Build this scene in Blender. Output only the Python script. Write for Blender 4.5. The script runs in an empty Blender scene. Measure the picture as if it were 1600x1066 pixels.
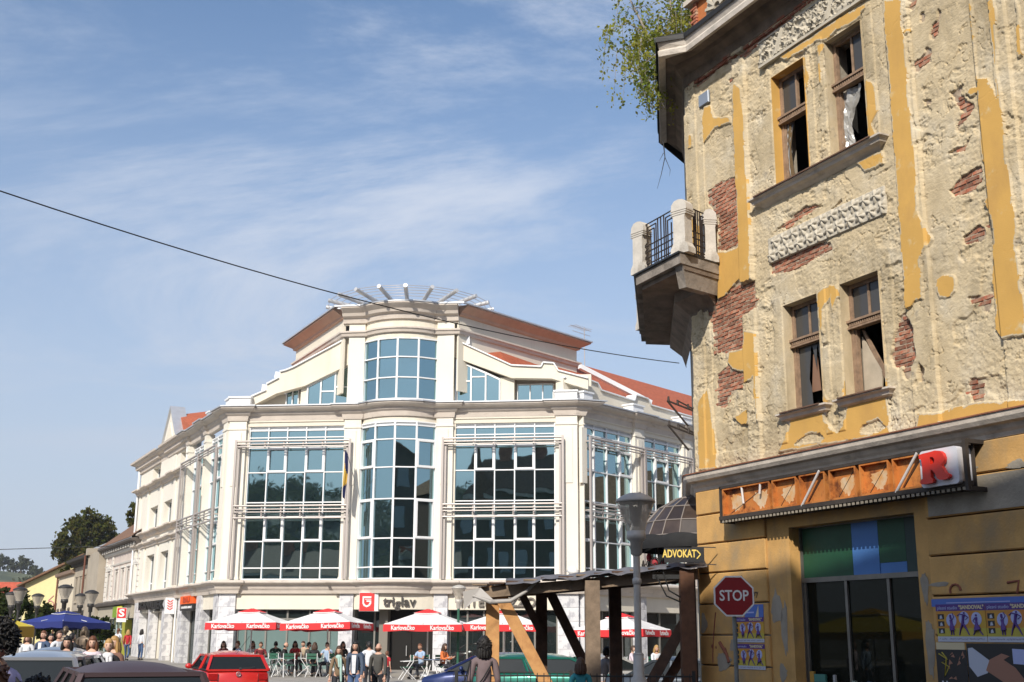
import bpy, math, random
import numpy as np
from mathutils import Vector, Matrix
random.seed(7)
SC = bpy.context.scene
COL = SC.collection
R = math.radians
# ------------------------------------------------------------------ camera
cam = bpy.data.cameras.new('camera'); cam_o = bpy.data.objects.new('camera', cam); COL.objects.link(cam_o)
cam.sensor_fit = 'HORIZONTAL'; cam.sensor_width = 36.0; cam.lens = 1852.76 / 1600 * 36.0
cam.clip_start = 0.1; cam.clip_end = 5000
PI_, RO_ = 0.243763, 0.005182
_f = Vector((0, math.cos(PI_), math.sin(PI_))); _u = Vector((0, -math.sin(PI_), math.cos(PI_))); _r = Vector((1, 0, 0))
_R = _r * math.cos(RO_) + _u * math.sin(RO_); _U = _u * math.cos(RO_) - _r * math.sin(RO_)
cm = Matrix.Identity(4)
for i in range(3):
    cm[i][0], cm[i][1], cm[i][2] = _R[i], _U[i], -_f[i]
cm.translation = Vector((0, 0, 1.85))
cam_o.matrix_world = cm
SC.camera = cam_o
# ------------------------------------------------------------------ sky and sun
CLR, CLO = 20, (1.3, 0.4, 0)
SUN = Vector((-0.27, -0.77, 0.577)).normalized()
w = bpy.data.worlds.new('World'); SC.world = w; w.use_nodes = True
nt = w.node_tree; nt.nodes.clear()
N = nt.nodes.new; Lk = nt.links.new
out = N('ShaderNodeOutputWorld'); bg = N('ShaderNodeBackground'); bg.inputs[1].default_value = 0.138
sky = N('ShaderNodeTexSky'); sky.sky_type = 'NISHITA'; sky.sun_disc = False
sky.sun_elevation = math.asin(SUN.z); sky.sun_rotation = math.atan2(SUN.x, SUN.y)
sky.air_density = 1.0; sky.dust_density = 1.2; sky.ozone_density = 1.6; sky.altitude = 200
tc = N('ShaderNodeTexCoord'); sep = N('ShaderNodeSeparateXYZ'); Lk(tc.outputs['Generated'], sep.inputs[0])
mz = N('ShaderNodeMath'); mz.operation = 'MAXIMUM'; mz.inputs[1].default_value = 0.03; Lk(sep.outputs[2], mz.inputs[0])
az_ = N('ShaderNodeMath'); az_.operation = 'ADD'; az_.inputs[1].default_value = 0.2; Lk(mz.outputs[0], az_.inputs[0])
dv = N('ShaderNodeVectorMath'); dv.operation = 'DIVIDE'; Lk(tc.outputs['Generated'], dv.inputs[0])
cb = N('ShaderNodeCombineXYZ'); [Lk(az_.outputs[0], cb.inputs[i]) for i in range(3)]; Lk(cb.outputs[0], dv.inputs[1])
mp = N('ShaderNodeMapping'); Lk(dv.outputs[0], mp.inputs[0]); mp.inputs['Rotation'].default_value = (0, 0, R(CLR)); mp.inputs['Location'].default_value = CLO; mp.inputs['Scale'].default_value = (0.9, 1.35, 0.001)
n1 = N('ShaderNodeTexNoise'); n1.inputs['Scale'].default_value = 1.1; n1.inputs['Detail'].default_value = 9; n1.inputs['Roughness'].default_value = 0.68; n1.inputs['Distortion'].default_value = 0.5; Lk(mp.outputs[0], n1.inputs[0])
n2 = N('ShaderNodeTexNoise'); n2.inputs['Scale'].default_value = 0.55; n2.inputs['Detail'].default_value = 3; Lk(mp.outputs[0], n2.inputs[0])
r1 = N('ShaderNodeMapRange'); r1.interpolation_type = 'SMOOTHSTEP'; r1.inputs[1].default_value = 0.42; r1.inputs[2].default_value = 0.64; Lk(n1.outputs[0], r1.inputs[0])
r2 = N('ShaderNodeMapRange'); r2.interpolation_type = 'SMOOTHSTEP'; r2.inputs[1].default_value = 0.36; r2.inputs[2].default_value = 0.62; Lk(n2.outputs[0], r2.inputs[0])
mm = N('ShaderNodeMath'); mm.operation = 'MULTIPLY'; Lk(r1.outputs[0], mm.inputs[0]); Lk(r2.outputs[0], mm.inputs[1])
m2 = N('ShaderNodeMath'); m2.operation = 'MULTIPLY'; m2.inputs[1].default_value = 0.75; Lk(mm.outputs[0], m2.inputs[0])
mx = N('ShaderNodeMix'); mx.data_type = 'RGBA'; Lk(m2.outputs[0], mx.inputs['Factor']); shs = N('ShaderNodeHueSaturation'); shs.inputs['Saturation'].default_value = 1.08; Lk(sky.outputs[0], shs.inputs['Color']); Lk(shs.outputs[0], mx.inputs['A']); mx.inputs['B'].default_value = (5.0, 5.3, 5.9, 1)
# pale band low over the horizon
hz = N('ShaderNodeMapRange'); hz.interpolation_type = 'SMOOTHSTEP'; hz.inputs[1].default_value = 0.0; hz.inputs[2].default_value = 0.55; hz.inputs[3].default_value = 0.88; hz.inputs[4].default_value = 0.0; Lk(sep.outputs[2], hz.inputs[0])
mx2 = N('ShaderNodeMix'); mx2.data_type = 'RGBA'; Lk(hz.outputs[0], mx2.inputs['Factor']); Lk(mx.outputs['Result'], mx2.inputs['A']); mx2.inputs['B'].default_value = (3.2, 3.6, 4.4, 1)
Lk(mx2.outputs['Result'], bg.inputs[0]); Lk(bg.outputs[0], out.inputs[0])
sl = bpy.data.lights.new('sun', 'SUN'); sl.energy = 4.3; sl.angle = R(0.55); sl.color = (1.0, 0.93, 0.82)
so = bpy.data.objects.new('sun', sl); COL.objects.link(so); so.rotation_euler = (-SUN).to_track_quat('-Z', 'Y').to_euler(); so.location = SUN * 60
SC.view_settings.view_transform = 'Standard'; SC.view_settings.look = 'None'; SC.view_settings.exposure = 0.22; SC.view_settings.gamma = 1
SC.view_settings.use_curve_mapping = False
SC.render.engine = 'CYCLES'
SC.cycles.use_denoising = True
SC.cycles.max_bounces = 7; SC.cycles.transparent_max_bounces = 6; SC.cycles.volume_bounces = 0

# ------------------------------------------------------------------ materials
MATS = {}
def mat(name, col, rough=0.7, metal=0.0, var=0.0, vscale=3.0, bump=0.0, bscale=20.0, col2=None, objvar=0.0, spec=None, emit=None, stain=None, detail=5.0, trans=0.0, coat=0.0):
    """procedural principled material: base colour varied by noise, optional second colour, per-object variation and bump"""
    if name in MATS: return MATS[name]
    m = bpy.data.materials.new(name); m.use_nodes = True; t = m.node_tree; b = t.nodes['Principled BSDF']
    MATS[name] = m
    b.inputs['Roughness'].default_value = rough; b.inputs['Metallic'].default_value = metal
    if spec is not None: b.inputs['Specular IOR Level'].default_value = spec
    if coat: b.inputs['Coat Weight'].default_value = coat
    if trans: b.inputs['Transmission Weight'].default_value = trans
    c = (*col, 1)
    co = t.nodes.new('ShaderNodeTexCoord')
    last = None
    if var > 0 or col2 or stain:
        no = t.nodes.new('ShaderNodeTexNoise'); no.inputs['Scale'].default_value = vscale; no.inputs['Detail'].default_value = detail; no.inputs['Roughness'].default_value = 0.6
        t.links.new(co.outputs['Object'], no.inputs[0])
        mr = t.nodes.new('ShaderNodeMapRange'); mr.inputs[1].default_value = 0.32; mr.inputs[2].default_value = 0.68; t.links.new(no.outputs[0], mr.inputs[0])
        mi = t.nodes.new('ShaderNodeMix'); mi.data_type = 'RGBA'; t.links.new(mr.outputs[0], mi.inputs['Factor'])
        c2 = col2 if col2 else tuple(x * (1 - var) for x in col)
        c1 = col if col2 else tuple(min(1, x * (1 + var * 0.5)) for x in col)
        mi.inputs['A'].default_value = (*c1, 1); mi.inputs['B'].default_value = (*c2, 1); last = mi.outputs['Result']
    for stn in ([stain] if stain and not isinstance(stain, list) else (stain or [])):
        # a wear layer: (colour, scale, low, high, stretch)
        sc_, s_s, lo, hi, st_ = stn
        mpn = t.nodes.new('ShaderNodeMapping'); mpn.inputs['Scale'].default_value = (st_[0], st_[1], st_[2]); t.links.new(co.outputs['Object'], mpn.inputs[0])
        n3 = t.nodes.new('ShaderNodeTexNoise'); n3.inputs['Scale'].default_value = s_s; n3.inputs['Detail'].default_value = 8; n3.inputs['Roughness'].default_value = 0.65; t.links.new(mpn.outputs[0], n3.inputs[0])
        m3 = t.nodes.new('ShaderNodeMapRange'); m3.inputs[1].default_value = lo; m3.inputs[2].default_value = hi; t.links.new(n3.outputs[0], m3.inputs[0])
        mi2 = t.nodes.new('ShaderNodeMix'); mi2.data_type = 'RGBA'; t.links.new(m3.outputs[0], mi2.inputs['Factor'])
        if last: t.links.new(last, mi2.inputs['A'])
        else: mi2.inputs['A'].default_value = c
        mi2.inputs['B'].default_value = (*sc_, 1); last = mi2.outputs['Result']
    if objvar > 0:
        oi = t.nodes.new('ShaderNodeObjectInfo'); hs = t.nodes.new('ShaderNodeHueSaturation')
        m4 = t.nodes.new('ShaderNodeMapRange'); m4.inputs[3].default_value = 1 - objvar; m4.inputs[4].default_value = 1 + objvar; t.links.new(oi.outputs['Random'], m4.inputs[0])
        t.links.new(m4.outputs[0], hs.inputs['Value'])
        if last: t.links.new(last, hs.inputs['Color'])
        else: hs.inputs['Color'].default_value = c
        last = hs.outputs[0]
    if last: t.links.new(last, b.inputs['Base Color'])
    else: b.inputs['Base Color'].default_value = c
    if emit: b.inputs['Emission Color'].default_value = (*emit, 1); b.inputs['Emission Strength'].default_value = 1
    if bump > 0:
        nb = t.nodes.new('ShaderNodeTexNoise'); nb.inputs['Scale'].default_value = bscale; nb.inputs['Detail'].default_value = 6; t.links.new(co.outputs['Object'], nb.inputs[0])
        bu = t.nodes.new('ShaderNodeBump'); bu.inputs['Strength'].default_value = 1.0; bu.inputs['Distance'].default_value = bump; t.links.new(nb.outputs[0], bu.inputs['Height']); t.links.new(bu.outputs[0], b.inputs['Normal'])
    return m

# ------------------------------------------------------------------ frames: x along a wall, y into it, z up
class Fr:
    def __init__(s, O, ang): s.O = Vector((O[0], O[1], O[2] if len(O) > 2 else 0.0)); s.a = ang; s.M = Matrix.Translation(s.O) @ Matrix.Rotation(ang, 4, 'Z')
    def w(s, x, y, z=0): return s.M @ Vector((x, y, z))
    def sub(s, x, y, z=0, da=0.0): p = s.w(x, y, z); return Fr(p, s.a + da)
ID = Fr((0, 0, 0), 0)

# ------------------------------------------------------------------ mesh builder
class MB:
    def __init__(s): s.v = []; s.f = []; s.m = []; s.sm = []
    def add(s, vs, fs, mi=0, smooth=False):
        o = len(s.v); s.v += [tuple(v) for v in vs]
        for f in fs: s.f.append(tuple(i + o for i in f)); s.m.append(mi); s.sm.append(smooth)
        return s
    def box(s, x0, x1, y0, y1, z0, z1, mi=0, b=0.0):
        if x0 > x1: x0, x1 = x1, x0
        if y0 > y1: y0, y1 = y1, y0
        if b <= 0:
            vs = [(x, y, z) for z in (z0, z1) for y in (y0, y1) for x in (x0, x1)]
            return s.add(vs, [(0, 2, 3, 1), (4, 5, 7, 6), (0, 1, 5, 4), (2, 6, 7, 3), (0, 4, 6, 2), (1, 3, 7, 5)], mi)
        # chamfered box (front/back edges)
        A = [(x0 + b, z0 + b), (x1 - b, z0 + b), (x1 - b, z1 - b), (x0 + b, z1 - b)]; B = [(x0, z0), (x1, z0), (x1, z1), (x0, z1)]
        vs = [(x, y0, z) for x, z in A] + [(x, y0 + b, z) for x, z in B] + [(x, y1, z) for x, z in B]
        fs = [(0, 1, 2, 3), (11, 10, 9, 8)]
        for k in (0, 4):
            for i in range(4): fs.append((k + i, k + 4 + i, k + 4 + (i + 1) % 4, k + (i + 1) % 4))
        return s.add(vs, fs, mi)
    def prism(s, poly, y0, y1, mi=0):
        """polygon in x,z extruded from y0 (front) to y1 (back)"""
        n = len(poly)
        vs = [(x, y0, z) for x, z in poly] + [(x, y1, z) for x, z in poly]
        fs = [tuple(range(n)), tuple(range(2 * n - 1, n - 1, -1))] + [(i, i + n, (i + 1) % n + n, (i + 1) % n) for i in range(n)]
        return s.add(vs, fs, mi)
    def slab(s, poly, z0, z1, mi=0, poly2=None):
        """polygon in x,y between two heights (poly2 = top outline)"""
        n = len(poly); p2 = poly2 or poly
        vs = [(x, y, z0) for x, y in poly] + [(x, y, z1) for x, y in p2]
        fs = [tuple(range(n - 1, -1, -1)), tuple(range(n, 2 * n))] + [(i, (i + 1) % n, (i + 1) % n + n, i + n) for i in range(n)]
        return s.add(vs, fs, mi)
    def tube(s, pts, r, n=8, mi=0, smooth=True, caps=True):
        pts = [Vector(p) for p in pts]; rs = r if isinstance(r, (list, tuple)) else [r] * len(pts)
        rings = []; up = None
        for i, p in enumerate(pts):
            d = (pts[min(i + 1, len(pts) - 1)] - pts[max(i - 1, 0)]).normalized()
            if up is None: up = Vector((0, 0, 1)) if abs(d.z) < 0.9 else Vector((1, 0, 0))
            a = d.cross(up).normalized(); b = a.cross(d).normalized(); up = b
            rings.append([p + (a * math.cos(2 * math.pi * k / n) + b * math.sin(2 * math.pi * k / n)) * rs[i] for k in range(n)])
        vs = [v for rg in rings for v in rg]; fs = []
        for i in range(len(pts) - 1):
            for k in range(n): fs.append((i * n + k, i * n + (k + 1) % n, (i + 1) * n + (k + 1) % n, (i + 1) * n + k))
        o = len(s.f); s.add(vs, fs, mi, smooth)
        if caps: s.add(rings[0], [tuple(range(n - 1, -1, -1))], mi); s.add(rings[-1], [tuple(range(n))], mi)
        return s
    def bar(s, a, b, w, h=None, mi=0):
        """square-section bar from a to b"""
        a = Vector(a); b = Vector(b); h = h or w; d = (b - a).normalized()
        up = Vector((0, 0, 1)) if abs(d.z) < 0.95 else Vector((0, 1, 0))
        x = d.cross(up).normalized() * w / 2; y = x.normalized().cross(d).normalized() * h / 2
        vs = [p + sx * x + sy * y for p in (a, b) for sx, sy in ((-1, -1), (1, -1), (1, 1), (-1, 1))]
        return s.add(vs, [(3, 2, 1, 0), (4, 5, 6, 7), (0, 1, 5, 4), (1, 2, 6, 5), (2, 3, 7, 6), (3, 0, 4, 7)], mi)
    def lathe(s, prof, n=16, c=(0, 0), mi=0, smooth=True):
        """profile of (radius, z) round a vertical axis"""
        vs = [(c[0] + r * math.cos(2 * math.pi * k / n), c[1] + r * math.sin(2 * math.pi * k / n), z) for r, z in prof for k in range(n)]
        fs = [(i * n + k, i * n + (k + 1) % n, (i + 1) * n + (k + 1) % n, (i + 1) * n + k) for i in range(len(prof) - 1) for k in range(n)]
        return s.add(vs, fs, mi, smooth)
    def ell(s, c, r, n=12, m=8, mi=0, fn=None):
        vs = []
        for i in range(m + 1):
            ph = math.pi * i / m
            for k in range(n):
                th = 2 * math.pi * k / n
                d = Vector((math.sin(ph) * math.cos(th), math.sin(ph) * math.sin(th), math.cos(ph)))
                q = fn(d) if fn else 1.0
                vs.append((c[0] + r[0] * d.x * q, c[1] + r[1] * d.y * q, c[2] + r[2] * d.z * q))
        fs = [(i * n + k, (i + 1) * n + k, (i + 1) * n + (k + 1) % n, i * n + (k + 1) % n) for i in range(m) for k in range(n)]
        return s.add(vs, fs, mi, True)
    def sweep(s, prof, path, mi=0, smooth=False):
        """profile (out, z) swept along an x,y path; out is to the right of the direction of travel"""
        P = [Vector((p[0], p[1])) for p in path]; n = len(prof); rings = []
        for i, p in enumerate(P):
            d0 = (P[i] - P[i - 1]).normalized() if i > 0 else None; d1 = (P[i + 1] - P[i]).normalized() if i < len(P) - 1 else None
            if d0 is None: d0 = d1
            if d1 is None: d1 = d0
            n0 = Vector((d0.y, -d0.x)); n1 = Vector((d1.y, -d1.x)); mvec = (n0 + n1)
            mvec = mvec / max(0.35, (1 + n0.dot(n1)))
            rings.append([(p.x + mvec.x * o, p.y + mvec.y * o, z) for o, z in prof])
        vs = [v for rg in rings for v in rg]
        fs = [(i * n + k, i * n + k + 1, (i + 1) * n + k + 1, (i + 1) * n + k) for i in range(len(P) - 1) for k in range(n - 1)]
        s.add(vs, fs, mi, smooth)
        s.add(rings[0], [tuple(range(n))], mi); s.add(rings[-1], [tuple(range(n - 1, -1, -1))], mi)
        return s
    def parts(s, name, mats, parent=None, fr=None, n=None):
        """build each loose piece as an object of its own"""
        par = list(range(len(s.v)))
        def fd(a):
            while par[a] != a: par[a] = par[par[a]]; a = par[a]
            return a
        for f in s.f:
            for i in f[1:]: par[fd(i)] = fd(f[0])
        gr = {}
        for k, f in enumerate(s.f): gr.setdefault(fd(f[0]), []).append(k)
        o = None
        for ks in gr.values():
            q = MB(); mp_ = {}
            for k in ks:
                for i in s.f[k]:
                    if i not in mp_: mp_[i] = len(q.v); q.v.append(s.v[i])
                q.f.append(tuple(mp_[i] for i in s.f[k])); q.m.append(s.m[k]); q.sm.append(s.sm[k])
            o = q.build(name, mats, parent, fr)
        return o
    def xf(s, M):
        s.v = [tuple(M @ Vector(v)) for v in s.v]; return s
    def mesh(s, name, mats):
        me = bpy.data.meshes.new(name); me.from_pydata(s.v, [], s.f)
        for m in (mats if isinstance(mats, (list, tuple)) else [mats]): me.materials.append(m)
        me.polygons.foreach_set('material_index', s.m); me.polygons.foreach_set('use_smooth', s.sm)
        me.validate(); me.update(); return me
    def build(s, name, mats, parent=None, fr=None, loc=(0, 0, 0), label=None, kind=None):
        return put(name, s.mesh(name, mats), parent, fr, loc, label, kind)

def put(name, me, parent=None, fr=None, loc=(0, 0, 0), label=None, kind=None, rz=0.0):
    """link a mesh as an object: its own space is frame fr moved by loc; parents are unrotated or rotated empties placed by thing()"""
    o = bpy.data.objects.new(name, me); COL.objects.link(o)
    M = (fr.M if fr else Matrix.Identity(4)) @ Matrix.Translation(Vector(loc)) @ Matrix.Rotation(rz, 4, 'Z')
    if parent is not None:
        o.parent = parent
        if fr is not None: M = WM[parent.name].inverted() @ M     # frame given in the world
    o.matrix_basis = M
    WM[o.name] = (WM[parent.name] @ M) if parent is not None else M
    if label: o['label'] = label
    if kind: o['kind'] = kind
    return o
WM = {}
def thing(name, label, cat, loc=(0, 0, 0), rz=0.0, group=None, kind=None):
    o = bpy.data.objects.new(name, None); COL.objects.link(o); o.empty_display_size = 0.2
    M = Matrix.Translation(Vector(loc)) @ Matrix.Rotation(rz, 4, 'Z'); o.matrix_basis = M; WM[o.name] = M
    o['label'] = label; o['category'] = cat
    if group: o['group'] = group
    if kind: o['kind'] = kind
    return o
def tag(o, label, cat, group=None, kind=None):
    o['label'] = label; o['category'] = cat
    if group: o['group'] = group
    if kind: o['kind'] = kind
    return o
def copy_tree(o, M, label, parent=None):
    c = o.copy(); COL.objects.link(c); c.parent = parent
    if parent is None: c.matrix_basis = M; c['label'] = label
    for ch in list(o.children): copy_tree(ch, None, None, c)
    return c
def text_mesh(s, size, extrude=0.01, align='CENTER', bold=0.0, shear=0.0, sx=1.0, spacing=1.0):
    cu = bpy.data.curves.new('t', 'FONT'); cu.body = s; cu.size = size; cu.extrude = extrude; cu.align_x = align; cu.align_y = 'CENTER'; cu.offset = bold; cu.shear = shear; cu.resolution_u = 3; cu.space_character = spacing
    o = bpy.data.objects.new('t', cu); COL.objects.link(o)
    dg = bpy.context.evaluated_depsgraph_get(); me = bpy.data.meshes.new_from_object(o.evaluated_get(dg))
    bpy.data.objects.remove(o); bpy.data.curves.remove(cu)
    me.transform(Matrix.Rotation(math.pi / 2, 4, 'X') @ Matrix.Diagonal((sx, 1, 1, 1)))
    return me
def text(name, s, size, m, parent, fr, loc, **k):
    me = text_mesh(s, size, **k); me.materials.clear(); me.materials.append(m); me.name = name
    return put(name, me, parent, fr, loc)
# value noise on arrays
def vnoise(x, y, seed=0):
    rs = np.random.RandomState(seed); T = rs.rand(256, 256)
    xi = np.floor(x).astype(int); yi = np.floor(y).astype(int); fx = x - xi; fy = y - yi
    fx = fx * fx * (3 - 2 * fx); fy = fy * fy * (3 - 2 * fy)
    g = lambda a, b: T[a & 255, b & 255]
    return (g(xi, yi) * (1 - fx) * (1 - fy) + g(xi + 1, yi) * fx * (1 - fy) + g(xi, yi + 1) * (1 - fx) * fy + g(xi + 1, yi + 1) * fx * fy)
def fbm(x, y, sc, oct=5, seed=0, gain=0.5):
    v = 0; a = 1; t = 0
    for i in range(oct): v = v + a * vnoise(x * sc * 2 ** i + 17.3 * i, y * sc * 2 ** i + 5.1 * i, seed + i); t += a; a *= gain
    return v / t
def inpoly(X, Y, poly):
    inside = np.zeros(X.shape, bool); n = len(poly); j = n - 1
    for i in range(n):
        xi, yi = poly[i]; xj, yj = poly[j]
        if yi != yj:
            c = ((yi > Y) != (yj > Y)) & (X < (xj - xi) * (Y - yi) / (yj - yi) + xi); inside ^= c
        j = i
    return inside
# ------------------------------------------------------------------ shared materials
M_cream = mat('cream_render', (0.74, 0.685, 0.575), 0.9, var=0.07, vscale=0.6, bump=0.004, bscale=30, stain=((0.60, 0.53, 0.43), 0.9, 0.56, 0.85, (1.6, 1.6, 0.25)))
M_cream2 = mat('pale_cream_render', (0.77, 0.73, 0.645), 0.9, var=0.05, vscale=0.6, bump=0.003, bscale=30, stain=((0.62, 0.56, 0.47), 1.1, 0.58, 0.85, (2, 2, 0.2)))
M_cornice = mat('cornice_render', (0.62, 0.55, 0.48), 0.85, var=0.1, vscale=1.5, stain=((0.42, 0.36, 0.31), 1.4, 0.55, 0.75, (1, 1, 4)))
M_copper = mat('brown_cornice', (0.56, 0.37, 0.27), 0.7, var=0.1, vscale=2)
M_marble = mat('veined_marble', (0.68, 0.68, 0.69), 0.35, col2=(0.60, 0.60, 0.62), vscale=2.5, objvar=0.07, stain=((0.42, 0.42, 0.45), 3.2, 0.52, 0.6, (1, 1, 0.6)), spec=0.4)
M_white = mat('white_frame', (0.78, 0.79, 0.8), 0.45)
M_rail = mat('grey_steel_rail', (0.50, 0.45, 0.42), 0.35, metal=0.35)
M_pipe = mat('bright_steel_pipe', (0.58, 0.58, 0.58), 0.35, metal=0.3)
M_zinc = mat('zinc_flashing', (0.55, 0.57, 0.6), 0.45, metal=0.5, var=0.1)
def glassmat(name, col, dark, fac, rough=0.015, bump=0.0, top=1.0):
    m = bpy.data.materials.new(name); m.use_nodes = True; t = m.node_tree; t.nodes.clear()
    o = t.nodes.new('ShaderNodeOutputMaterial'); g = t.nodes.new('ShaderNodeBsdfGlossy'); d = t.nodes.new('ShaderNodeBsdfDiffuse'); x = t.nodes.new('ShaderNodeMixShader')
    g.inputs['Color'].default_value = (*col, 1); g.inputs['Roughness'].default_value = rough; d.inputs['Color'].default_value = (*dark, 1)
    lw = t.nodes.new('ShaderNodeLayerWeight'); lw.inputs[0].default_value = 0.25; mr = t.nodes.new('ShaderNodeMapRange'); mr.inputs[3].default_value = fac; mr.inputs[4].default_value = top
    t.links.new(lw.outputs['Fresnel'], mr.inputs[0]); t.links.new(mr.outputs[0], x.inputs[0]); t.links.new(d.outputs[0], x.inputs[1]); t.links.new(g.outputs[0], x.inputs[2]); t.links.new(x.outputs[0], o.inputs[0])
    oi = t.nodes.new('ShaderNodeObjectInfo'); tc = t.nodes.new('ShaderNodeTexCoord'); no = t.nodes.new('ShaderNodeTexNoise'); no.inputs['Scale'].default_value = 0.9; no.inputs['Detail'].default_value = 1
    va = t.nodes.new('ShaderNodeVectorMath'); t.links.new(tc.outputs['Object'], va.inputs[0]); cmb = t.nodes.new('ShaderNodeCombineXYZ'); ml = t.nodes.new('ShaderNodeMath'); ml.operation = 'MULTIPLY'; ml.inputs[1].default_value = 50
    t.links.new(oi.outputs['Random'], ml.inputs[0]); t.links.new(ml.outputs[0], cmb.inputs[0]); t.links.new(cmb.outputs[0], va.inputs[1]); t.links.new(va.outputs[0], no.inputs[0])
    bu = t.nodes.new('ShaderNodeBump'); bu.inputs['Distance'].default_value = bump; t.links.new(no.outputs[0], bu.inputs['Height']); t.links.new(bu.outputs[0], g.inputs['Normal'])
    MATS[name] = m; return m
M_glass = glassmat('teal_mirror_glass', (0.50, 0.74, 0.79), (0.002, 0.006, 0.006), 0.60, bump=0.0022)
M_shopglass = glassmat('shop_glass', (0.6, 0.65, 0.65), (0.016, 0.022, 0.022), 0.14, bump=0.002, top=0.7)
M_dimglass = glassmat('pale_shop_glass', (0.6, 0.7, 0.7), (0.16, 0.23, 0.22), 0.12, bump=0.006)
M_houseglass = glassmat('house_glass', (0.6, 0.65, 0.7), (0.03, 0.035, 0.035), 0.2, bump=0.008)
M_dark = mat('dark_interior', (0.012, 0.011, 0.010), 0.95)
M_redtile = mat('red_roof_tiles', (0.42, 0.11, 0.05), 0.85, var=0.3, vscale=6, bump=0.03, bscale=9)
M_browntile = mat('brown_roof_tiles', (0.20, 0.11, 0.065), 0.9, var=0.35, vscale=5, bump=0.03, bscale=9)
M_asphalt = mat('asphalt', (0.055, 0.054, 0.052), 0.9, var=0.25, vscale=1.2, bump=0.006, bscale=60)
M_paving = mat('pale_paving', (0.30, 0.28, 0.25), 0.85, var=0.15, vscale=1.5, objvar=0.08)
M_black = mat('black_metal', (0.02, 0.02, 0.02), 0.5)
M_letters = mat('dark_letters', (0.06, 0.055, 0.05), 0.5)
M_iron = mat('wrought_iron', (0.035, 0.025, 0.02), 0.6, var=0.3, vscale=8)
M_red = mat('sign_red', (0.62, 0.03, 0.03), 0.45)
M_wht = mat('sign_white', (0.78, 0.78, 0.78), 0.5)
# ================================================================== ground
def gz(y): return 0.0 if y < 38 else min((y - 38) * 0.012, 0.9)
def sheet(name, poly, m, lift, kind='structure', step=6.0):
    """flat sheet following the gentle rise of the square"""
    xs = [p[0] for p in poly]; ys = [p[1] for p in poly]
    mb = MB(); y0, y1 = min(ys), max(ys); n = max(1, int((y1 - y0) / step))
    X0, X1 = min(xs), max(xs); yy = sorted(set([y0 + (y1 - y0) * i / n for i in range(n + 1)] + [y for y in (38.0, 113.0) if y0 < y < y1]))
    for a, b in zip(yy[:-1], yy[1:]): mb.add([(X0, a, gz(a) + lift), (X1, a, gz(a) + lift), (X1, b, gz(b) + lift), (X0, b, gz(b) + lift)], [(0, 1, 2, 3)])
    return mb.build(name, m, kind=kind)
mb = MB(); ys = [-2500, 38, 113, 2500]
for a, b in zip(ys[:-1], ys[1:]): mb.add([(-2500, a, gz(a) - 0.02), (2500, a, gz(a) - 0.02), (2500, b, gz(b) - 0.02), (-2500, b, gz(b) - 0.02)], [(0, 1, 2, 3)])
mb.build('ground', mat('earth_ground', (0.16, 0.15, 0.11), 0.95, var=0.3, vscale=0.05), kind='structure')
sheet('road', [(-60, -30), (40, 43.5)], M_asphalt, 0.0)
# paved square in front of the shops with its kerb
sheet('pavement', [(-60, 43.9), (20, 110)], M_paving, 0.13)
mb = MB()
for i in range(80): mb.box(-60 + i, -60 + i + 0.985, 43.5, 43.9, -0.05 + gz(44), 0.14 + gz(44), b=0.012)
mb.build('kerb', mat('kerb_stone', (0.36, 0.34, 0.31), 0.85, var=0.15, vscale=2), kind='structure')
mb = MB()   # dashed crossing bars on the asphalt
for i in range(9): mb.box(-8 + i * 1.1, -7.45 + i * 1.1, 36.5, 40, 0.004, 0.008)
mb.build('road_marking', mat('road_paint', (0.6, 0.6, 0.58), 0.8, var=0.25, vscale=3), kind='structure')

# ================================================================== the glazed corner building
FO = (-13.436, 56.0); FA = math.atan2(-0.12537, 0.99211)
fF = Fr((FO[0], FO[1]), FA)
WO = fF.w(16.7, 0); fW = Fr((WO.x, WO.y), math.atan2(0.7596, 0.65039))
fL = Fr((FO[0], FO[1]), math.atan2(-0.88753, 0.46075))       # x grows towards the corner: use x = -u
OB = thing('office_building', 'cream corner building with teal mirror glazing, curved centre bay and a ring of roof pipes', 'building', (FO[0], FO[1], 0))
MC, MP = [M_cream], M_cornice
def P(name, mb, m, fr, par=None, loc=(0, 0, 0), label=None, kind=None): return mb.build(name, m, par or OB, fr, loc, label, kind)
ARC = (6.45, 10.0, 0.82)
def arc_pts(u0, u1, sag, n, off=0.0):
    c = (u0 + u1) / 2; h = (u1 - u0) / 2; rr = (h * h + sag * sag) / (2 * sag); a = math.asin(min(1, h / rr)); cy = rr - sag
    return [(c + (rr + off) * math.sin(-a + 2 * a * i / n), cy - (rr + off) * math.cos(-a + 2 * a * i / n)) for i in range(n + 1)]
def wxy(fr, x, y): p = fr.w(x, y); return (p.x, p.y)
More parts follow.
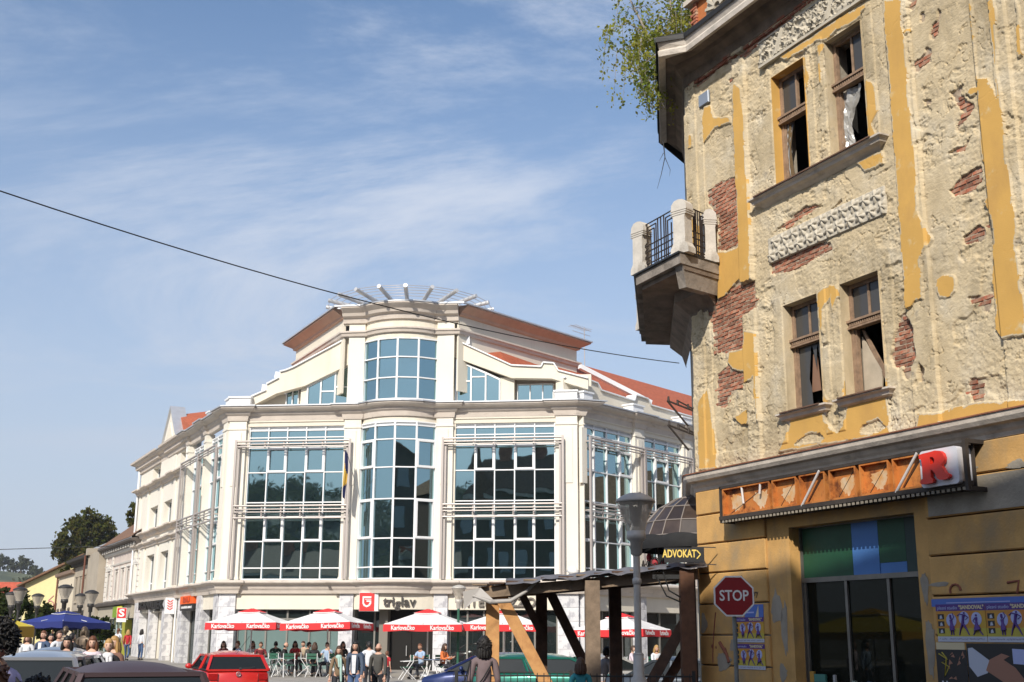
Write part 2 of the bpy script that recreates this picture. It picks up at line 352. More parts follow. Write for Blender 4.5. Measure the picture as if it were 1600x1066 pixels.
def main_path(o_p=0.0, jog=0.14, Lend=22.0, Wend=22.0, ljogs=True):
    """outline of the facade in world x,y from the far end of the left wing to the far end of the right wing"""
    pts = []
    def seg(fr, a, b, piers, base=0.0, sgn=1):
        cur = [(a, 0)]
        for p0, p1 in piers: cur += [(p0, 0), (p0, -jog), (p1, -jog), (p1, 0)]
        cur.append((b, 0)); return [wxy(fr, sgn * x, y) for x, y in cur]
    # left wing, from far to the corner (x = -u)
    pts += [wxy(fL, -Lend, 0)]
    for p0, p1 in ((8.55, 8.05), (4.65, 4.2)): pts += [wxy(fL, -p0, 0), wxy(fL, -p0, -jog), wxy(fL, -p1, -jog), wxy(fL, -p1, 0)]
    pts += [wxy(fL, -0.75, 0), wxy(fL, -0.75, -jog)]
    pts += [wxy(fF, 0.0 - 0.03, -jog), wxy(fF, 0.85, -jog), wxy(fF, 0.85, 0), wxy(fF, 5.6, 0), wxy(fF, 5.6, -jog), wxy(fF, 6.45, -jog)]
    pts += [wxy(fF, x, y) for x, y in arc_pts(*ARC, 14)]
    pts += [wxy(fF, 10.0, -jog), wxy(fF, 10.82, -jog), wxy(fF, 10.82, 0), wxy(fF, 15.6, 0), wxy(fF, 15.6, -jog), wxy(fF, 16.55, -jog)]
    pts += [wxy(fW, 0.12, -jog), wxy(fW, 0.12, 0)]
    for p0, p1 in ((4.25, 5.05), (8.7, 9.4)): pts += [wxy(fW, p0, 0), wxy(fW, p0, -jog), wxy(fW, p1, -jog), wxy(fW, p1, 0)]
    pts += [wxy(fW, Wend, 0)]
    return pts
path = main_path()
rel = lambda mb: mb          # sweeps are built in world coordinates
# ledge over the shops, upper cornice, string below it
mb = MB(); mb.sweep([(-0.2, 3.68), (0.10, 3.68), (0.14, 3.82), (0.2, 3.9), (0.26, 4.06), (0.42, 4.12), (0.46, 4.16), (0.46, 4.22), (0.40, 4.26), (-0.2, 4.31)], path)
P('ledge', mb, M_cornice, ID)
mb = MB(); mb.sweep([(-0.2, 11.72), (0.05, 11.72), (0.07, 11.8), (0.10, 11.95), (0.2, 12.03), (0.22, 12.13), (0.42, 12.2), (0.5, 12.28), (0.5, 12.36), (-0.3, 12.42)], path)
P('cornice', mb, M_cornice, ID)
mb = MB(); mb.sweep([(0.44, 12.365), (0.56, 12.35), (0.56, 12.41), (0.3, 12.44)], path)
P('gutter', mb, M_zinc, ID)
# capitals and pilasters
def pilaster(fr, u0, u1, z0=4.3, z1=11.72, out=0.14):
    mb = MB(); mb.box(u0, u1, -out, 0.3, z0, z1)
    mb.box(u0 - 0.03, u1 + 0.03, -out - 0.04, 0.1, z1 - 0.42, z1 - 0.34); mb.box(u0 + 0.22, u1 - 0.22, -out - 0.035, 0, z1 - 3.1, z1 - 0.55)
    mb.box(u0 - 0.03, u1 + 0.03, -out - 0.03, 0.1, z0, z0 + 0.12)
    P('pilaster', mb, M_cream2, fr)
for u0, u1 in ((0.0, 0.85), (5.63, 6.43), (10.02, 10.82), (15.6, 16.6)): pilaster(fF, u0, u1)
for u0, u1 in ((0.1, 0.16), (4.25, 5.05), (8.6, 9.4)): pilaster(fW, u0, u1)
for u0, u1 in ((-0.75, -0.02), (-4.6, -4.2), (-8.55, -8.1)): pilaster(fL, u0, u1)
# walls between
mb = MB()
for a, b in ((0.85, 5.63), (10.82, 15.6)):
    mb.box(a, b, 0.0, 0.3, 11.46, 11.75); mb.box(a, b, -0.05, 0.1, 11.66, 11.73)
    mb.box(a, a + 0.1, 0.02, 0.4, 4.3, 11.46); mb.box(b - 0.03, b, 0.02, 0.4, 4.3, 11.46)
mb.box(-0.3, 16.8, 0.6, 0.9, 0.2, 12.3)
P('wall', mb, M_cream, fF)
mb = MB()
for a, b in ((0.16, 4.25), (5.05, 8.6)):
    mb.box(a, b, 0.0, 0.3, 11.46, 11.75); mb.box(a, b, -0.05, 0.1, 11.66, 11.73)
mb.box(0, 22, 0.6, 0.9, 0.2, 12.3); mb.box(9.4, 22, 0.0, 0.5, 4.3, 12.3)
P('wall', mb, M_cream, fW)
# curved frieze over the centre bay
mb = MB(); ap = arc_pts(*ARC, 14, -0.03)
for a, b in zip(ap[:-1], ap[1:]):
    mb.add([(a[0], a[1], 11.46), (b[0], b[1], 11.46), (b[0], b[1], 11.75), (a[0], a[1], 11.75)], [(0, 1, 2, 3)])
P('curved_frieze', mb, M_cream, fF)

# --- windows: a bay has a white frame (mullions) with single panes as sub-parts
PANES = {}
def pane_mesh(w, h, m):
    k = (round(w, 2), round(h, 2), m.name)
    if k not in PANES:
        mb = MB(); mb.box(0, w, 0, 0.024, 0, h, b=0.006); PANES[k] = mb.mesh('pane', m)
    return PANES[k]
def bay(fr, us, zs, y, sash=(), mw=0.05, whitetop=True, m=None, name='window_bay', thick=0.10, zb=None):
    """us, zs: grid lines; sash: set of (col,row) with a heavier opening frame"""
    m = m or M_glass; mb = MB()
    for u in us: mb.box(u - mw / 2, u + mw / 2, y - thick, y + 0.05, zs[0], zs[-1])
    for z in zs: mb.box(us[0] - mw / 2 + 0.002, us[-1] + mw / 2 - 0.002, y - thick + 0.004, y + 0.046, z - mw / 2, z + mw / 2)
    for c, r in sash:
        a, b, z0, z1 = us[c], us[c + 1], zs[r], zs[r + 1]; t = 0.10
        for q in ((a, a + t, z0, z1), (b - t, b, z0, z1), (a + t, b - t, z0, z0 + t), (a + t, b - t, z1 - t, z1)): mb.box(q[0], q[1], y - thick - 0.03, y + 0.02, q[2], q[3])
    o = P(name, mb, M_white, fr)
    for r in range(len(zs) - 1):
        for c in range(len(us) - 1):
            g = mw / 2 + (0.08 if (c, r) in sash else 0.0)
            W_, H_ = us[c + 1] - us[c] - 2 * g, zs[r + 1] - zs[r] - 2 * g
            mm_ = M_white if (whitetop and r == len(zs) - 2) else m
            q = put('pane', pane_mesh(W_, H_, mm_), o, fr, (us[c] + g, y + random.uniform(-0.003, 0.003), zs[r] + g))
            if mm_ is not M_white: q.rotation_euler.z += random.uniform(-0.006, 0.006); q.rotation_euler.x = random.uniform(-0.003, 0.003)
    return o
ROWS = [4.33, 4.84, 6.06, 7.2, 7.42, 7.86, 9.27, 10.45, 10.93, 11.27, 11.45]
def lin(a, b, n): return [a + (b - a) * i / n for i in range(n + 1)]
bay(fF, lin(0.97, 5.6, 5), ROWS, 0.16, sash={(1, 2), (3, 2), (1, 6), (3, 6)})
bay(fF, lin(10.9, 15.54, 5), ROWS, 0.16, sash={(1, 2), (3, 2), (1, 6), (3, 6)})
bay(fW, lin(0.2, 4.2, 4), ROWS, 0.16, sash={(0, 2), (3, 2), (0, 6), (3, 6)})
bay(fW, lin(5.1, 8.55, 3), ROWS, 0.16, sash={(1, 2), (1, 6)})
bay(fL, lin(-4.15, -0.8, 3), ROWS, 0.26, sash={(1, 2), (1, 6)})
bay(fL, lin(-8.0, -4.7, 3), ROWS, 0.26, sash={(1, 6)})
# curved centre bays: each facet stands on the arc
def curved_bay(zs, sag, u0, u1, sash, n=4, whitetop=True, yo=0.0):
    pts = arc_pts(u0, u1, sag, n)
    for i in range(n):
        (ax, ay), (bx, by) = pts[i], pts[i + 1]; ay += yo; by += yo
        q = fF.sub(ax, ay, 0, math.atan2(by - ay, bx - ax)); L_ = math.hypot(bx - ax, by - ay)
        sub = lin(0.0, L_, 1)
        bay(q, sub, zs, 0.0, sash={(0, r) for c, r in sash if c == i}, whitetop=whitetop, name='curved_window', mw=0.055)
curved_bay([4.33, 4.84, 6.12, 7.9, 9.35, 10.65, 11.3, 11.46], 0.77, 6.5, 9.96, {(0, 2), (3, 2), (0, 4), (3, 4)})
# --- steel rails in front of the bays
def rails(fr, u0, u1, out=0.42, mids=(), caps=True):
    mb = MB()
    for z, r_ in ((7.1, 0.045), (7.37, 0.03), (7.5, 0.03), (7.66, 0.05), (10.43, 0.035), (10.55, 0.035), (10.69, 0.055)): mb.tube([(u0, -out, z), (u1, -out, z)], r_, 6)
    for u in (u0, u1): mb.box(u - 0.05, u + 0.05, -out - 0.05, -out + 0.05, 4.32, 10.75); mb.box(u - 0.05 + (0.13 if u == u0 else -0.13), u + 0.03 + (0.13 if u == u0 else -0.13), -out + 0.06, -out + 0.14, 4.32, 10.6)
    for z in (7.4, 10.55): 
        for u in (u0, u1): mb.box(u - 0.03, u + 0.03, -out, 0.1, z - 0.03, z + 0.03)
    for u in mids:
        for z0, z1 in ((7.06, 7.72), (10.38, 10.74)): mb.box(u - 0.03, u + 0.03, -out + 0.02, -out + 0.07, z0, z1); mb.box(u - 0.025, u + 0.025, -out, 0.15, z0 + 0.2, z0 + 0.25)
    P('steel_rail', mb, M_rail, fr)
rails(fF, 0.5, 6.0, mids=lin(0.97, 5.6, 5)[1:-1]); rails(fF, 10.4, 15.95, mids=lin(10.9, 15.54, 5)[1:-1])
rails(fW, 0.25, 4.65, mids=lin(0.2, 4.2, 4)[1:-1]); rails(fW, 4.7, 9.0, mids=lin(5.1, 8.55, 3)[1:-1])
rails(fL, -4.45, -0.8, mids=(-2.6,)); rails(fL, -8.35, -4.55, mids=(-6.4,))
# --- ground floor: marble slab piers, fascias, shop windows
def pier(fr, u0, u1, out=0.10, d=0.45, z1=3.68):
    n = max(1, round((u1 - u0) / 0.85)); zs = lin(0.1, z1, 6)
    for r_ in range(6):
        for c in range(n):
            w_ = (u1 - u0) / n; mb_ = PIER.setdefault((round(w_, 2), d), None)
            if mb_ is None:
                b_ = MB(); b_.box(0.004, w_ - 0.004, 0, d, 0.004, (z1 - 0.1) / 6 - 0.004, b=0.006); mb_ = PIER[(round(w_, 2), d)] = b_.mesh('marble_slab', M_marble)
            put('marble_slab', mb_, OB, fr, (u0 + c * w_, -out + random.uniform(0, 0.003), zs[r_]))
PIER = {}
for u0, u1 in ((0.0, 0.8), (5.7, 6.35), (10.05, 10.7), (15.65, 16.6)): pier(fF, u0, u1)
for u0, u1 in ((0.08, 0.9), (4.3, 5.0), (8.7, 9.4)): pier(fW, u0, u1)
for u0, u1 in ((-0.75, -0.02), (-4.2, -3.2), (-8.3, -7.3), (-12.2, -11.5), (-16.0, -15.4), (-20.4, -18.6)): pier(fL, u0, u1, d=0.5)
mb = MB()
for a, b in ((0.8, 5.7), (10.7, 15.65)): mb.box(a, b, 0.02, 0.5, 2.98, 3.7)
mb.parts('fascia', M_cream, OB, fF)
mb = MB(); ap = arc_pts(6.36, 10.04, 0.68, 14); mb.slab([(a, b) for a, b in ap] + [(10.04, 0.5), (6.36, 0.5)], 2.98, 3.7); P('fascia', mb, M_cream, fF)
mb = MB(); mb.box(0.9, 4.3, 0.02, 0.5, 2.98, 3.7); mb.box(5.0, 8.7, 0.02, 0.5, 2.98, 3.7); mb.box(9.4, 22, 0.02, 0.5, 0, 3.7); P('fascia', mb, M_cream, fW)
mb = MB(); mb.box(-3.2, -0.75, 0.02, 0.5, 3.0, 3.7); mb.box(-20.4, -3.2, 0.02, 0.5, 3.06, 3.7); P('fascia', mb, M_cream, fL)
def shopwin(fr, us, y, z0=0.25, z1=2.98, m=None, split=None, fm=None):
    mb = MB(); fm = fm or mat('anodised_frame', (0.22, 0.21, 0.19), 0.5, metal=0.3)
    for u in us: mb.box(u - 0.04, u + 0.04, y - 0.06, y + 0.04, z0 - 0.15, z1)
    zz = [z0, z1] + ([split] if split else [])
    for z in zz: mb.box(us[0], us[-1], y - 0.055, y + 0.035, z - 0.04, z + 0.04)
    o = P('shop_window', mb, fm, fr)
    zz = sorted(zz)
    for c in range(len(us) - 1):
        for r_ in range(len(zz) - 1):
            W_, H_ = us[c + 1] - us[c] - 0.08, zz[r_ + 1] - zz[r_] - 0.08
            mm_ = (m[r_] if isinstance(m, list) else m) or M_shopglass
            q = put('pane', pane_mesh(W_, H_, mm_), o, fr, (us[c] + 0.04, y, zz[r_] + 0.04)); q.rotation_euler.z += random.uniform(-0.01, 0.01)
shopwin(fF, [0.85, 1.25, 2.2, 3.2, 4.25, 5.2, 5.68], 0.3, m=[M_dimglass, M_shopglass], split=2.55)
shopwin(fF, [6.38, 7.25, 7.75], 0.5, m=M_shopglass)
shopwin(fF, [10.75, 11.55, 12.3, 13.2, 13.6, 14.6, 15.1, 15.6], 0.35, m=M_shopglass)
shopwin(fW, [0.95, 1.9, 3.0, 4.25], 0.3, m=M_shopglass); shopwin(fW, [5.05, 6.6, 8.65], 0.3, m=M_shopglass, split=1.9)
for a, b in ((-3.2, -0.75), (-7.3, -4.2), (-11.5, -8.3), (-15.4, -12.2), (-18.6, -16.0)): shopwin(fL, lin(a, b, 2), 0.42, m=M_shopglass, z1=3.05)
mb = MB(); mb.box(7.55, 7.95, 0.05, 0.9, 0.1, 3.0); P('entrance_column', mb, mat('taupe_column', (0.20, 0.18, 0.15), 0.7), fF)
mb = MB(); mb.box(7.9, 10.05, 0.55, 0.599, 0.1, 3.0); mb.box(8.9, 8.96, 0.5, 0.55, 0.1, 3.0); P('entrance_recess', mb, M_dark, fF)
mb = MB(); mb.tube([(8.75, 0.45, 0.95), (8.75, 0.45, 1.4)], 0.02, 6); P('door_handle', mb, M_pipe, fF)

# --- left wing, plain part: pilastered wall with deep window openings
def holed_wall(fr, u0, u1, z0, z1, holes, y=0.0, d=0.4, m=None, par=None, name='wall'):
    """wall as strips around rectangular holes given as (a,b,z0,z1) in rows"""
    mb = MB(); rows = {}
    for h in holes: rows.setdefault((h[2], h[3]), []).append(h)
    zc = z0
    for (a, b) in sorted(rows):
        if a > zc: mb.box(u0, u1, y, y + d, zc, a)
        x = u0
        for h in sorted(rows[(a, b)]):
            if h[0] > x: mb.box(x, h[0], y, y + d, a, b)
            x = h[1]
        if x < u1: mb.box(x, u1, y, y + d, a, b)
        zc = b
    if zc < z1: mb.box(u0, u1, y, y + d, zc, z1)
    return mb.build(name, m or M_cream2, par or OB, fr)
LW = [(-18.3, -16.05), (-14.3, -12.2), (-10.7, -8.6)]
holed_wall(fL, -22, -8.55, 4.3, 12.1, [(a, b, 4.32, 6.4) for a, b in LW] + [(a, b, 7.85, 9.24) for a, b in LW] + [(a, b, 10.7, 11.65) for a, b in LW], d=0.4)
for a, b in LW:
    for z0, z1 in ((4.32, 6.4), (7.85, 9.24), (10.7, 11.65)):
        mb = MB()
        for u in (a, (a + b) / 2, b): mb.box(u - 0.04, u + 0.04, 0.3, 0.38, z0, z1)
        for z in (z0, z1) + ((z0 + 0.45,) if z1 - z0 > 2 else ()): mb.box(a, b, 0.305, 0.375, z - 0.04, z + 0.04)
        o = P('window', mb, M_white, fL)
        for c in range(2): put('pane', pane_mesh((b - a) / 2 - 0.08, z1 - z0 - 0.08, M_houseglass), o, fL, (a + c * (b - a) / 2 + 0.04, 0.34, z0 + 0.04))
mb = MB(); mb.box(-22.2, -8.5, 0.41, 0.6, 0.2, 12.2); P('wall', mb, M_cream, fL)
mb = MB()
for u in (-21.6, -19.0, -15.2, -11.45): mb.box(u - 0.25, u + 0.25, -0.09, 0, 4.3, 6.9); mb.box(u - 0.25, u + 0.25, -0.09, 0, 7.8, 10.5)
mb.parts('pilaster', M_cream2, OB, fL)
def jogpath(fr, a, b, js, jog=0.1):
    c = [(a, 0)]
    for j in js: c += [(j - 0.35, 0), (j - 0.35, -jog), (j + 0.35, -jog), (j + 0.35, 0)]
    c.append((b, 0)); return [wxy(fr, x, y) for x, y in c]
jp = jogpath(fL, -22.2, -8.6, (-21.6, -19.0, -15.2, -11.45))
for prof in ([(-0.1, 6.9), (0.08, 6.92), (0.12, 7.05), (0.26, 7.12), (0.26, 7.2), (-0.1, 7.26)], [(-0.1, 7.5), (0.1, 7.52), (0.2, 7.7), (0.34, 7.74), (0.34, 7.82), (-0.1, 7.86)], [(-0.1, 10.3), (0.12, 10.34), (0.2, 10.5), (0.4, 10.56), (0.4, 10.64), (-0.1, 10.7)]):
    mb = MB(); mb.sweep(prof, jp); P('string_course', mb, M_cornice, ID)
for a, b in ((-22.3, -15.9), (-13.6, -8.7)):
    mb = MB(); mb.sweep([(-0.1, 11.72), (0.1, 11.74), (0.16, 11.95), (0.3, 12.0), (0.34, 12.25), (0.6, 12.35), (0.62, 12.46), (-0.2, 12.6)], [wxy(fL, a, 0.35), wxy(fL, a, 0), wxy(fL, b, 0), wxy(fL, b, 0.35)]); P('window_hood', mb, M_cornice, ID)
mb = MB(); mb.prism([(-15.7, 10.7), (-15.7, 12.7), (-14.75, 13.45), (-13.75, 14.65), (-12.75, 13.45), (-9.9, 12.7), (-9.9, 10.7)][:1] + [(-15.7, 12.6), (-13.8, 14.7), (-11.7, 12.65), (-11.7, 10.7)], -0.05, 0.5); P('gable', mb, M_cream2, fL)
mb = MB(); mb.prism([(-14.9, 12.5), (-13.8, 13.8), (-12.7, 12.5)], -0.1, -0.051); P('gable_panel', mb, M_cream, fL)
mb = MB()
for a, b in (((-15.8, 12.55), (-13.8, 14.76)), ((-13.8, 14.76), (-11.6, 12.6))): mb.bar((a[0], 0.25, a[1]), (b[0], 0.25, b[1]), 0.85, 0.08)
P('gable_flashing', mb, M_zinc, fL)
mb = MB(); mb.add([(-12.6, 0.3, 12.9), (-8.7, 0.4, 12.55), (-8.7, 4.5, 15.2), (-13.8, 4.5, 15.2), (-13.8, 0.3, 14.3)], [(0, 1, 2, 3, 4)]); mb.add([(-22, 0.3, 12.4), (-15.6, 0.3, 12.4), (-13.8, 4.5, 15.2), (-22, 4.5, 15.2)], [(0, 1, 2, 3)]); P('roof', mb, M_redtile, fL)
mb = MB(); mb.tube([(-22.05, -0.15, 0.3), (-22.05, -0.15, 12.3)], 0.07, 8); mb.tube([(-8.6, -0.12, 0.3), (-8.6, -0.12, 12.2)], 0.05, 8); mb.parts('downpipe', M_white, OB, fL)
mb = MB(); mb.box(-22.2, -22.0, 0.0, 9, 0.2, 12.1); P('end_wall', mb, M_cream2, fL)

# --- attic storey
mb = MB()   # parapet blocks on the cornice
for fr, a, b in ((fF, -0.1, 0.95), (fF, 15.55, 16.6), (fW, 0.2, 0.9), (fW, 4.2, 5.1), (fW, 8.6, 9.5), (fL, -4.7, -4.1), (fL, -0.8, 0.0)):
    q = MB(); q.box(a, b, -0.1, 0.5, 12.4, 12.85); q.box(a - 0.05, b + 0.05, -0.16, 0.55, 12.85, 12.93); P('parapet_block', q, M_white, fr)
# sloping parapets either side of the tower
AT = 0.45
def slopepar(fr, top, bot, y, name='sloping_parapet'):
    mb = MB(); mb.prism(bot + top[::-1], y, y + 0.45); P(name, mb, M_cream, fr)
    mb = MB()
    for a, b in zip(top[:-1], top[1:]):
        mb.bar((a[0], y + 0.2, a[1] + 0.03), (b[0], y + 0.2, b[1] + 0.03), 0.6, 0.06)
    P('parapet_flashing', mb, M_white, fr)
slopepar(fF, [(0.9, 12.95), (1.6, 13.25), (1.62, 13.55), (2.2, 13.85), (2.25, 14.15), (2.5, 14.2), (2.9, 14.35), (6.12, 16.05)], [(0.9, 12.5), (2.1, 13.1), (3.5, 13.45), (5.75, 14.5), (6.12, 14.7)], AT - 0.25)
slopepar(fF, [(10.55, 16.12), (11.15, 15.72), (11.16, 15.33), (13.5, 14.2), (14.9, 14.1), (15.0, 14.3), (15.5, 14.25), (15.7, 13.9), (17.1, 13.5)], [(10.55, 14.8), (10.85, 14.65), (13.5, 13.62), (15.4, 13.55), (17.1, 13.0)], AT - 0.25)
slopepar(fW, [(-0.3, 13.55), (1.4, 13.4), (1.55, 13.75), (2.3, 13.7), (2.6, 13.4), (5.4, 13.3), (5.55, 13.62), (6.6, 13.6), (6.9, 13.3), (21.9, 13.1)], [(-0.3, 12.6), (21.9, 12.6)], 0.7, 'parapet')
mb = MB()
for a, b in ((3.25, 3.6), (12.95, 13.6)): mb.box(a, b, AT, AT + 0.4, 12.4, 13.7)
mb.box(0.9, 3.4, AT + 0.4, AT + 0.6, 12.4, 13.2); mb.box(3.4, 5.9, AT + 0.4, AT + 0.6, 12.4, 14.2); mb.box(10.8, 17.2, AT + 0.6, AT + 0.9, 12.4, 13.9)
mb.parts('attic_wall', M_cream, OB, fF)
def trap_bay(us, tops, z0, zm, y):
    mb = MB()
    for u, t in zip(us, tops): mb.box(u - 0.035, u + 0.035, y - 0.08, y + 0.04, z0, t)
    for i in range(len(us) - 1):
        mb.bar((us[i], y - 0.02, tops[i]), (us[i + 1], y - 0.02, tops[i + 1]), 0.1, 0.09); mb.box(us[i], us[i + 1], y - 0.075, y + 0.035, z0 - 0.035, z0 + 0.04)
        if zm[i]: mb.box(us[i], us[i + 1], y - 0.075, y + 0.035, zm[i] - 0.03, zm[i] + 0.03)
    o = P('attic_window', mb, M_white, fF)
    for i in range(len(us) - 1):
        a, b = us[i] + 0.035, us[i + 1] - 0.035; ta, tb = tops[i] - 0.03, tops[i + 1] - 0.03
        g = [[(a, z0 + 0.04), (b, z0 + 0.04), (b, tb), (a, ta)]] if not zm[i] else [[(a, z0 + 0.04), (b, z0 + 0.04), (b, zm[i] - 0.03), (a, zm[i] - 0.03)], [(a, zm[i] + 0.03), (b, zm[i] + 0.03), (b, tb), (a, ta)]]
        for q in g:
            m_ = MB(); m_.prism(q, y, y + 0.02); m_.build('pane', M_glass, o, fF)
trap_bay([3.6, 4.25, 4.95, 5.66], [13.45, 13.78, 14.12, 14.48], 12.5, [0, 13.2, 13.4], AT)
trap_bay([10.88, 11.55, 12.25, 12.92], [14.56, 14.25, 13.93, 13.6], 12.55, [13.55, 13.75, 0], AT)
bay(fF, [2.45, 2.75, 3.05], [12.5, 13.35], AT + 0.35, whitetop=False, name='attic_window'); bay(fF, [13.7, 14.3, 14.9, 15.4], [12.5, 13.45], AT + 0.55, whitetop=False, name='attic_window')
# tower over the centre
mb = MB(); mb.box(5.68, 6.47, -0.12, 0.5, 12.4, 16.4); mb.box(9.98, 10.8, -0.12, 0.5, 12.4, 16.4); mb.parts('tower_pier', M_cream2, OB, fF)
curved_bay([12.55, 13.57, 14.55, 15.45], 0.74, 6.5, 9.96, set(), whitetop=False)
mb = MB(); ap = arc_pts(*ARC, 16, -0.02)
for a, b in zip(ap[:-1], ap[1:]): mb.add([(a[0], a[1], 15.45), (b[0], b[1], 15.45), (b[0], b[1], 17.0), (a[0], a[1], 17.0)], [(0, 1, 2, 3)]); mb.add([(a[0], a[1], 15.451), (b[0], b[1], 15.451), (b[0], b[1] + 0.5, 15.451), (a[0], a[1] + 0.5, 15.451)], [(3, 2, 1, 0)])
P('tower_frieze', mb, M_cream, fF)
TW = fF.w(11.0, -0.1); TL = fF.w(5.4, -0.1)
def tower_path(o=0.0, back=9.2, backL=7.6):
    pw = Fr((TW.x, TW.y), fW.a); pl = Fr((TL.x, TL.y), fL.a)
    return [wxy(pl, -backL, 6), wxy(pl, -backL, 0), wxy(pl, 0, 0), wxy(fF, 6.47, -0.13)] + [wxy(fF, x, y) for x, y in arc_pts(*ARC, 12)] + [wxy(fF, 9.98, -0.13), wxy(pw, 0, 0), wxy(pw, back, 0), wxy(pw, back, 6)]
tp = tower_path()
mb = MB(); mb.sweep([(-0.1, 13.0), (0.0, 13.0), (0.0, 16.9), (-0.1, 16.9)], tp[:3]); mb.sweep([(-0.1, 13.0), (0.0, 13.0), (0.0, 16.9), (-0.1, 16.9)], tp[-3:]); mb.sweep([(-0.1, 16.3), (0, 16.3), (0, 17.0), (-0.1, 17.0)], tp[2:-2]); P('tower_wall', mb, M_cream, ID)
mb = MB(); mb.sweep([(0.0, 15.72), (0.1, 15.74), (0.14, 15.86), (0.2, 15.9), (0.2, 15.98), (0.0, 16.02)], tp); P('tower_string', mb, M_cornice, ID)
TPF = [(0.0, 16.35), (0.1, 16.38), (0.14, 16.6), (0.3, 16.68), (0.36, 16.82), (0.52, 16.95), (0.6, 17.02), (0.6, 17.1), (-0.3, 17.14)]; TPS = [(0.0, 16.62), (0.12, 16.66), (0.16, 16.78), (0.4, 16.92), (0.56, 17.02), (0.56, 17.08), (-0.3, 17.13)]
mb = MB(); mb.sweep(TPF, tp[2:-2]); P('tower_cornice', mb, M_cornice, ID)
mb = MB(); mb.sweep(TPS, tp[:3]); P('side_cornice', mb, M_copper, ID)
mb = MB(); mb.sweep(TPS, tp[-3:]); P('side_cornice', mb, M_copper, ID)
mb = MB(); mb.sweep([(0.55, 17.1), (0.63, 17.09), (0.63, 17.16), (0.3, 17.18)], tp); P('gutter', mb, M_zinc, ID)
mb = MB(); mb.slab([(p[0], p[1]) for p in tp][::-1], 17.05, 17.2); P('tower_roof', mb, M_zinc, ID)
# ring of roof pipes with thin rails
cx, cy = wxy(fF, 8.2, 1.9)
mb = MB(); ring = []
for k in range(12):
    a = FA + R(-90 - 96 + k * 192 / 11.0)
    d = Vector((math.cos(a), math.sin(a), 0)); c = Vector((cx, cy, 17.35))
    q = MB(); q.tube([c + d * 2.5, c + d * 4.15 + Vector((0, 0, 0.25))], 0.10, 10, smooth=True); P('roof_pipe', q, M_pipe, ID)
    ring.append((c, d))
for t in (2.8, 3.15, 3.5, 3.8, 4.05): mb.tube([c + d * t + Vector((0, 0, 0.12 * (t - 2.5) + 0.1)) for c, d in ring], 0.014, 5)
P('roof_rail', mb, M_rail, ID)
# red tiled roofs behind the parapets
pw = Fr((TW.x, TW.y), fW.a)
a_ = [fF.w(11.15, 0.55, 15.0), fF.w(13.5, 0.62, 13.95), fF.w(16.6, 0.9, 13.4), fW.w(5.0, 1.1, 13.2)]; b_ = [pw.w(0.2, 0.02, 15.65), pw.w(3.0, 0.02, 15.45), pw.w(6.0, 0.02, 15.3), pw.w(9.25, 0.02, 15.0)]
mb = MB(); mb.add(a_ + b_, [(0, 1, 5, 4), (1, 2, 6, 5), (2, 3, 7, 6)]); P('roof', mb, M_redtile, ID)
mb = MB(); mb.add([fW.w(5.0, 1.1, 13.2), fW.w(16, 1.1, 13.2), fW.w(16, 6, 16.0), pw.w(9.25, 0.02, 15.0)], [(0, 1, 2, 3)]); P('roof', mb, M_redtile, ID)
mb = MB(); mb.add([fF.w(2.0, 0.7, 13.4), fF.w(5.6, 0.7, 15.3), Fr((TL.x, TL.y), fL.a).w(-2, 0.1, 15.6), Fr((TL.x, TL.y), fL.a).w(-7.6, 0.1, 15.2), fL.w(-6, 1.5, 12.6)], [(0, 1, 2, 3, 4)]); P('roof', mb, M_redtile, ID)
mb = MB(); mb.add([(0.0, 0.9, 13.2), (22, 0.9, 13.0), (22, 7, 16.8), (7.0, 7, 16.8)], [(0, 1, 2, 3)]); P('roof', mb, M_redtile, fW)
mb = MB(); mb.bar((3.2, 2.4, 14.95), (7.3, 0.95, 13.55), 0.25, 0.22); P('roof_flashing', mb, M_white, fW)
mb = MB(); mb.tube([(9.6, 6.9, 16.6), (9.6, 6.9, 19.0)], 0.025, 6)
for z, l in ((18.9, 1.3), (18.6, 1.1)): mb.tube([(9.6 - l, 6.9, z), (9.6 + l * 0.5, 6.9, z)], 0.015, 5)
for i in range(8): mb.tube([(8.5 + i * 0.2, 6.6, 18.9), (8.5 + i * 0.2, 7.2, 18.9)], 0.012, 4)
P('antenna', mb, M_rail, fW)
mb = MB(); mb.box(9, 22, 0.9, 9, 0.2, 13.0); mb.prism([(22, 12.9), (21.9, 12.9), (21.9, 13.0), (22, 13.0)], 0.9, 12); P('wall', mb, M_cream, fW)
mb = MB(); mb.add([fW.w(21.9, 0.9, 13.0), fW.w(21.9, 13, 13.0), fW.w(21.9, 7, 16.7)], [(0, 1, 2)]); P('gable', mb, M_cream, ID)
mb = MB(); mb.box(21.5, 21.9, 0.5, 13, 0.2, 13.0); P('end_wall', mb, M_cream2, fW)
# --- signs on the building
def wsign(name, label, fr, x, y, z, cat='sign'): 
    p = fr.w(x, y, z); return thing(name, label, cat, p, fr.a)
s = wsign('logo_sign', 'red and white square sign with a shield emblem left of the triglav lettering', fF, 7.15, -0.62, 3.3)
mb = MB(); mb.box(-0.36, 0.52, -0.12, 0.15, -0.42, 0.42, b=0.02); mb.build('box', M_wht, s)
mb = MB(); mb.box(-0.34, 0.34, -0.135, -0.122, -0.4, 0.4); mb.build('face', M_red, s)
mb = MB(); sh = [(-0.2, 0.24), (0.2, 0.24), (0.2, 0.17), (-0.13, 0.17), (-0.13, -0.05), (-0.07, -0.13), (0, -0.16), (0.08, -0.12), (0.13, -0.03), (0.13, 0.0), (-0.02, 0.0), (-0.02, 0.06), (0.2, 0.06), (0.2, -0.08), (0.13, -0.18), (0, -0.24), (-0.14, -0.18), (-0.2, -0.07)]
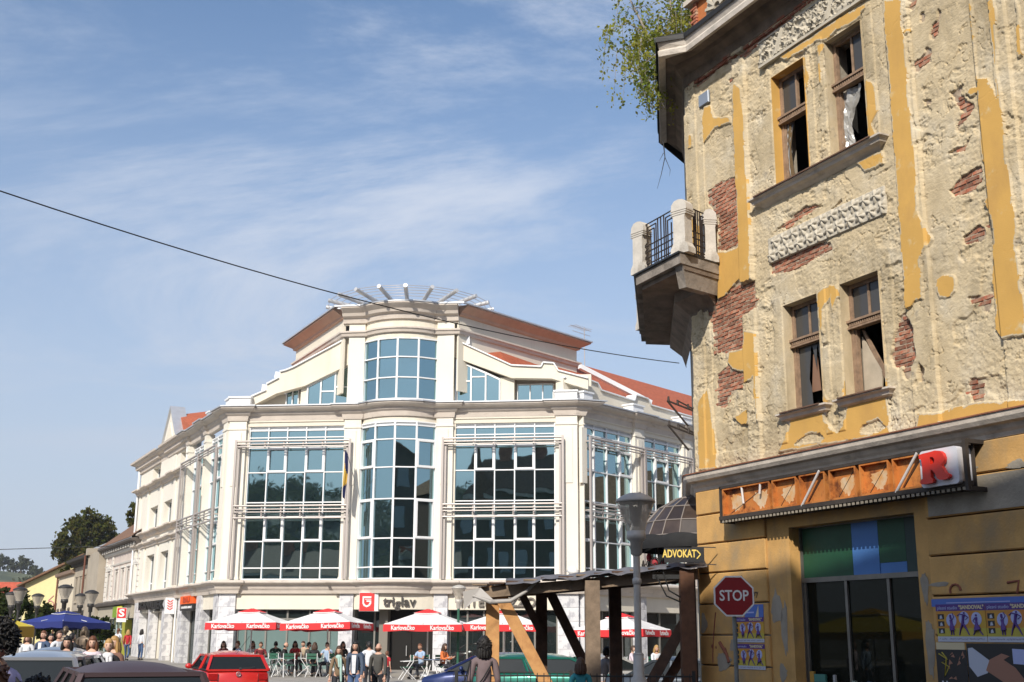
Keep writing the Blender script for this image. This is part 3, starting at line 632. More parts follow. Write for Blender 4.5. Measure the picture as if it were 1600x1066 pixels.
mb.prism(sh, -0.146, -0.136); mb.prism([(-0.08, 0.13), (0.2, 0.13), (0.2, 0.1), (-0.08, 0.1)], -0.146, -0.136); mb.build('emblem', M_wht, s)
s = wsign('lettering_sign', 'dark rounded letters spelling triglav on the cream fascia', fF, 8.5, -0.75, 3.28); WL = 0.0
for ch, adv in zip('triglav', (0.19, 0.2, 0.13, 0.26, 0.13, 0.26, 0.25)):      # each letter follows the curved fascia
    ub = 7.9 + WL + adv / 2; du = ub - 8.2; rr0 = (1.84 ** 2 + 0.68 ** 2) / (2 * 0.68); an = math.asin(du / rr0); fr_l = fF.sub(ub, rr0 - 0.68 - rr0 * math.cos(an) - 0.07, 3.3 - (0.07 if ch == 'g' else 0.0), an)
    me = text_mesh(ch, 0.56, 0.03, bold=0.014); c_z = 0.0; me.materials.clear(); me.materials.append(M_letters); put('letter', me, s, fr_l, (0, 0, 0)); WL += adv
s = wsign('lettering_sign', 'tall stencil letters INTERMEZZO on the fascia behind the timber canopy', fF, 12.9, -0.02, 3.3); text('letters', 'INTERMEZZO', 0.56, mat('grey_letters', (0.16, 0.14, 0.12), 0.6), s, None, (0, -0.03, 0), extrude=0.05, bold=0.012, sx=0.98, spacing=1.08)
s = wsign('lettering_sign', 'long row of black capital letters over the arcade of the left wing', fL, -15.2, -0.05, 3.42); text('letters', 'BOSNALIJEK', 0.62, M_black, s, None, (0, -0.05, 0), extrude=0.12, bold=0.02, sx=2.0)
s = thing('blade_sign', 'white box sign with a red wheat ear at the end of the black lettering', 'sign', fL.w(-8.75, -0.4, 3.28), 0.25)
mb = MB(); mb.box(-0.25, 0.25, -0.08, 0.08, -0.42, 0.42, b=0.02); mb.build('box', M_wht, s)
mb = MB()
for i in range(4):
    z = -0.22 + i * 0.13
    for sg in (-1, 1): mb.prism([(sg * 0.01, z), (sg * 0.14, z + 0.1), (sg * 0.14, z + 0.16), (sg * 0.01, z + 0.07)][::sg], -0.092, -0.082)
mb.build('emblem', M_red, s)
mb = MB(); mb.box(-0.03, 0.4, 0.0, 0.05, 0.3, 0.34); mb.build('bracket', M_black, s)
s = wsign('shop_sign', 'small orange sign over a black strip beside the marble piers', fL, -5.8, -0.1, 3.36)
mb = MB(); mb.box(-1.45, 1.45, -0.12, 0.05, -0.03, 0.36); mb.build('panel', mat('orange_sign', (0.85, 0.12, 0.01), 0.5), s)
mb = MB(); mb.box(-1.45, 1.45, -0.1, 0.05, -0.36, -0.04); mb.build('strip', M_black, s)
text('letters', 'BAU', 0.36, mat('dark_orange', (0.45, 0.05, 0.01), 0.5), s, None, (0, -0.13, 0.16), extrude=0.01, sx=2.2, bold=0.02); mb = MB()
for k in range(14): mb.box(-1.2 + k * 0.17, -1.2 + k * 0.17 + random.uniform(.07, .13), -0.11, -0.1, -0.25, -0.16 + random.uniform(0, .04))
mb.build('small_lettering', M_wht, s, kind='stuff')
# flag on a pole
fg = thing('flag', 'limp blue and yellow flag hanging from a slanted pole at the glazed front', 'flag', fF.w(6.2, -0.2, 8.2), FA)
mb = MB(); mb.tube([(0.25, 0.1, -0.1), (-0.15, -1.0, 1.9)], 0.02, 6); mb.build('pole', M_pipe, fg)
mb = MB(); vs = []; nz, nx = 26, 8
for i in range(nz + 1):
    for j in range(nx + 1):
        t = i / nz; q = j / nx
        vs.append((-0.16 + (q - 0.5) * (0.13 + 0.09 * math.sin(t * 3)) + 0.03 * math.sin(t * 5), -0.98 + 0.07 * math.sin(q * 9 + t * 2), 1.9 - t * 2.15 - 0.12 * q))
mb.add(vs, [(i * (nx + 1) + j, i * (nx + 1) + j + 1, (i + 1) * (nx + 1) + j + 1, (i + 1) * (nx + 1) + j) for i in range(nz) for j in range(nx)], 0, True)
for k, f in enumerate(mb.f):
    i, j = divmod(k, nx); t = i / nz
    mb.m[k] = 1 if (0.25 + 0.035 * j < t < 0.78 - 0.02 * j) else 0
mb.build('cloth', [mat('flag_blue', (0.015, 0.02, 0.09), 0.8), mat('flag_yellow', (0.5, 0.32, 0.05), 0.8)], fg)
# outlines on the old facade in metres along the wall and above the ground
YEL = [[(5.52,12.3),(5.5,10.85),(5.49,8.54),(5.48,7.7),(5.47,6.88),(5.61,6.92),(5.66,6.98),(5.86,6.96),(5.86,7.22),(5.85,7.6),(5.96,7.75),(6.11,7.88),(5.98,8.12),(5.89,8.38),(5.89,8.62),(5.95,9.11),(5.95,9.61),(5.9,10.19),(5.9,10.57),(5.91,11.27),(5.9,11.45),(5.88,11.75),(5.94,12.08)],
 [(7.3,10.05),(7.48,9.97),(7.6,9.6),(7.69,9.25),(7.68,8.44),(7.71,7.8),(7.74,7.57),(7.7,7.34),(7.71,6.93),(7.69,5.97),(7.25,6.01),(7.13,6.19),(7.18,6.63),(7.16,6.98),(7.28,7.43),(7.3,7.85),(7.14,8.11),(7.27,8.25),(7.22,8.55),(7.17,8.94),(7.22,9.57)],
 [(7.27,11.4),(7.32,11.37),(7.3,10.55),(7.3,10.05),(7.27,10),(7.23,10.58),(7.23,10.91)],
 [(7.62,11.22),(7.72,11.16),(7.73,10.67),(7.7,10.36),(7.66,10.08),(7.68,9.66),(7.68,8.75),(7.62,9.4),(7.59,9.83),(7.61,10.4)],
 [(8.06,10.99),(8.11,10.96),(8.08,10.08),(7.99,10.06)],
 [(7,9.94),(7.08,9.97),(7.27,9.94),(7.26,9.86),(7.1,9.84)],
 [(5.9,11.48),(6.04,11.53),(6.04,11.46),(5.92,11.41)],
 [(6.14,7.2),(6.24,7.25),(6.46,7.21),(6.5,7.12),(6.47,6.95),(6.34,6.88),(6.15,6.9),(6.1,7.01)],
 [(5.5,4.99),(5.57,5.21),(5.94,5.17),(6.61,5.19),(7.49,5.07),(7.81,5.07),(7.79,4.97),(7.47,4.96),(6.15,4.99)],
 [(2.08,5.06),(2.41,5.45),(2.46,5.67),(3.35,5.64),(3.36,5.45),(3.51,5.28),(3.66,5.17),(3.83,5.27),(3.97,5.65),(4.86,5.64),(4.9,5.35),(4.9,5.07),(4.96,4.96),(3.76,5.01),(3.16,5.02)],
 [(1.31,12.63),(1.55,12.43),(1.59,11.88),(1.6,11.16),(1.63,10.02),(1.6,8.46),(1.4,8.43),(1.3,8.44),(1.18,8.6),(1.01,8.54),(0.83,8.45),(0.69,8.36),(0.44,8.34),(0.41,9),(0.52,9.02),(0.43,9.35),(0.78,9.25),(1.26,9.21),(1.26,10.41),(1.23,11.76)],
 [(0.19,12.6),(0.41,12.53),(0.54,12.2),(1.07,12),(1.09,11.85),(0.81,11.9),(0.56,11.95),(0.14,11.79),(0.11,12.35)],
 [(-0.34,12.15),(-0.19,12.11),(-0.18,11.8),(-0.36,11.82)],
 [(-0.62,10.59),(0.03,10.01),(0.07,9.32),(-0.67,9.68)],
 [(2.43,12.21),(2.64,12.04),(2.59,11.48),(2.46,11.58),(2.43,11.9)],
 [(2.44,11.28),(2.63,11.24),(2.62,10.38),(2.46,10.48)],
 [(2.84,12.43),(3.5,12.35),(3.73,12.37),(4.01,12.27),(4.28,12.32),(4.88,12.28),(5.14,12.43),(4.69,12.52),(2.68,12.56)],
 [(3.8,12.26),(3.98,12.25),(4.09,11.87),(4.09,11.25),(4.11,10.15),(3.97,10.17),(3.95,10.81),(3.96,11.75),(3.94,12.12),(3.86,12.05),(3.83,11.44),(3.78,11.64)],
 [(3.4,12.22),(3.49,12.24),(3.53,11.79),(3.46,11.53),(3.39,11.93)],
 [(4.89,11.11),(5.15,10.89),(5.15,10.42),(4.98,10.25),(5.09,10.01),(4.89,9.98),(4.87,10.3)],
 [(4.52,9.72),(5.17,9.69),(5.17,9.46),(4.74,9.46),(4.64,9.6)],
 [(3.36,7.72),(3.65,7.77),(3.89,7.72),(4.09,7.35),(3.88,7.47),(3.76,7.24),(3.71,7.53),(3.52,7.39),(3.5,6.94),(3.42,7.01),(3.34,7.29)],
 [(3.84,5.7),(3.91,6.04),(4.12,6.02),(4.11,5.73),(3.97,5.68)],
 [(3.37,6),(3.49,5.76),(3.39,5.67),(3.35,5.79)],
 [(4.88,6.14),(4.94,6.1),(4.91,5.44),(4.85,5.7)],
 [(1.56,7.44),(1.63,7.37),(1.62,5.69),(1.55,5.7),(1.51,6.79)],
 [(0.64,7.03),(0.72,7.23),(1.24,7.2),(1.29,7.51),(1.56,7.43),(1.58,6.88),(1.6,6.63),(1.46,6.49),(1.26,6.49),(1.2,6.71),(0.81,6.87)],
 [(0.71,5.96),(0.88,5.97),(1.26,6.03),(1.23,5.71),(1,5.76)],
 [(-0.31,6.38),(0,6.64),(0.09,6.27),(0.14,5.84),(0.23,5.02),(-0.38,5.05)]]
NOY = [[(2.56,5.14),(2.66,5.22),(2.89,5.26),(3.23,5.25),(3.33,5.14),(3.22,5.08),(2.88,5.13)],
 [(4.21,5.1),(4.3,5.23),(4.65,5.28),(4.83,5.11),(4.43,5.05)]]
BRK = [[(0.19,10.69),(0.66,10.73),(1.15,10.71),(1.24,10.41),(1.23,9.29),(0.92,9.21),(0.47,9.36),(0.51,10.04),(0.21,10.41)],
 [(0.1,8.25),(0.44,8.35),(1.13,8.56),(1.25,8.4),(1.63,8.43),(1.59,7.88),(1.28,7.83),(1.21,7.21),(0.65,7.2),(0.27,7.33),(0.09,8.12)],
 [(0.31,6.88),(0.64,6.99),(1.2,6.69),(1.19,6.54),(0.78,6.41),(0.51,6.16),(0.24,6.25)],
 [(2.25,9.19),(2.56,9.29),(3.2,9.37),(3.63,9.23),(2.76,9.18)],
 [(3.79,9.13),(4.12,9.2),(4.15,9.15),(3.86,9.13)],
 [(2.1,8.62),(3.64,8.57),(3.79,8.37),(2.84,8.31),(2.12,8.42)],
 [(2.13,8.56),(3.18,8.65),(3.74,8.52),(3.79,8.39),(3.1,8.39),(2.21,8.33)],
 [(6.65,10.1),(6.94,10.11),(6.99,10.19),(6.88,9.97),(7.13,9.7),(6.95,9.55),(6.7,9.42),(6.89,9.7),(6.71,9.91)],
 [(6.12,10.2),(6.29,10.14),(6.28,10.06),(6.13,10.09)],
 [(6.51,9.13),(6.63,9.18),(6.83,9.14),(7,9.27),(6.82,9.05)],
 [(6.48,8.55),(6.77,8.68),(7.13,8.74),(7.14,8.48),(6.82,8.4),(6.55,8.45)],
 [(6.66,7.76),(7.04,7.81),(7.11,7.66),(7.01,7.55),(6.67,7.65)],
 [(6.69,6.82),(7.05,6.75),(7.08,6.67),(6.97,6.47),(6.89,6.52),(6.91,6.66),(6.76,6.71)],
 [(5.61,6),(5.74,5.86),(5.7,5.69),(5.6,5.71)],
 [(-0.16,13.18),(0.07,13.29),(1.28,13.21),(1.99,13.24),(3.15,13.23),(3.14,13.11),(2.28,13.07),(1.68,13.08),(0.85,13.19),(0.57,13.14),(0.06,13.12)],
 [(1.04,12.8),(1.22,12.82),(1.24,12.7),(1.08,12.72)]]
# ================================================================== the derelict yellow building
RO = (3.8951, 23.0); RA = math.atan2(-0.90044, 0.43499)
fR = Fr(RO, RA)
OL = thing('derelict_building', 'tall derelict corner house with peeling yellow render, bare brick patches and broken windows', 'building', (RO[0], RO[1], 0))
def Q(name, mb, m, fr=fR, par=None, loc=(0, 0, 0), label=None, kind=None): return mb.build(name, m, par or OL, fr, loc, label, kind)
M_plaster = mat('rough_old_plaster', (0.61, 0.505, 0.335), 0.95, col2=(0.50, 0.395, 0.24), vscale=2.2, bump=0.008, bscale=55, stain=[((0.63, 0.56, 0.43), 1.1, 0.48, 0.70, (1, 1, 1)), ((0.38, 0.305, 0.19), 0.8, 0.49, 0.66, (1.4, 1.4, 0.6)), ((0.34, 0.29, 0.22), 5.0, 0.6, 0.72, (1, 1, 0.8))])
M_yellow = mat('yellow_render', (0.61, 0.36, 0.095), 0.85, var=0.10, vscale=1.3, bump=0.002, bscale=50, stain=[((0.50, 0.29, 0.09), 1.3, 0.54, 0.78, (1, 1, 0.5)), ((0.60, 0.48, 0.27), 3.5, 0.6, 0.72, (1, 1, 1))])
M_mortar = mat('mortar_bed', (0.42, 0.33, 0.24), 0.95, var=0.3, vscale=9, bump=0.006, bscale=50)
M_brick = mat('old_brick', (0.36, 0.125, 0.07), 0.92, var=0.3, vscale=9, bump=0.004, bscale=60, objvar=0.4, stain=((0.46, 0.36, 0.25), 4, 0.52, 0.72, (1, 1, 1)))
M_oldyel = mat('ground_floor_render', (0.60, 0.35, 0.12), 0.9, var=0.22, vscale=1.4, bump=0.006, bscale=24, objvar=0.08, stain=((0.36, 0.25, 0.13), 1.3, 0.50, 0.72, (1, 1, 0.7)))
M_greyplas = mat('grey_plaster', (0.34, 0.30, 0.24), 0.95, var=0.2, vscale=2.5, bump=0.008, bscale=25)
M_oldcor = mat('weathered_cornice', (0.60, 0.53, 0.45), 0.9, var=0.25, vscale=2.5, bump=0.006, bscale=25, stain=((0.17, 0.145, 0.12), 1.8, 0.56, 0.8, (1, 1, 3)))
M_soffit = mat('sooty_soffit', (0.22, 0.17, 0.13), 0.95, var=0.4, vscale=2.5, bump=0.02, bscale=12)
M_oldwood = mat('weathered_window_wood', (0.30, 0.20, 0.13), 0.8, var=0.35, vscale=9, bump=0.004, bscale=30)
M_stucco = mat('stucco_relief', (0.52, 0.47, 0.38), 0.9, var=0.15, vscale=4)
M_rust = mat('rusty_sheet', (0.46, 0.13, 0.02), 0.75, col2=(0.52, 0.21, 0.05), vscale=2.2, objvar=0.12, stain=((0.13, 0.035, 0.008), 3.0, 0.5, 0.66, (1, 1, 1)))
M_oldglass = glassmat('dusty_glass', (0.45, 0.45, 0.47), (0.07, 0.068, 0.065), 0.08, rough=0.12, top=0.5, bump=0.01)
WIN = [(2.42, 3.36, 9.97, 12.24), (3.95, 4.88, 9.97, 12.25), (2.42, 3.36, 5.74, 7.71), (3.94, 4.87, 5.74, 7.71)]
U0, U1, Z0, Z1, CS = -0.5, 10.5, 4.95, 13.3, 0.0135
nu, nz_ = int((U1 - U0) / CS), int((Z1 - Z0) / CS)
gu = U0 + np.arange(nu + 1) * CS; gz_ = Z0 + np.arange(nz_ + 1) * CS
GU, GZ = np.meshgrid(gu, gz_, indexing='ij')
wx = (fbm(GU, GZ, 3.0, 4, 3) - 0.5) * 0.16 + (fbm(GU, GZ, 16.0, 3, 9) - 0.5) * 0.05
wy = (fbm(GU, GZ, 3.0, 4, 33) - 0.5) * 0.16 + (fbm(GU, GZ, 16.0, 3, 39) - 0.5) * 0.05
def mask(polys, k=1.0):
    m = np.zeros(GU.shape, bool)
    for p in polys:
        xs = [q[0] for q in p]; ys = [q[1] for q in p]
        i0 = max(0, int((min(xs) - 0.2 - U0) / CS)); i1 = min(nu + 1, int((max(xs) + 0.2 - U0) / CS) + 2); j0 = max(0, int((min(ys) - 0.2 - Z0) / CS)); j1 = min(nz_ + 1, int((max(ys) + 0.2 - Z0) / CS) + 2)
        if i1 <= i0 or j1 <= j0: continue
        s_ = (slice(i0, i1), slice(j0, j1)); m[s_] |= inpoly(GU[s_] + wx[s_] * k, GZ[s_] + wy[s_] * k, p)
    return m
# straight edges of the flat pilasters stay straight: raised bands
PIL = [(1.25, 1.61), (5.46, 5.98), (7.27, 7.86), (9.1, 9.6)]
my = mask(YEL, 0.45) & ~mask(NOY, 0.5)
# more yellow further along the wall beyond the second pilaster
my |= ((GU > 8.2) & (fbm(GU, GZ, 0.9, 5, 71) > 0.56))
core = my.copy()
for k in (1, 2): core[k:, :] &= my[:-k, :]; core[:-k, :] &= my[k:, :]; core[:, k:] &= my[:, :-k]; core[:, :-k] &= my[:, k:]
rim = my & ~core & (fbm(GU, GZ, 4.0, 3, 301) > 0.46)      # pale undercoat showing along the torn edges
mbk = mask(BRK, 0.8) & ~my
mbk |= (fbm(GU, GZ, 1.1, 5, 91) > 0.71) & ~my & (GU > 5)
rel = np.zeros(GU.shape)
for a, b in PIL: rel += 0.055 * ((GU > a) & (GU < b))
for a, b in ((2.1, 2.38), (3.42, 3.58), (3.7, 3.9), (4.93, 5.15)): rel += 0.02 * ((GU > a) & (GU < b) & (((GZ > 9.9) & (GZ < 12.4)) | ((GZ > 5.2) & (GZ < 7.9))))
rel += 0.02 * ((GU > 0.12) & (GU < 1.25) & (GZ > 5.3) & (GZ < 13.0)) * -1
rel += 0.03 * (GU < -0.1)
rough = (fbm(GU, GZ, 2.2, 4, 5) - 0.5) * 0.018 + (fbm(GU * 1.0, GZ * 1.5, 11.0, 4, 6) - 0.5) * 0.022 + (fbm(GU, GZ, 34.0, 2, 8) - 0.5) * 0.016
# chipped-off steps in the coarse coat and wandering cracks
chip = fbm(GU * 0.9, GZ * 1.5, 1.6, 6, 21, 0.6); rough -= 0.017 * (chip > 0.56) + 0.014 * (chip > 0.62)
smooth_zone = (fbm(GU, GZ, 0.8, 4, 77) > 0.53) | ((GU > 6.0) & (GU < 7.2) & (GZ > 10.55 + 0.15 * np.sin(GU * 7))) | ((GU > -0.3) & (GU < 1.2) & (GZ > 10.2) & (GZ < 11.6))
rough = np.where(smooth_zone, rough * 0.35 + 0.006, rough)
cr = np.abs(fbm(GU, GZ, 1.25, 5, 41, 0.55) - 0.5); cmask = fbm(GU, GZ, 0.7, 3, 55)
rough -= 0.036 * np.clip(1 - cr / 0.006, 0, 1) * (cmask > 0.44)
cr2 = np.abs(fbm(GU, GZ, 2.6, 4, 141, 0.55) - 0.5); rough -= 0.014 * np.clip(1 - cr2 / 0.006, 0, 1) * (cmask < 0.55)
h = rel + rough
h = np.where(my, rel + 0.03 + (fbm(GU, GZ, 1.3, 4, 12) - 0.5) * 0.010 - 0.004 * np.clip(1 - np.abs(fbm(GU, GZ, 0.9, 4, 62) - 0.5) / 0.004, 0, 1), h)
h = np.where(mbk, -0.038 + (fbm(GU, GZ, 20, 3, 15) - 0.5) * 0.02, h)
V = np.stack([GU, -h, GZ], -1).reshape(-1, 3)
idx = np.arange((nu + 1) * (nz_ + 1)).reshape(nu + 1, nz_ + 1)
quads = np.stack([idx[:-1, :-1], idx[1:, :-1], idx[1:, 1:], idx[:-1, 1:]], -1)
cu_, cz_ = GU[:-1, :-1] + CS / 2, GZ[:-1, :-1] + CS / 2
hole = np.zeros(cu_.shape, bool)
for a, b, z0, z1 in WIN + [(8.35, 9.3, 9.97, 12.24)][:0]: hole |= (cu_ > a) & (cu_ < b) & (cz_ > z0) & (cz_ < z1)
yy_ = my & ~rim; cy_ = yy_[:-1, :-1] & yy_[1:, 1:]; cbk = mbk[:-1, :-1] & mbk[1:, 1:] & ~cy_
def submesh(name, sel, m):
    q = quads[sel & ~hole].reshape(-1, 4); used, inv = np.unique(q, return_inverse=True)
    me = bpy.data.meshes.new(name); me.vertices.add(len(used)); me.vertices.foreach_set('co', V[used].astype(np.float32).ravel())
    n = len(q); me.loops.add(n * 4); me.polygons.add(n); me.loops.foreach_set('vertex_index', inv.astype(np.int32).ravel())
    me.polygons.foreach_set('loop_start', np.arange(0, n * 4, 4, dtype=np.int32)); me.materials.append(m); me.update(calc_edges=True)
    return put(name, me, OL, fR)
submesh('cream_plaster', ~cy_ & ~cbk, M_plaster); submesh('yellow_render', cy_, M_yellow); submesh('mortar_bed', cbk, M_mortar)['kind'] = 'stuff'
# single bricks where the coats have fallen off
BM = []
for k in range(4):
    b_ = MB(); l, hh, d = 0.118, 0.029, 0.05
    j = lambda s: random.uniform(-s, s)
    fr_ = [(-l + j(.012), -hh + j(.006)), (l + j(.012), -hh + j(.006)), (l + j(.012), hh + j(.006)), (-l + j(.012), hh + j(.006))]
    vs = [(x * 0.95, -d - j(.004), z * 0.86) for x, z in fr_] + [(x, -d + 0.02, z) for x, z in fr_] + [(x, d, z) for x, z in fr_]
    b_.add(vs, [(0, 1, 2, 3), (0, 4, 5, 1), (1, 5, 6, 2), (2, 6, 7, 3), (3, 7, 4, 0), (4, 8, 9, 5), (5, 9, 10, 6), (6, 10, 11, 7), (7, 11, 8, 4)])
    BM.append(b_.mesh('brick', M_brick))
bricks = []
row = 0; z = Z0 + 0.03
while z < Z1 - 0.03:
    u = U0 + (0.06 if row % 2 else 0.185)
    while u < U1 - 0.1:
        i, j_ = int((u - U0) / CS), int((z - Z0) / CS)
        c = mbk[min(i, nu), min(j_, nz_)]; l_ = mbk[max(i - 8, 0), min(j_, nz_)]; r_ = mbk[min(i + 8, nu), min(j_, nz_)]
        if c and (l_ or r_) and not any(a - 0.1 < u < b + 0.1 and z0 - 0.03 < z < z1 + 0.03 for a, b, z0, z1 in WIN): bricks.append((u, z))
        u += 0.25
    z += 0.075; row += 1
bricks = [b for b in bricks if b[0] < 8.2] + [b for b in bricks if b[0] >= 8.2]
bricks.sort(key=lambda b: (b[0] > 8.0, b[1] > 13.0))
for k, (u, z) in enumerate(bricks[:300]):
    o = put('brick', BM[k % 4], OL, fR, (u + random.uniform(-.006, .006), 0.074 + random.uniform(-.006, .010), z))
if len(bricks) > 300:
    mb = MB(); src = [(list(v.co), ) for v in BM[0].vertices]
    for u, z in bricks[300:]: mb.box(u - 0.115, u + 0.115, 0.024 + random.uniform(-.006, .01), 0.09, z - 0.028, z + 0.028, b=0.006)
    Q('brickwork', mb, M_brick, kind='stuff')
# eaves band of bare brick and sooty cove
eb = []
mb = MB()
for r_ in range(9):
    for k in range(44):
        u = -0.45 + 0.25 * k + (0.125 if r_ % 2 else 0)
        mb.box(u, u + 0.235, -0.012 - 0.05 * max(0, r_ - 3) * 0.3 + random.uniform(-.012, .012), 0.1, 13.22 + r_ * 0.075 - 0.45 * 0, 13.22 + r_ * 0.075 + 0.062, b=0.006)
Q('brick_frieze', mb, M_brick, kind='stuff')
# --- body of the house behind the skin
CH = 0.139; CC = math.cos(R(8)); 
pR = fR.w(-0.5, 0.0); fC = Fr((pR.x, pR.y), R(90 - 8))        # splayed corner face, x runs away from the street
pS = fC.w(3.9, 0); fS = Fr((pS.x, pS.y), R(90 - 64))
def outline(o=0.0):
    """plan of the house: street face, splayed corner, side street"""
    return [wxy(fR, 18, -o), wxy(fR, -0.5, -o)]
body = [wxy(fR, 11, 0.12), wxy(fR, -0.42, 0.12), wxy(fC, 0.08, -0.002), wxy(fC, 3.9, 0), wxy(fS, 7, 0), wxy(fR, 11, 9)]
mb = MB(); mb.slab([wxy(fC, 0.0, 0.0), wxy(fC, 3.9, 0), wxy(fS, 9, 0), wxy(fS, 9, -0.35), wxy(fC, 3.6, -0.35), wxy(fC, 0.1, -0.35)], 0.0, 13.5)
Q('side_wall', mb, M_greyplas, ID)
mb = MB(); mb.box(-0.5, 2.42, 0.1, 0.5, 4.9, 13.9); mb.box(4.88, 10.5, 0.1, 0.5, 4.9, 13.9)
mb.box(3.36, 3.94, 0.1, 0.5, 4.9, 13.9)
for a, b, z0, z1 in ((2.42, 3.36, 4.9, 5.74), (2.42, 3.36, 7.71, 9.97), (2.42, 3.36, 12.24, 13.9), (3.94, 4.88, 4.9, 5.74), (3.94, 4.88, 7.71, 9.97), (3.94, 4.88, 12.24, 13.9)): mb.box(a, b, 0.1, 0.5, z0, z1)
mb.box(10.5, 16, -0.02, 0.5, 0, 13.9)
Q('wall_core', mb, M_greyplas)
# --- windows with old double casements
fw_ = 0.055
for k, (a, b, z0, z1) in enumerate(WIN):
    mb = MB()   # reveals
    for q in ((a - 0.004, a + 0.001), (b - 0.001, b + 0.004)): mb.box(q[0], q[1], -0.02, 0.3, z0, z1)
    mb.box(a, b, -0.02, 0.3, z1 - 0.001, z1 + 0.004); mb.parts('reveal', M_yellow if k == 0 else M_plaster, OL, fR)
    mb = MB(); y0, y1 = 0.17, 0.24; tz = z0 + (z1 - z0) * (0.635 if k < 2 else 0.665)
    for q in ((a, a + 0.075), (b - 0.075, b)): mb.box(q[0], q[1], y0, y1, z0, z1)
    mb.box(a, b, y0 + 0.002, y1, z1 - 0.07, z1 - 0.001); mb.box(a, b, y0 + 0.002, y1, z0, z0 + 0.05)
    mb.box(a - 0.0, b + 0.0, y0 - 0.09, y1, tz - 0.02, tz + 0.02); mb.box(a, b, y0 - 0.05, y1, tz - 0.1, tz - 0.02); mb.box(a, b, y0 - 0.075, y1, tz - 0.13, tz - 0.1)
    n = 16
    for i in range(n): mb.box(a + 0.05 + i * (b - a - 0.1) / n, a + 0.05 + (i + 0.55) * (b - a - 0.1) / n, y0 - 0.07, y0 - 0.05, tz - 0.09, tz - 0.035)
    mb.box((a + b) / 2 - 0.022, (a + b) / 2 + 0.022, y0 + 0.01, y1, tz + 0.02, z1 - 0.07)
    mb.box(a + 0.075, a + 0.115, y0 + 0.02, y1 + 0.02, z0 + 0.05, tz - 0.13); mb.box(b - 0.115, b - 0.075, y0 + 0.02, y1 + 0.02, z0 + 0.05, tz - 0.13)
    wf = Q('window', mb, M_oldwood)
    # panes above the transom; broken ones below
    for s_ in (0, 1):
        if k == 0 and s_ == 1 or k == 1 and s_ == 0: continue
        u0, u1 = (a + 0.08, (a + b) / 2 - 0.02) if s_ == 0 else ((a + b) / 2 + 0.02, b - 0.08)
        m_ = MB(); m_.box(u0, u1, y0 + 0.03, y0 + 0.036, tz + 0.02, z1 - 0.07); m_.build('pane', M_oldglass, wf, fR)
    w0, w1, q0, q1 = a + 0.11, b - 0.11, z0 + 0.05, tz - 0.13; W_, H_ = w1 - w0, q1 - q0
    if k == 2: shards = [[(0, 0), (.42, 0), (.40, .3), (.33, .45), (.45, .95), (.5, .98), (.62, .62), (.66, .9), (.72, 1), (0, 1)], [(.72, 1), (.78, .55), (.84, .9), (1, .15), (1, 1)]]
    elif k == 3: shards = []
    elif k == 1: shards = []
    else: shards = [[(0, 1), (.28, 1), (.12, .6), (.2, .2), (.3, .03), (0, 0)]]
    for sh in shards:
        m_ = MB(); m_.prism([(w0 + x * W_, q0 + y * H_) for x, y in sh], y0 + 0.04, y0 + 0.046); m_.build('broken_pane', M_oldglass, wf, fR)
    if k == 3:      # leaning boards behind the empty casement
        for pl, mm_ in (([(.0, .0), (.55, 0), (.62, .3), (.02, .9)], mat('pale_board', (0.52, 0.44, 0.33), 0.85, var=0.2)), ([(.02, 1), (.12, .98), (.95, .06), (.8, .02)], M_oldwood)):
            m_ = MB(); m_.prism([(w0 + x * W_, q0 + y * H_) for x, y in pl], y0 + 0.12, y0 + 0.15); m_.build('loose_board', mm_, wf, fR)
    if k == 2:
        m_ = MB(); m_.prism([(w0 + x * W_, q0 + y * H_) for x, y in ((.3, .25), (.62, .25), (.55, .8), (.42, .85))], y0 + 0.1, y0 + 0.12); m_.build('torn_curtain', mat('brown_cloth', (0.25, 0.14, 0.09), 0.9), wf, fR)
    if k in (0, 1):  # crumpled plastic sheet
        m_ = MB(); nx, ny = 9, 16
        ex = (0.2, 0.75) if k == 1 else (0.02, 0.26)
        vs = []
        for i in range(ny + 1):
            for j in range(nx + 1):
                t = i / ny; q = j / nx; lim = ex[1] * (0.75 + 0.25 * math.sin(t * 7 + 1)) * (1.0 - 0.45 * t if k == 1 else 1 - 0.3 * math.sin(t * 3))
                vs.append((w0 - 0.03 + (ex[0] * 0 + q * lim) * W_, y0 + 0.06 + 0.03 * math.sin(q * 11 + t * 6) + random.uniform(-.018, .018), q0 + (1 - t) * H_ * 0.98))
        m_.add(vs, [(i * (nx + 1) + j, (i + 1) * (nx + 1) + j, (i + 1) * (nx + 1) + j + 1, i * (nx + 1) + j + 1) for i in range(ny) for j in range(nx)], 0, False)
        m_.build('plastic_sheet', mat('clouded_plastic', (0.33, 0.32, 0.30), 0.25, spec=0.8), wf, fR)
    mb = MB(); mb.box(a - 0.3, b + 0.3, 1.6, 1.65, z0 - 0.5, z1 + 0.5); mb.box(a - 0.3, a - 0.28, 0.45, 1.6, z0 - 0.5, z1 + 0.5); mb.box(b + 0.28, b + 0.3, 0.45, 1.6, z0 - 0.5, z1 + 0.5); mb.box(a - 0.3, b + 0.3, 0.45, 1.6, z1 + 0.5, z1 + 0.52); mb.box(a - 0.3, b + 0.3, 0.45, 1.6, z0 - 0.52, z0 - 0.5); Q('room', mb, M_dark)
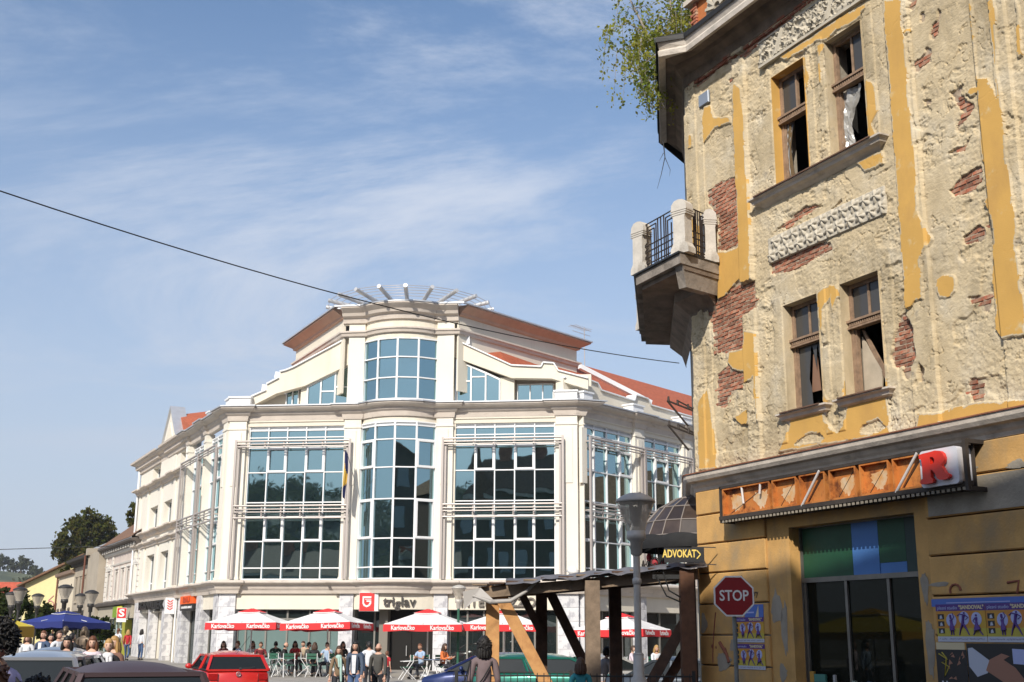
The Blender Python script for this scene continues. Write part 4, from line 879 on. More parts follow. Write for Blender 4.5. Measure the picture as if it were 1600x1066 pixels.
# --- sills
def sill(u0, u1, z, out=0.22):
    mb = MB(); mb.sweep([(-0.2, z), (out, z), (out, z - 0.03), (out - 0.05, z - 0.06), (out - 0.07, z - 0.11), (out - 0.14, z - 0.14), (0.0, z - 0.2), (-0.2, z - 0.2)], [wxy(fR, u0, 0.05), wxy(fR, u0, 0), wxy(fR, u1, 0), wxy(fR, u1, 0.05)])
    Q('window_sill', mb, M_oldcor, ID)
    mb = MB(); mb.sweep([(-0.22, z + 0.015), (out + 0.03, z + 0.01), (out + 0.03, z - 0.012), (-0.2, z + 0.004)], [wxy(fR, u0 - 0.01, 0), wxy(fR, u1 + 0.01, 0)]); Q('sill_sheet', mb, mat('rusty_flashing', (0.16, 0.09, 0.06), 0.8, var=0.4, vscale=5), ID)
sill(2.0, 5.12, 9.93); sill(2.38, 3.4, 5.72, 0.16); sill(3.9, 4.92, 5.72, 0.16)
# --- stucco friezes as real relief
def relief(u0, u1, z0, z1, kind, cs=0.009):
    a, b = int((u1 - u0) / cs), int((z1 - z0) / cs)
    X, Zz = np.meshgrid(u0 + np.arange(a + 1) * cs, z0 + np.arange(b + 1) * cs, indexing='ij')
    H = np.zeros(X.shape) + 0.03
    if kind == 'flower':
        rr = np.random.RandomState(4); pitch = 0.265
        for i in range(int((u1 - u0) / pitch) + 1):
            for k in range(2):
                cx_, cz0 = u0 + pitch * (i + 0.5 + 0.5 * (k % 2)) - 0.05, z0 + (z1 - z0) * (0.27 + 0.46 * k)
                dx, dz = X - cx_, Zz - cz0; r_ = np.hypot(dx, dz); th = np.arctan2(dz, dx) + rr.rand() * 2
                pet = np.abs(np.cos(2.5 * th)); lim = 0.135 * (0.35 + 0.65 * pet)
                Hf = 0.05 * np.clip(1 - (r_ / lim) ** 2, 0, 1) ** 0.5 * (0.55 + 0.45 * pet) + 0.02 * np.clip(1 - (r_ / 0.02) ** 2, 0, 1) - 0.03 * np.clip(1 - np.abs(np.sin(2.5 * th)) * r_ / 0.004, 0, 1) * 0
                H = np.maximum(H, 0.03 + np.where(r_ < lim, Hf, 0))
        H += (fbm(X, Zz, 30, 3, 7) - 0.5) * 0.012
    else:
        f1 = np.abs(fbm(X, Zz * 1.1, 5.5, 3, 61) - 0.5); f2 = np.abs(fbm(X + 5, Zz, 10, 3, 66) - 0.5)
        ww = np.sin((X - u0) * 13 + 2.0 * np.sin((Zz - z0) * 12)) * np.sin((Zz - z0) * 22 + 1.6 * np.sin((X - u0) * 9))
        H += 0.05 * np.clip(1 - f1 / 0.05, 0, 1) ** 0.6 + 0.035 * np.clip(1 - f2 / 0.045, 0, 1) ** 0.6 + 0.02 * ww
        for c_ in (2.75, 4.2):
            d_ = np.abs((X - c_) - (Zz - (z0 + z1) / 2) * 0.5); H = np.where(d_ < 0.075, 0.075 + 0.015 * np.cos(d_ * 60), H)
    edge = np.minimum(np.minimum(X - u0, u1 - X), np.minimum(Zz - z0, z1 - Zz)); H = np.where(edge < cs * 0.9, -0.02, H)
    v = np.stack([X, -H, Zz], -1).reshape(-1, 3); id_ = np.arange((a + 1) * (b + 1)).reshape(a + 1, b + 1)
    q = np.stack([id_[:-1, :-1], id_[1:, :-1], id_[1:, 1:], id_[:-1, 1:]], -1).reshape(-1, 4)
    me = bpy.data.meshes.new('stucco_frieze'); me.from_pydata(v.tolist(), [], q.tolist()); me.materials.append(M_stucco); me.polygons.foreach_set('use_smooth', [True] * len(q)); me.update()
    put('stucco_frieze', me, OL, fR)
relief(2.1, 5.16, 8.6, 9.1, 'flower'); relief(2.1, 5.2, 12.62, 13.08, 'leaf')
mb = MB(); mb.box(2.12, 5.22, -0.07, 0.02, 12.56, 12.615); mb.box(2.12, 5.22, -0.05, 0.02, 13.085, 13.12); Q('frieze_moulding', mb, M_stucco)
mb = MB(); mb.box(0.07, 0.42, -0.05, -0.0, 12.6, 12.87, b=0.01); Q('wall_plate', mb, mat('blue_grey_plate', (0.30, 0.34, 0.40), 0.35, metal=0.3))
# --- eaves with splayed corner, soffit and gutter
EP = [(12, .6), (0.48, .62), (0.05, 1.02), (-3.8, -1.5), (-6.0, -5.0)]
eave = [wxy(fR, a, -b) for a, b in EP]
wall_ = [wxy(fR, 12, 0.0), wxy(fR, 0.3, 0.0), wxy(fR, -0.5, 0.0), wxy(fC, 3.9, 0), wxy(fS, 3.0, 0)]
mb = MB()
def loft_strip(A, B, za, zb, mi=0):
    n = min(len(A), len(B)); vs = [(p[0], p[1], za) for p in A[:n]] + [(p[0], p[1], zb) for p in B[:n]]
    mb.add(vs, [(i, i + 1, n + i + 1, n + i) for i in range(n - 1)], mi)
def lerp(A, B, t): return [(a[0] * (1 - t) + b[0] * t, a[1] * (1 - t) + b[1] * t) for a, b in zip(A, B)]
st = [(0.02, 13.3), (0.08, 13.5), (0.28, 13.6), (0.34, 13.68), (0.86, 13.72), (0.9, 13.8), (0.95, 13.84)]
for (t0, z0), (t1, z1) in zip(st[:-1], st[1:]): loft_strip(lerp(wall_, eave, t0), lerp(wall_, eave, t1), z0, z1)
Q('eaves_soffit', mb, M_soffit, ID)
mb = MB(); n = len(eave)
for (t0, z0), (t1, z1) in zip([(0.70, 13.66), (0.96, 13.58), (0.99, 13.68), (0.93, 13.74), (1.01, 13.86)], [(0.96, 13.58), (0.99, 13.68), (0.93, 13.74), (1.01, 13.86), (1.02, 13.9)]): loft_strip(lerp(wall_, eave, t0)[:4], lerp(wall_, eave, t1)[:4], z0, z1)
Q('eaves_moulding', mb, mat('pale_eaves_moulding', (0.60, 0.54, 0.47), 0.9, var=0.25, vscale=3, bump=0.01, bscale=20), ID)
mb = MB()
for (t0, z0), (t1, z1) in zip([(1.0, 13.9), (1.06, 13.86), (1.07, 13.96), (0.98, 14.02)], [(1.06, 13.86), (1.07, 13.96), (0.98, 14.02), (0.3, 14.1)]): loft_strip(lerp(wall_, eave, t0), lerp(wall_, eave, t1), z0, z1)
loft_strip(lerp(wall_, eave, 1.03)[2:], lerp(wall_, eave, 1.03)[2:], 13.62, 13.97)
Q('gutter', mb, mat('black_gutter', (0.018, 0.017, 0.016), 0.6), ID)
mb = MB(); mb.slab([wxy(fR, 12, -.3), wxy(fR, 0.3, -.3), wxy(fR, -.1, -.5), wxy(fR, -3.5, 1.5), wxy(fR, -5, 5), wxy(fR, 12, 9)], 14.02, 14.1); Q('roof_deck', mb, M_black, ID)
# attic block above the eaves: orange render, brick flank and a white shell ornament
mb = MB(); mb.box(-0.15, 6, 0.05, 1.5, 14.05, 17.2); Q('attic_block', mb, mat('orange_render', (0.52, 0.17, 0.05), 0.85, var=0.25, vscale=2))
mb = MB(); mb.box(-0.3, 6.2, -0.1, 1.6, 15.1, 15.22); mb.box(-0.35, 6.2, -0.2, 1.6, 16.2, 16.3); Q('attic_moulding', mb, M_oldcor)
mb = MB()
for r_ in range(14):
    for k in range(6): mb.box(-0.24, -0.13, 0.06 + k * 0.25 + (0.12 if r_ % 2 else 0), 0.295 + k * 0.25 + (0.12 if r_ % 2 else 0), 14.06 + r_ * 0.075, 14.12 + r_ * 0.075, b=0.005)
    mb.box(-0.18 + (0.1 if r_ % 2 else 0), 0.04, -0.0, 0.05, 14.06 + r_ * 0.075, 14.12 + r_ * 0.075, b=0.005)
Q('attic_brickwork', mb, M_brick, kind='stuff')
mb = MB(); pts = [(0.95 + 0.45 * math.cos(a), 14.5 + 0.5 * math.sin(a)) for a in [math.pi * i / 12 for i in range(13)]]
mb.prism(pts[::-1] + [(0.5, 14.05), (1.4, 14.05)], -0.08, 0.05)
for i in range(7): a = math.pi * (i + 0.5) / 7; mb.bar((0.95 + 0.1 * math.cos(a), -0.1, 14.5 + 0.1 * math.sin(a)), (0.95 + 0.42 * math.cos(a), -0.1, 14.5 + 0.46 * math.sin(a)), 0.07, 0.06)
Q('shell_ornament', mb, M_stucco)
# --- first floor cornice
cpath = [wxy(fC, 3.9, 0), wxy(fC, 0, 0), wxy(fR, -0.5, 0), wxy(fR, 13, 0)]
mb = MB(); mb.sweep([(-0.1, 4.62), (0.04, 4.62), (0.06, 4.68), (0.1, 4.72), (0.13, 4.78), (0.22, 4.8), (0.26, 4.86), (0.27, 4.94), (-0.1, 4.97)], cpath); Q('cornice', mb, M_oldcor, ID)
mb = MB(); mb.sweep([(-0.1, 4.975), (0.29, 4.955), (0.29, 4.935), (0.2, 4.935)], cpath); Q('cornice_flashing', mb, mat('rust_red_flashing', (0.28, 0.11, 0.06), 0.8, var=0.4, vscale=5), ID)
# --- rusticated ground floor: each block is a piece
JZ = [0.0, 0.25, 0.79, 1.335, 1.885, 2.455, 3.035, 3.59, 4.15, 4.62]
def block(u0, u1, z0, z1, m=None, out=0.05):
    b_ = MB(); b_.box(0.0, u1 - u0, -out, 0.3, 0.012, z1 - z0 - 0.012, b=0.016); put('render_block', b_.mesh('render_block', m or M_oldyel), OL, fR, (u0, 0, z0))
for a, b in zip(JZ[:-1], JZ[1:]):
    block(-0.5, 1.62, a, b)
    block(5.52, 8.1, a, b, M_greyplas if abs(a - 3.59) < .01 and False else None); block(8.115, 10.7, a, b)
mb = MB(); mb.box(5.6, 8.0, -0.06, -0.05, 3.62, 4.12); Q('grey_plaster_patch', mb, M_greyplas)
mb = MB(); mb.box(1.62, 2.14, 0.0, 0.3, 0.3, 3.72); mb.box(5.24, 5.52, 0.0, 0.3, 0.3, 3.72); mb.box(1.62, 5.52, 0.0, 0.3, 3.72, 4.62); mb.box(1.62, 5.52, -0.02, 0.3, 0.0, 0.55)
for q in ((1.62, 2.14, ), (5.24, 5.5, )): pass
Q('shop_surround', mb, M_oldyel)
def blotch(u0, z0, w_, h_, seed, y, name, m, thick=0.012, fr=fR, par=None, n=26):
    rr = random.Random(seed); mb = MB(); pts = []
    for i in range(n):
        a = 2 * math.pi * i / n; r_ = 0.75 + 0.5 * rr.random() * (0.5 + 0.5 * math.sin(3 * a + seed)); pts.append((u0 + w_ / 2 * math.cos(a) * r_, z0 + h_ / 2 * math.sin(a) * r_))
    mb.prism(pts, y - thick, y); Q(name, mb, m, fr, par)
for u, z, w_, h_, s_, y in ((1.82, 2.35, 0.36, 0.6, 3, 0), (2.0, 2.0, 0.2, 0.9, 5, 0), (1.9, 1.25, 0.22, 0.35, 8, 0), (-0.35, 2.1, 0.2, 0.42, 2, -0.05), (5.36, 2.6, 0.16, 0.5, 6, 0), (5.38, 1.75, 0.22, 0.9, 7, 0), (6.4, 4.25, 0.5, 0.12, 9, -0.05), (7.3, 4.2, 0.35, 0.14, 10, -0.05), (5.7, 2.62, 0.45, 0.08, 11, -0.05), (0.25, 1.4, 0.5, 0.35, 14, -0.05), (0.6, 1.7, 0.35, 0.2, 15, -0.05)):
    blotch(u, z, w_, h_, s_, y, 'fallen_render_patch', M_greyplas, thick=0.006)
# red paint loops and drips sprayed on the corner
mb = MB(); mb.tube([(0.05 - 0.14 * math.sin(t), -0.056, 2.25 - 0.5 * t + 0.05 * math.cos(3 * t)) for t in [i * 0.12 for i in range(16)]], [0.014] * 16, 5)
for u, z, r_ in ((-0.1, 1.68, 0.035), (0.02, 1.66, 0.025), (0.3, 1.6, 0.06)): mb.ell((u, -0.055, z), (r_, 0.004, r_ * 1.1), 8, 4)
mb.tube([(0.15, -0.056, 1.75), (0.35, -0.056, 1.55), (0.42, -0.056, 1.4)], 0.04, 5); mb.parts('spray_paint', mat('faded_red_paint', (0.24, 0.085, 0.05), 0.9), OL, fR)
mb = MB(); mb.tube([(6.0 + 0.1 * math.cos(a), -0.053, 2.52 + 0.09 * math.sin(a)) for a in [i * 0.5 for i in range(8)]], 0.02, 5); mb.tube([(6.95, -0.053, 2.6), (7.15, -0.053, 2.62), (7.1, -0.053, 2.45)], 0.02, 5); mb.parts('spray_paint', MATS['faded_red_paint'], OL, fR)
s = put('black_scribble', text_mesh('Dilery', 0.16, 0.003, sx=0.8, shear=0.2), OL, fR, (1.2, -0.055, 2.62)); s.data.materials.clear(); s.data.materials.append(M_black)
mb = MB(); mb.tube([(0.9 + 0.035 * i, -0.054, 2.95 - 0.13 * math.sqrt(i) * 0.6 - (0.09 if i > 4 else 0.02 * i)) for i in range(9)], 0.009, 5); Q('black_scribble', mb, M_black)
# --- shop window
fr_steel = mat('dull_steel_frame', (0.20, 0.19, 0.17), 0.45, metal=0.5, var=0.2)
mb = MB()
for u in (2.3, 3.34, 4.33, 5.24): mb.box(u - 0.03, u + 0.03, 0.24, 0.32, 0.55, 2.8)
mb.box(2.24, 5.24, 0.22, 0.33, 2.77, 2.85); mb.box(2.24, 5.24, 0.235, 0.325, 0.55, 0.6); mb.box(2.22, 2.26, 0.22, 0.33, 0.55, 3.74); mb.box(2.24, 5.24, 0.225, 0.325, 3.7, 3.73)
sw = Q('shop_window', mb, fr_steel)
for u0, u1 in ((2.33, 3.31), (3.37, 4.30), (4.36, 5.21)): b_ = MB(); b_.box(u0, u1, 0.275, 0.283, 0.6, 2.77); b_.build('pane', glassmat('dark_shop_pane', (0.5, 0.52, 0.48), (0.010, 0.011, 0.008), 0.03, top=0.13), sw, fR)
gcol = mat('dark_green_panel', (0.012, 0.075, 0.035), 0.6, var=0.15, vscale=3); bcol = mat('blue_panel', (0.07, 0.20, 0.50), 0.6, var=0.08); kcol = mat('slate_panel', (0.02, 0.045, 0.04), 0.6)
for n_, m_, u0, u1, z0, z1 in (('green_panel', gcol, 2.27, 3.52, 2.85, 3.7), ('blue_panel', bcol, 3.525, 4.14, 2.85, 3.7), ('green_panel', gcol, 4.145, 4.74, 3.02, 3.7), ('blue_panel', bcol, 4.16, 4.74, 2.85, 3.015), ('slate_panel', kcol, 4.745, 5.235, 2.85, 3.7)):
    b_ = MB(); b_.box(u0, u1, 0.27, 0.29, z0, z1); b_.build(n_, m_, sw, fR)
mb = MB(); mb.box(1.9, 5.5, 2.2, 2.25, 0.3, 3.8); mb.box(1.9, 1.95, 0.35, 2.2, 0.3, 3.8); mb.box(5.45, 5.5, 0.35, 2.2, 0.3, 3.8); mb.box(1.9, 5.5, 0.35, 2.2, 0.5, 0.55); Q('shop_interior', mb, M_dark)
mb = MB(); mb.box(1.62, 2.14, 0.3, 0.5, 0.3, 3.7); mb.box(2.14, 2.24, 0.0, 0.4, 0.5, 3.72); Q('shop_reveal', mb, M_oldyel)
# things standing in the shop window
for k, (u, w_, h_, c_) in enumerate(((2.42, 0.1, 0.34, (0.5, 0.28, 0.05)), (2.62, 0.28, 0.3, (0.06, 0.22, 0.18)), (2.98, 0.05, 0.3, (0.4, 0.4, 0.4)), (3.45, 0.08, 0.22, (0.3, 0.35, 0.3)), (3.62, 0.1, 0.2, (0.45, 0.42, 0.3)), (3.8, 0.06, 0.22, (0.05, 0.1, 0.2)), (4.02, 0.3, 0.18, (0.12, 0.06, 0.1)), (4.5, 0.25, 0.15, (0.3, 0.34, 0.25)), (4.85, 0.2, 0.2, (0.05, 0.06, 0.08)))):
    b_ = MB(); b_.box(-w_ / 2, w_ / 2, 0, 0.04, 0, h_); b_.box(-w_ / 2 + 0.01, w_ / 2 - 0.01, -0.003, 0, 0.02, h_ * 0.4, 0)
    p = fR.w(u, 0.19, 0.95); o = b_.build('book', mat('cover_%d' % k, c_, 0.5), None, Fr(p, RA)); tag(o, ['orange spined book upright at the left end of the shop window display', 'large teal book in the left pane of the shop window', 'thin grey book by the left pane mullion', 'sage green book in the middle pane of the display', 'tan book between the sage and the navy book', 'navy blue slim book in the middle pane', 'wide plum coloured book lying low in the middle pane', 'pale olive book in the right pane of the display', 'near black book at the right end of the display'][k], 'book', 'books in the shop window')
mb = MB(); mb.box(2.24, 5.24, 0.05, 0.23, 0.55, 0.95); Q('window_stallboard', mb, M_greyplas)
# --- rusty light-box sign over the window
SG = thing('light_box_sign', 'long rusty shop sign of open letter boxes ending in a red R on white', 'sign', fR.w(0.75, 0, 3.8), RA)
SF = Fr(fR.w(0, 0, 0), RA)
mb = MB(); mb.box(0.72, 6.75, -0.38, -0.30, 3.95, 4.02); mb.box(0.72, 6.75, -0.36, -0.3, 4.53, 4.58); mb.box(6.70, 6.76, -0.42, -0.36, 3.88, 4.62); mb.box(6.70, 6.76, -0.36, -0.02, 3.88, 3.94); mb.box(6.70, 6.76, -0.36, -0.02, 4.56, 4.62); mb.box(0.72, 0.76, -0.36, -0.02, 3.9, 4.58); mb.box(0.74, 6.72, -0.3, -0.02, 3.92, 3.95); mb.box(0.74, 6.72, -0.26, -0.02, 4.56, 4.6)
mb.box(0.74, 6.7, -0.2, -0.18, 3.95, 4.56); mb.build('frame', mat('sooty_metal', (0.045, 0.035, 0.028), 0.8, var=0.4, vscale=4), SG, SF)
mb = MB()
for i in range(60): mb.box(0.8 + i * 0.1, 0.86 + i * 0.1, -0.37, -0.362, 3.9, 3.945)
mb.build('mesh_strip', mat('pale_mesh', (0.3, 0.26, 0.2), 0.8), SG, SF, kind='stuff')
tubes = mat('fluorescent_tube', (0.62, 0.58, 0.56), 0.35)
for k, (a, b) in enumerate(((0.8, 2.2), (2.27, 2.93), (3.01, 3.66), (3.76, 4.4), (4.49, 5.14), (5.22, 5.87))):
    mb = MB(); z0, z1 = 4.02, 4.53
    mb.box(a, b, -0.26, -0.25, z0, z1)
    for q in ((a, a + 0.03, z0, z1), (b - 0.03, b, z0, z1), (a + 0.03, b - 0.03, z0, z0 + 0.035), (a + 0.03, b - 0.03, z1 - 0.03, z1)): mb.box(q[0], q[1], -0.35, -0.26, q[2], q[3])
    t = mb.build('letter_tray', M_rust, SG, SF)
    if k not in (2, 5):
        for (ca, cb) in (((a, (a + b) / 2), ((a + b) / 2, b)) if k == 0 else ((a, b),)):
            blotch((ca + cb) / 2 + (0.03 if k else 0), (z0 + z1) / 2 - 0.02, (cb - ca) * 0.62, 0.33, 40 + k + int(ca * 7), -0.26, 'enamel_patch', mat('worn_enamel', (0.62, 0.50, 0.34), 0.5, col2=(0.60, 0.30, 0.09), vscale=5), 0.004, SF, t, 40)
    b_ = MB()
    if k == 0: b_.tube([(1.38, -0.33, 4.5), (1.42, -0.33, 4.2)], 0.022, 8); b_.tube([(1.93, -0.33, 4.5), (1.9, -0.33, 4.33)], 0.022, 8)
    elif k in (2, 5): b_.tube([(a + 0.06, -0.36, z0 - 0.02), (b - 0.1, -0.36, z1 + 0.01)], 0.024, 8)
    if b_.v: b_.parts('tube', tubes, t, SF)
    b_ = MB(); b_.bar((a + 0.12, -0.262, z0 + 0.04), (b - 0.1, -0.262, z1 - 0.04), 0.01); b_.build('wire', M_black, t, SF)
mb = MB(); rr = 0.06; x0, x1, z0, z1 = 5.91, 6.64, 3.99, 4.53; pl = []
for cx_, cz_, a0 in ((x1 - rr, z1 - rr, 0), (x0 + rr, z1 - rr, 90), (x0 + rr, z0 + rr, 180), (x1 - rr, z0 + rr, 270)):
    for i in range(5): a = R(a0 + i * 22.5); pl.append((cx_ + rr * math.cos(a), cz_ + rr * math.sin(a)))
mb.prism(pl[::-1], -0.46, -0.2); mb.build('letter_box', mat('white_acrylic', (0.62, 0.62, 0.66), 0.35), SG, SF)
Ro = [(65, 500), (70, 465), (120, 458), (180, 455), (250, 448), (300, 460), (330, 490), (342, 535), (335, 580), (300, 608), (318, 640), (340, 690), (360, 705), (380, 722), (378, 745), (350, 765), (280, 762), (252, 745), (230, 690), (205, 648), (188, 640), (183, 715), (210, 752), (197, 780), (130, 785), (70, 780), (58, 755), (72, 735), (92, 722), (96, 600), (93, 525)]
Ri = [(190, 508), (222, 512), (237, 545), (225, 578), (190, 588)]
def rc(p): return (x0 + 0.05 + (p[0] - 58) / 322.0 * (x1 - x0 - 0.16), z0 + 0.04 + (785 - p[1]) / 337.0 * (z1 - z0 - 0.075))
outer = [rc(p) for p in Ro]; inner = [rc(p) for p in Ri]
cu = bpy.data.curves.new('letter_R', 'CURVE'); cu.dimensions = '2D'; cu.fill_mode = 'BOTH'; cu.extrude = 0.03
for pl_ in (outer, inner):
    sp = cu.splines.new('POLY'); sp.points.add(len(pl_) - 1); sp.use_cyclic_u = True
    for i, p in enumerate(pl_): sp.points[i].co = (p[0], p[1], 0, 1)
to = bpy.data.objects.new('tmp', cu); COL.objects.link(to); me = bpy.data.meshes.new_from_object(to.evaluated_get(bpy.context.evaluated_depsgraph_get())); bpy.data.objects.remove(to)
me.transform(Matrix.Translation((0, -0.51, 0)) @ Matrix.Rotation(math.pi / 2, 4, 'X')); me.materials.clear(); me.materials.append(mat('letter_red', (0.72, 0.03, 0.01), 0.4)); me.name = 'letter'
put('letter', me, SG, SF)
# --- posters
orange = mat('poster_orange', (0.55, 0.16, 0.04), 0.6, col2=(0.55, 0.36, 0.04), vscale=2); pviolet = mat('poster_violet', (0.09, 0.04, 0.22), 0.6); plight = mat('poster_pale_blue', (0.42, 0.47, 0.75), 0.6); pblue = mat('poster_blue', (0.08, 0.16, 0.5), 0.6); pyel = mat('poster_yellow', (0.5, 0.42, 0.06), 0.6); pblack = mat('poster_black', (0.012, 0.012, 0.014), 0.45); pgold = mat('poster_gold', (0.65, 0.55, 0.35), 0.6)
pwhite = mat('poster_white', (0.5, 0.53, 0.62), 0.6); pskin = mat('poster_skin', (0.35, 0.17, 0.11), 0.6)
def dance_poster(u0, z0, w_, h_, label, n=1, group='dance studio posters', y=-0.062):
    t = thing('poster', label, 'poster', fR.w(u0, y, z0), RA, group=group); s = Fr((0, 0, 0), 0)
    b_ = MB(); b_.box(0, w_, 0, 0.004, 0, h_); b_.build('sheet', orange, t)
    b_ = MB(); b_.box(0, w_, -0.002, 0, 0, h_ * 0.14); b_.build('white_strip', pwhite, t)
    b_ = MB(); b_.box(0, w_, -0.002, 0, h_ * 0.82, h_); b_.build('title_strip', pviolet, t)
    b_ = MB(); b_.box(0, w_, -0.0015, 0, h_ * 0.14, h_ * 0.36); b_.build('yellow_band', pyel, t)
    text('title', 'plesni studio', h_ * 0.13, plight, t, None, (w_ * 0.24, -0.004, h_ * 0.9), extrude=0.001, sx=1.1); text('title', '"SANDOVAL"', h_ * 0.14, pgold, t, None, (w_ * 0.73, -0.004, h_ * 0.905), extrude=0.001, bold=0.003, sx=1.05)
    b_ = MB()
    for k in range(34):
        if random.random() > 0.15: b_.bar((w_ * (0.04 + k * 0.027), -0.003, h_ * (0.05 + 0.02 * random.random())), (w_ * (0.055 + k * 0.027), -0.003, h_ * (0.08 + 0.02 * random.random())), 0.004)
    b_.build('handwriting', pviolet, t)
    b_ = MB()
    for k in range(3): b_.box(w_ * 0.03, w_ * 0.16, -0.003, 0, h_ * (0.22 + k * 0.19), h_ * (0.36 + k * 0.19))
    b_.build('small_pictures', pblack, t)
    b_ = MB()
    for k in range(3): b_.prism([(w_ * (0.07), h_ * (0.23 + k * 0.19)), (w_ * 0.13, h_ * (0.24 + k * 0.19)), (w_ * 0.11, h_ * (0.33 + k * 0.19)), (w_ * 0.08, h_ * (0.31 + k * 0.19))], -0.0045, -0.003)
    b_.build('small_figures', pwhite, t)
    b_ = MB()
    for cxk, czk in ((0.31, 0.57), (0.57, 0.62), (0.82, 0.6)): b_.prism([(w_ * cxk + h_ * 0.18 * math.cos(a), h_ * czk + h_ * 0.18 * math.sin(a)) for a in [-2 * math.pi * i / 16 for i in range(16)]], -0.003, 0)
    b_.build('moon_discs', plight, t)
    b_ = MB()
    figs = [] and [[(.27, .18), (.30, .42), (.28, .6), (.3, .66), (.34, .6), (.35, .42), (.36, .18), (.33, .18), (.32, .3), (.3, .2)],
            [(.45, .16), (.52, .42), (.5, .56), (.44, .66), (.6, .76), (.66, .6), (.57, .56), (.58, .42), (.66, .18), (.62, .18), (.55, .36), (.48, .17)],
            [(.72, .18), (.8, .42), (.8, .6), (.83, .68), (.86, .58), (.86, .42), (.95, .18), (.9, .18), (.84, .32), (.8, .25), (.76, .18)]]
    def limb(*q): b_.tube([(w_ * a, -0.005, h_ * c) for a, c, _ in q], [h_ * r_ for _, _, r_ in q], 6)
    limb((.30, .72, .03), (.30, .66, .035), (.31, .60, .03)); limb((.31, .58, .05), (.315, .48, .04), (.32, .42, .07), (.33, .30, .085)); limb((.30, .32, .025), (.295, .18, .015)); limb((.34, .3, .025), (.345, .18, .015)); limb((.33, .58, .015), (.37, .66, .013), (.34, .76, .012))
    limb((.58, .78, .028), (.585, .74, .03)); limb((.575, .72, .045), (.555, .58, .04), (.545, .47, .05)); limb((.54, .48, .04), (.49, .32, .025), (.46, .17, .014)); limb((.55, .47, .04), (.61, .34, .025), (.66, .18, .014)); limb((.59, .71, .02), (.66, .64, .015), (.60, .58, .013)); limb((.56, .71, .02), (.49, .74, .015), (.44, .68, .012))
    limb((.82, .72, .028), (.82, .67, .03)); limb((.82, .64, .045), (.82, .54, .035), (.82, .46, .05), (.83, .36, .10), (.84, .30, .12)); limb((.80, .32, .025), (.74, .18, .014)); limb((.86, .32, .025), (.93, .18, .014)); limb((.80, .63, .015), (.75, .55, .013), (.79, .50, .012))
    b_.build('dancers', pviolet, t, kind='stuff'); return t
dance_poster(0.6, 1.76, 0.9, 0.44, 'upper of two violet and orange dancer posters behind the stop sign post')
dance_poster(0.6, 1.29, 0.9, 0.44, 'lower of two violet and orange dancer posters behind the stop sign post')
dance_poster(5.6, 1.8, 0.92, 0.53, 'violet and orange dancer poster right of the shop window, left one of the strip')
dance_poster(6.53, 1.8, 0.92, 0.53, 'second violet and orange dancer poster from the shop window')
dance_poster(7.46, 1.8, 0.92, 0.53, 'third violet and orange dancer poster from the shop window')
def slice_poster(u0, z0, w_, h_, label):
    t = thing('poster', label, 'poster', fR.w(u0, -0.058, z0), RA, group='blue edged posters under the dancer posters')
    b_ = MB(); b_.box(0, w_, 0, 0.003, 0, h_); b_.build('sheet', pblue, t)
    b_ = MB(); b_.prism([(w_ * .55, h_ * .05), (w_ * .75, h_ * .05), (w_ * .75, h_ * .95)], -0.002, 0); b_.build('yellow_wedge', pgold, t)
    b_ = MB(); b_.box(w_ * 0.1, w_ * 0.5, -0.002, 0, h_ * 0.4, h_ * 0.5); b_.build('pale_line', plight, t)
slice_poster(0.95, 2.17, 0.55, 0.25, 'small blue poster with a pale wedge peeping above the dancer posters by the stop sign')
slice_poster(5.52, 2.3, 2.9, 0.11, 'long blue strip of overposted sheets above the dancer posters right of the window')
t = thing('poster', 'black poster with a large hand, a white cuff and a card under the dancer strip', 'poster', fR.w(6.12, -0.058, 0.95), RA)
b_ = MB(); b_.box(0, 1.45, 0, 0.004, -0.1, 0.83); b_.build('sheet', pblack, t)
def pp(pts): return [(x * 1.35, z * 0.83) for x, z in pts]
b_ = MB(); b_.prism(pp([(.02, .62), (.02, .92), (.08, .93), (.3, .72), (.26, .52), (.12, .45)]), -0.002, 0); b_.build('cuff', pwhite, t)
b_ = MB(); b_.prism(pp([(.24, .56), (.3, .74), (.46, .84), (.56, .8), (.48, .74), (.62, .62), (.8, .3), (.78, .27), (.7, .36), (.66, .22), (.64, .2), (.56, .33), (.5, .22), (.48, .24), (.46, .38), (.34, .48)]), -0.004, -0.001); b_.build('hand', pskin, t)
b_ = MB(); b_.prism(pp([(.14, .3), (.5, .36), (.5, .3), (.3, .24)]), -0.002, 0); b_.prism(pp([(.76, .38), (1.0, .62), (1.0, .46), (.8, .3)]), -0.002, 0); b_.prism(pp([(.6, .68), (.92, .66), (.92, .9), (.6, .92)]), -0.002, 0); b_.parts('card', plight, t)
t = thing('poster', 'dark collage poster with yellow scrawl at the lower left of the strip beside the window', 'poster', fR.w(5.53, -0.058, 0.95), RA)
b_ = MB(); b_.box(0, 0.58, 0, 0.004, -0.1, 0.74); b_.build('sheet', pblack, t)
b_ = MB(); b_.box(0.02, 0.56, -0.002, 0, 0.74, 0.84); b_.build('pale_header', pgold, t)
b_ = MB(); b_.tube([(0.06, -0.003, 0.68), (0.22, -0.003, 0.6), (0.1, -0.003, 0.56), (0.24, -0.003, 0.5), (0.14, -0.003, 0.36), (0.2, -0.003, 0.62), (0.12, -0.003, 0.7)], 0.01, 5); b_.build('scrawl', pyel, t)
b_ = MB(); rr_ = random.Random(5)
for i in range(14): x, z = rr_.uniform(0.2, 0.5), rr_.uniform(0.0, 0.7); b_.prism([(x, z), (x + rr_.uniform(.03, .09), z + rr_.uniform(-.02, .03)), (x + rr_.uniform(.02, .06), z + rr_.uniform(.03, .08))], -0.002, 0)
b_.build('fragments', pskin, t)
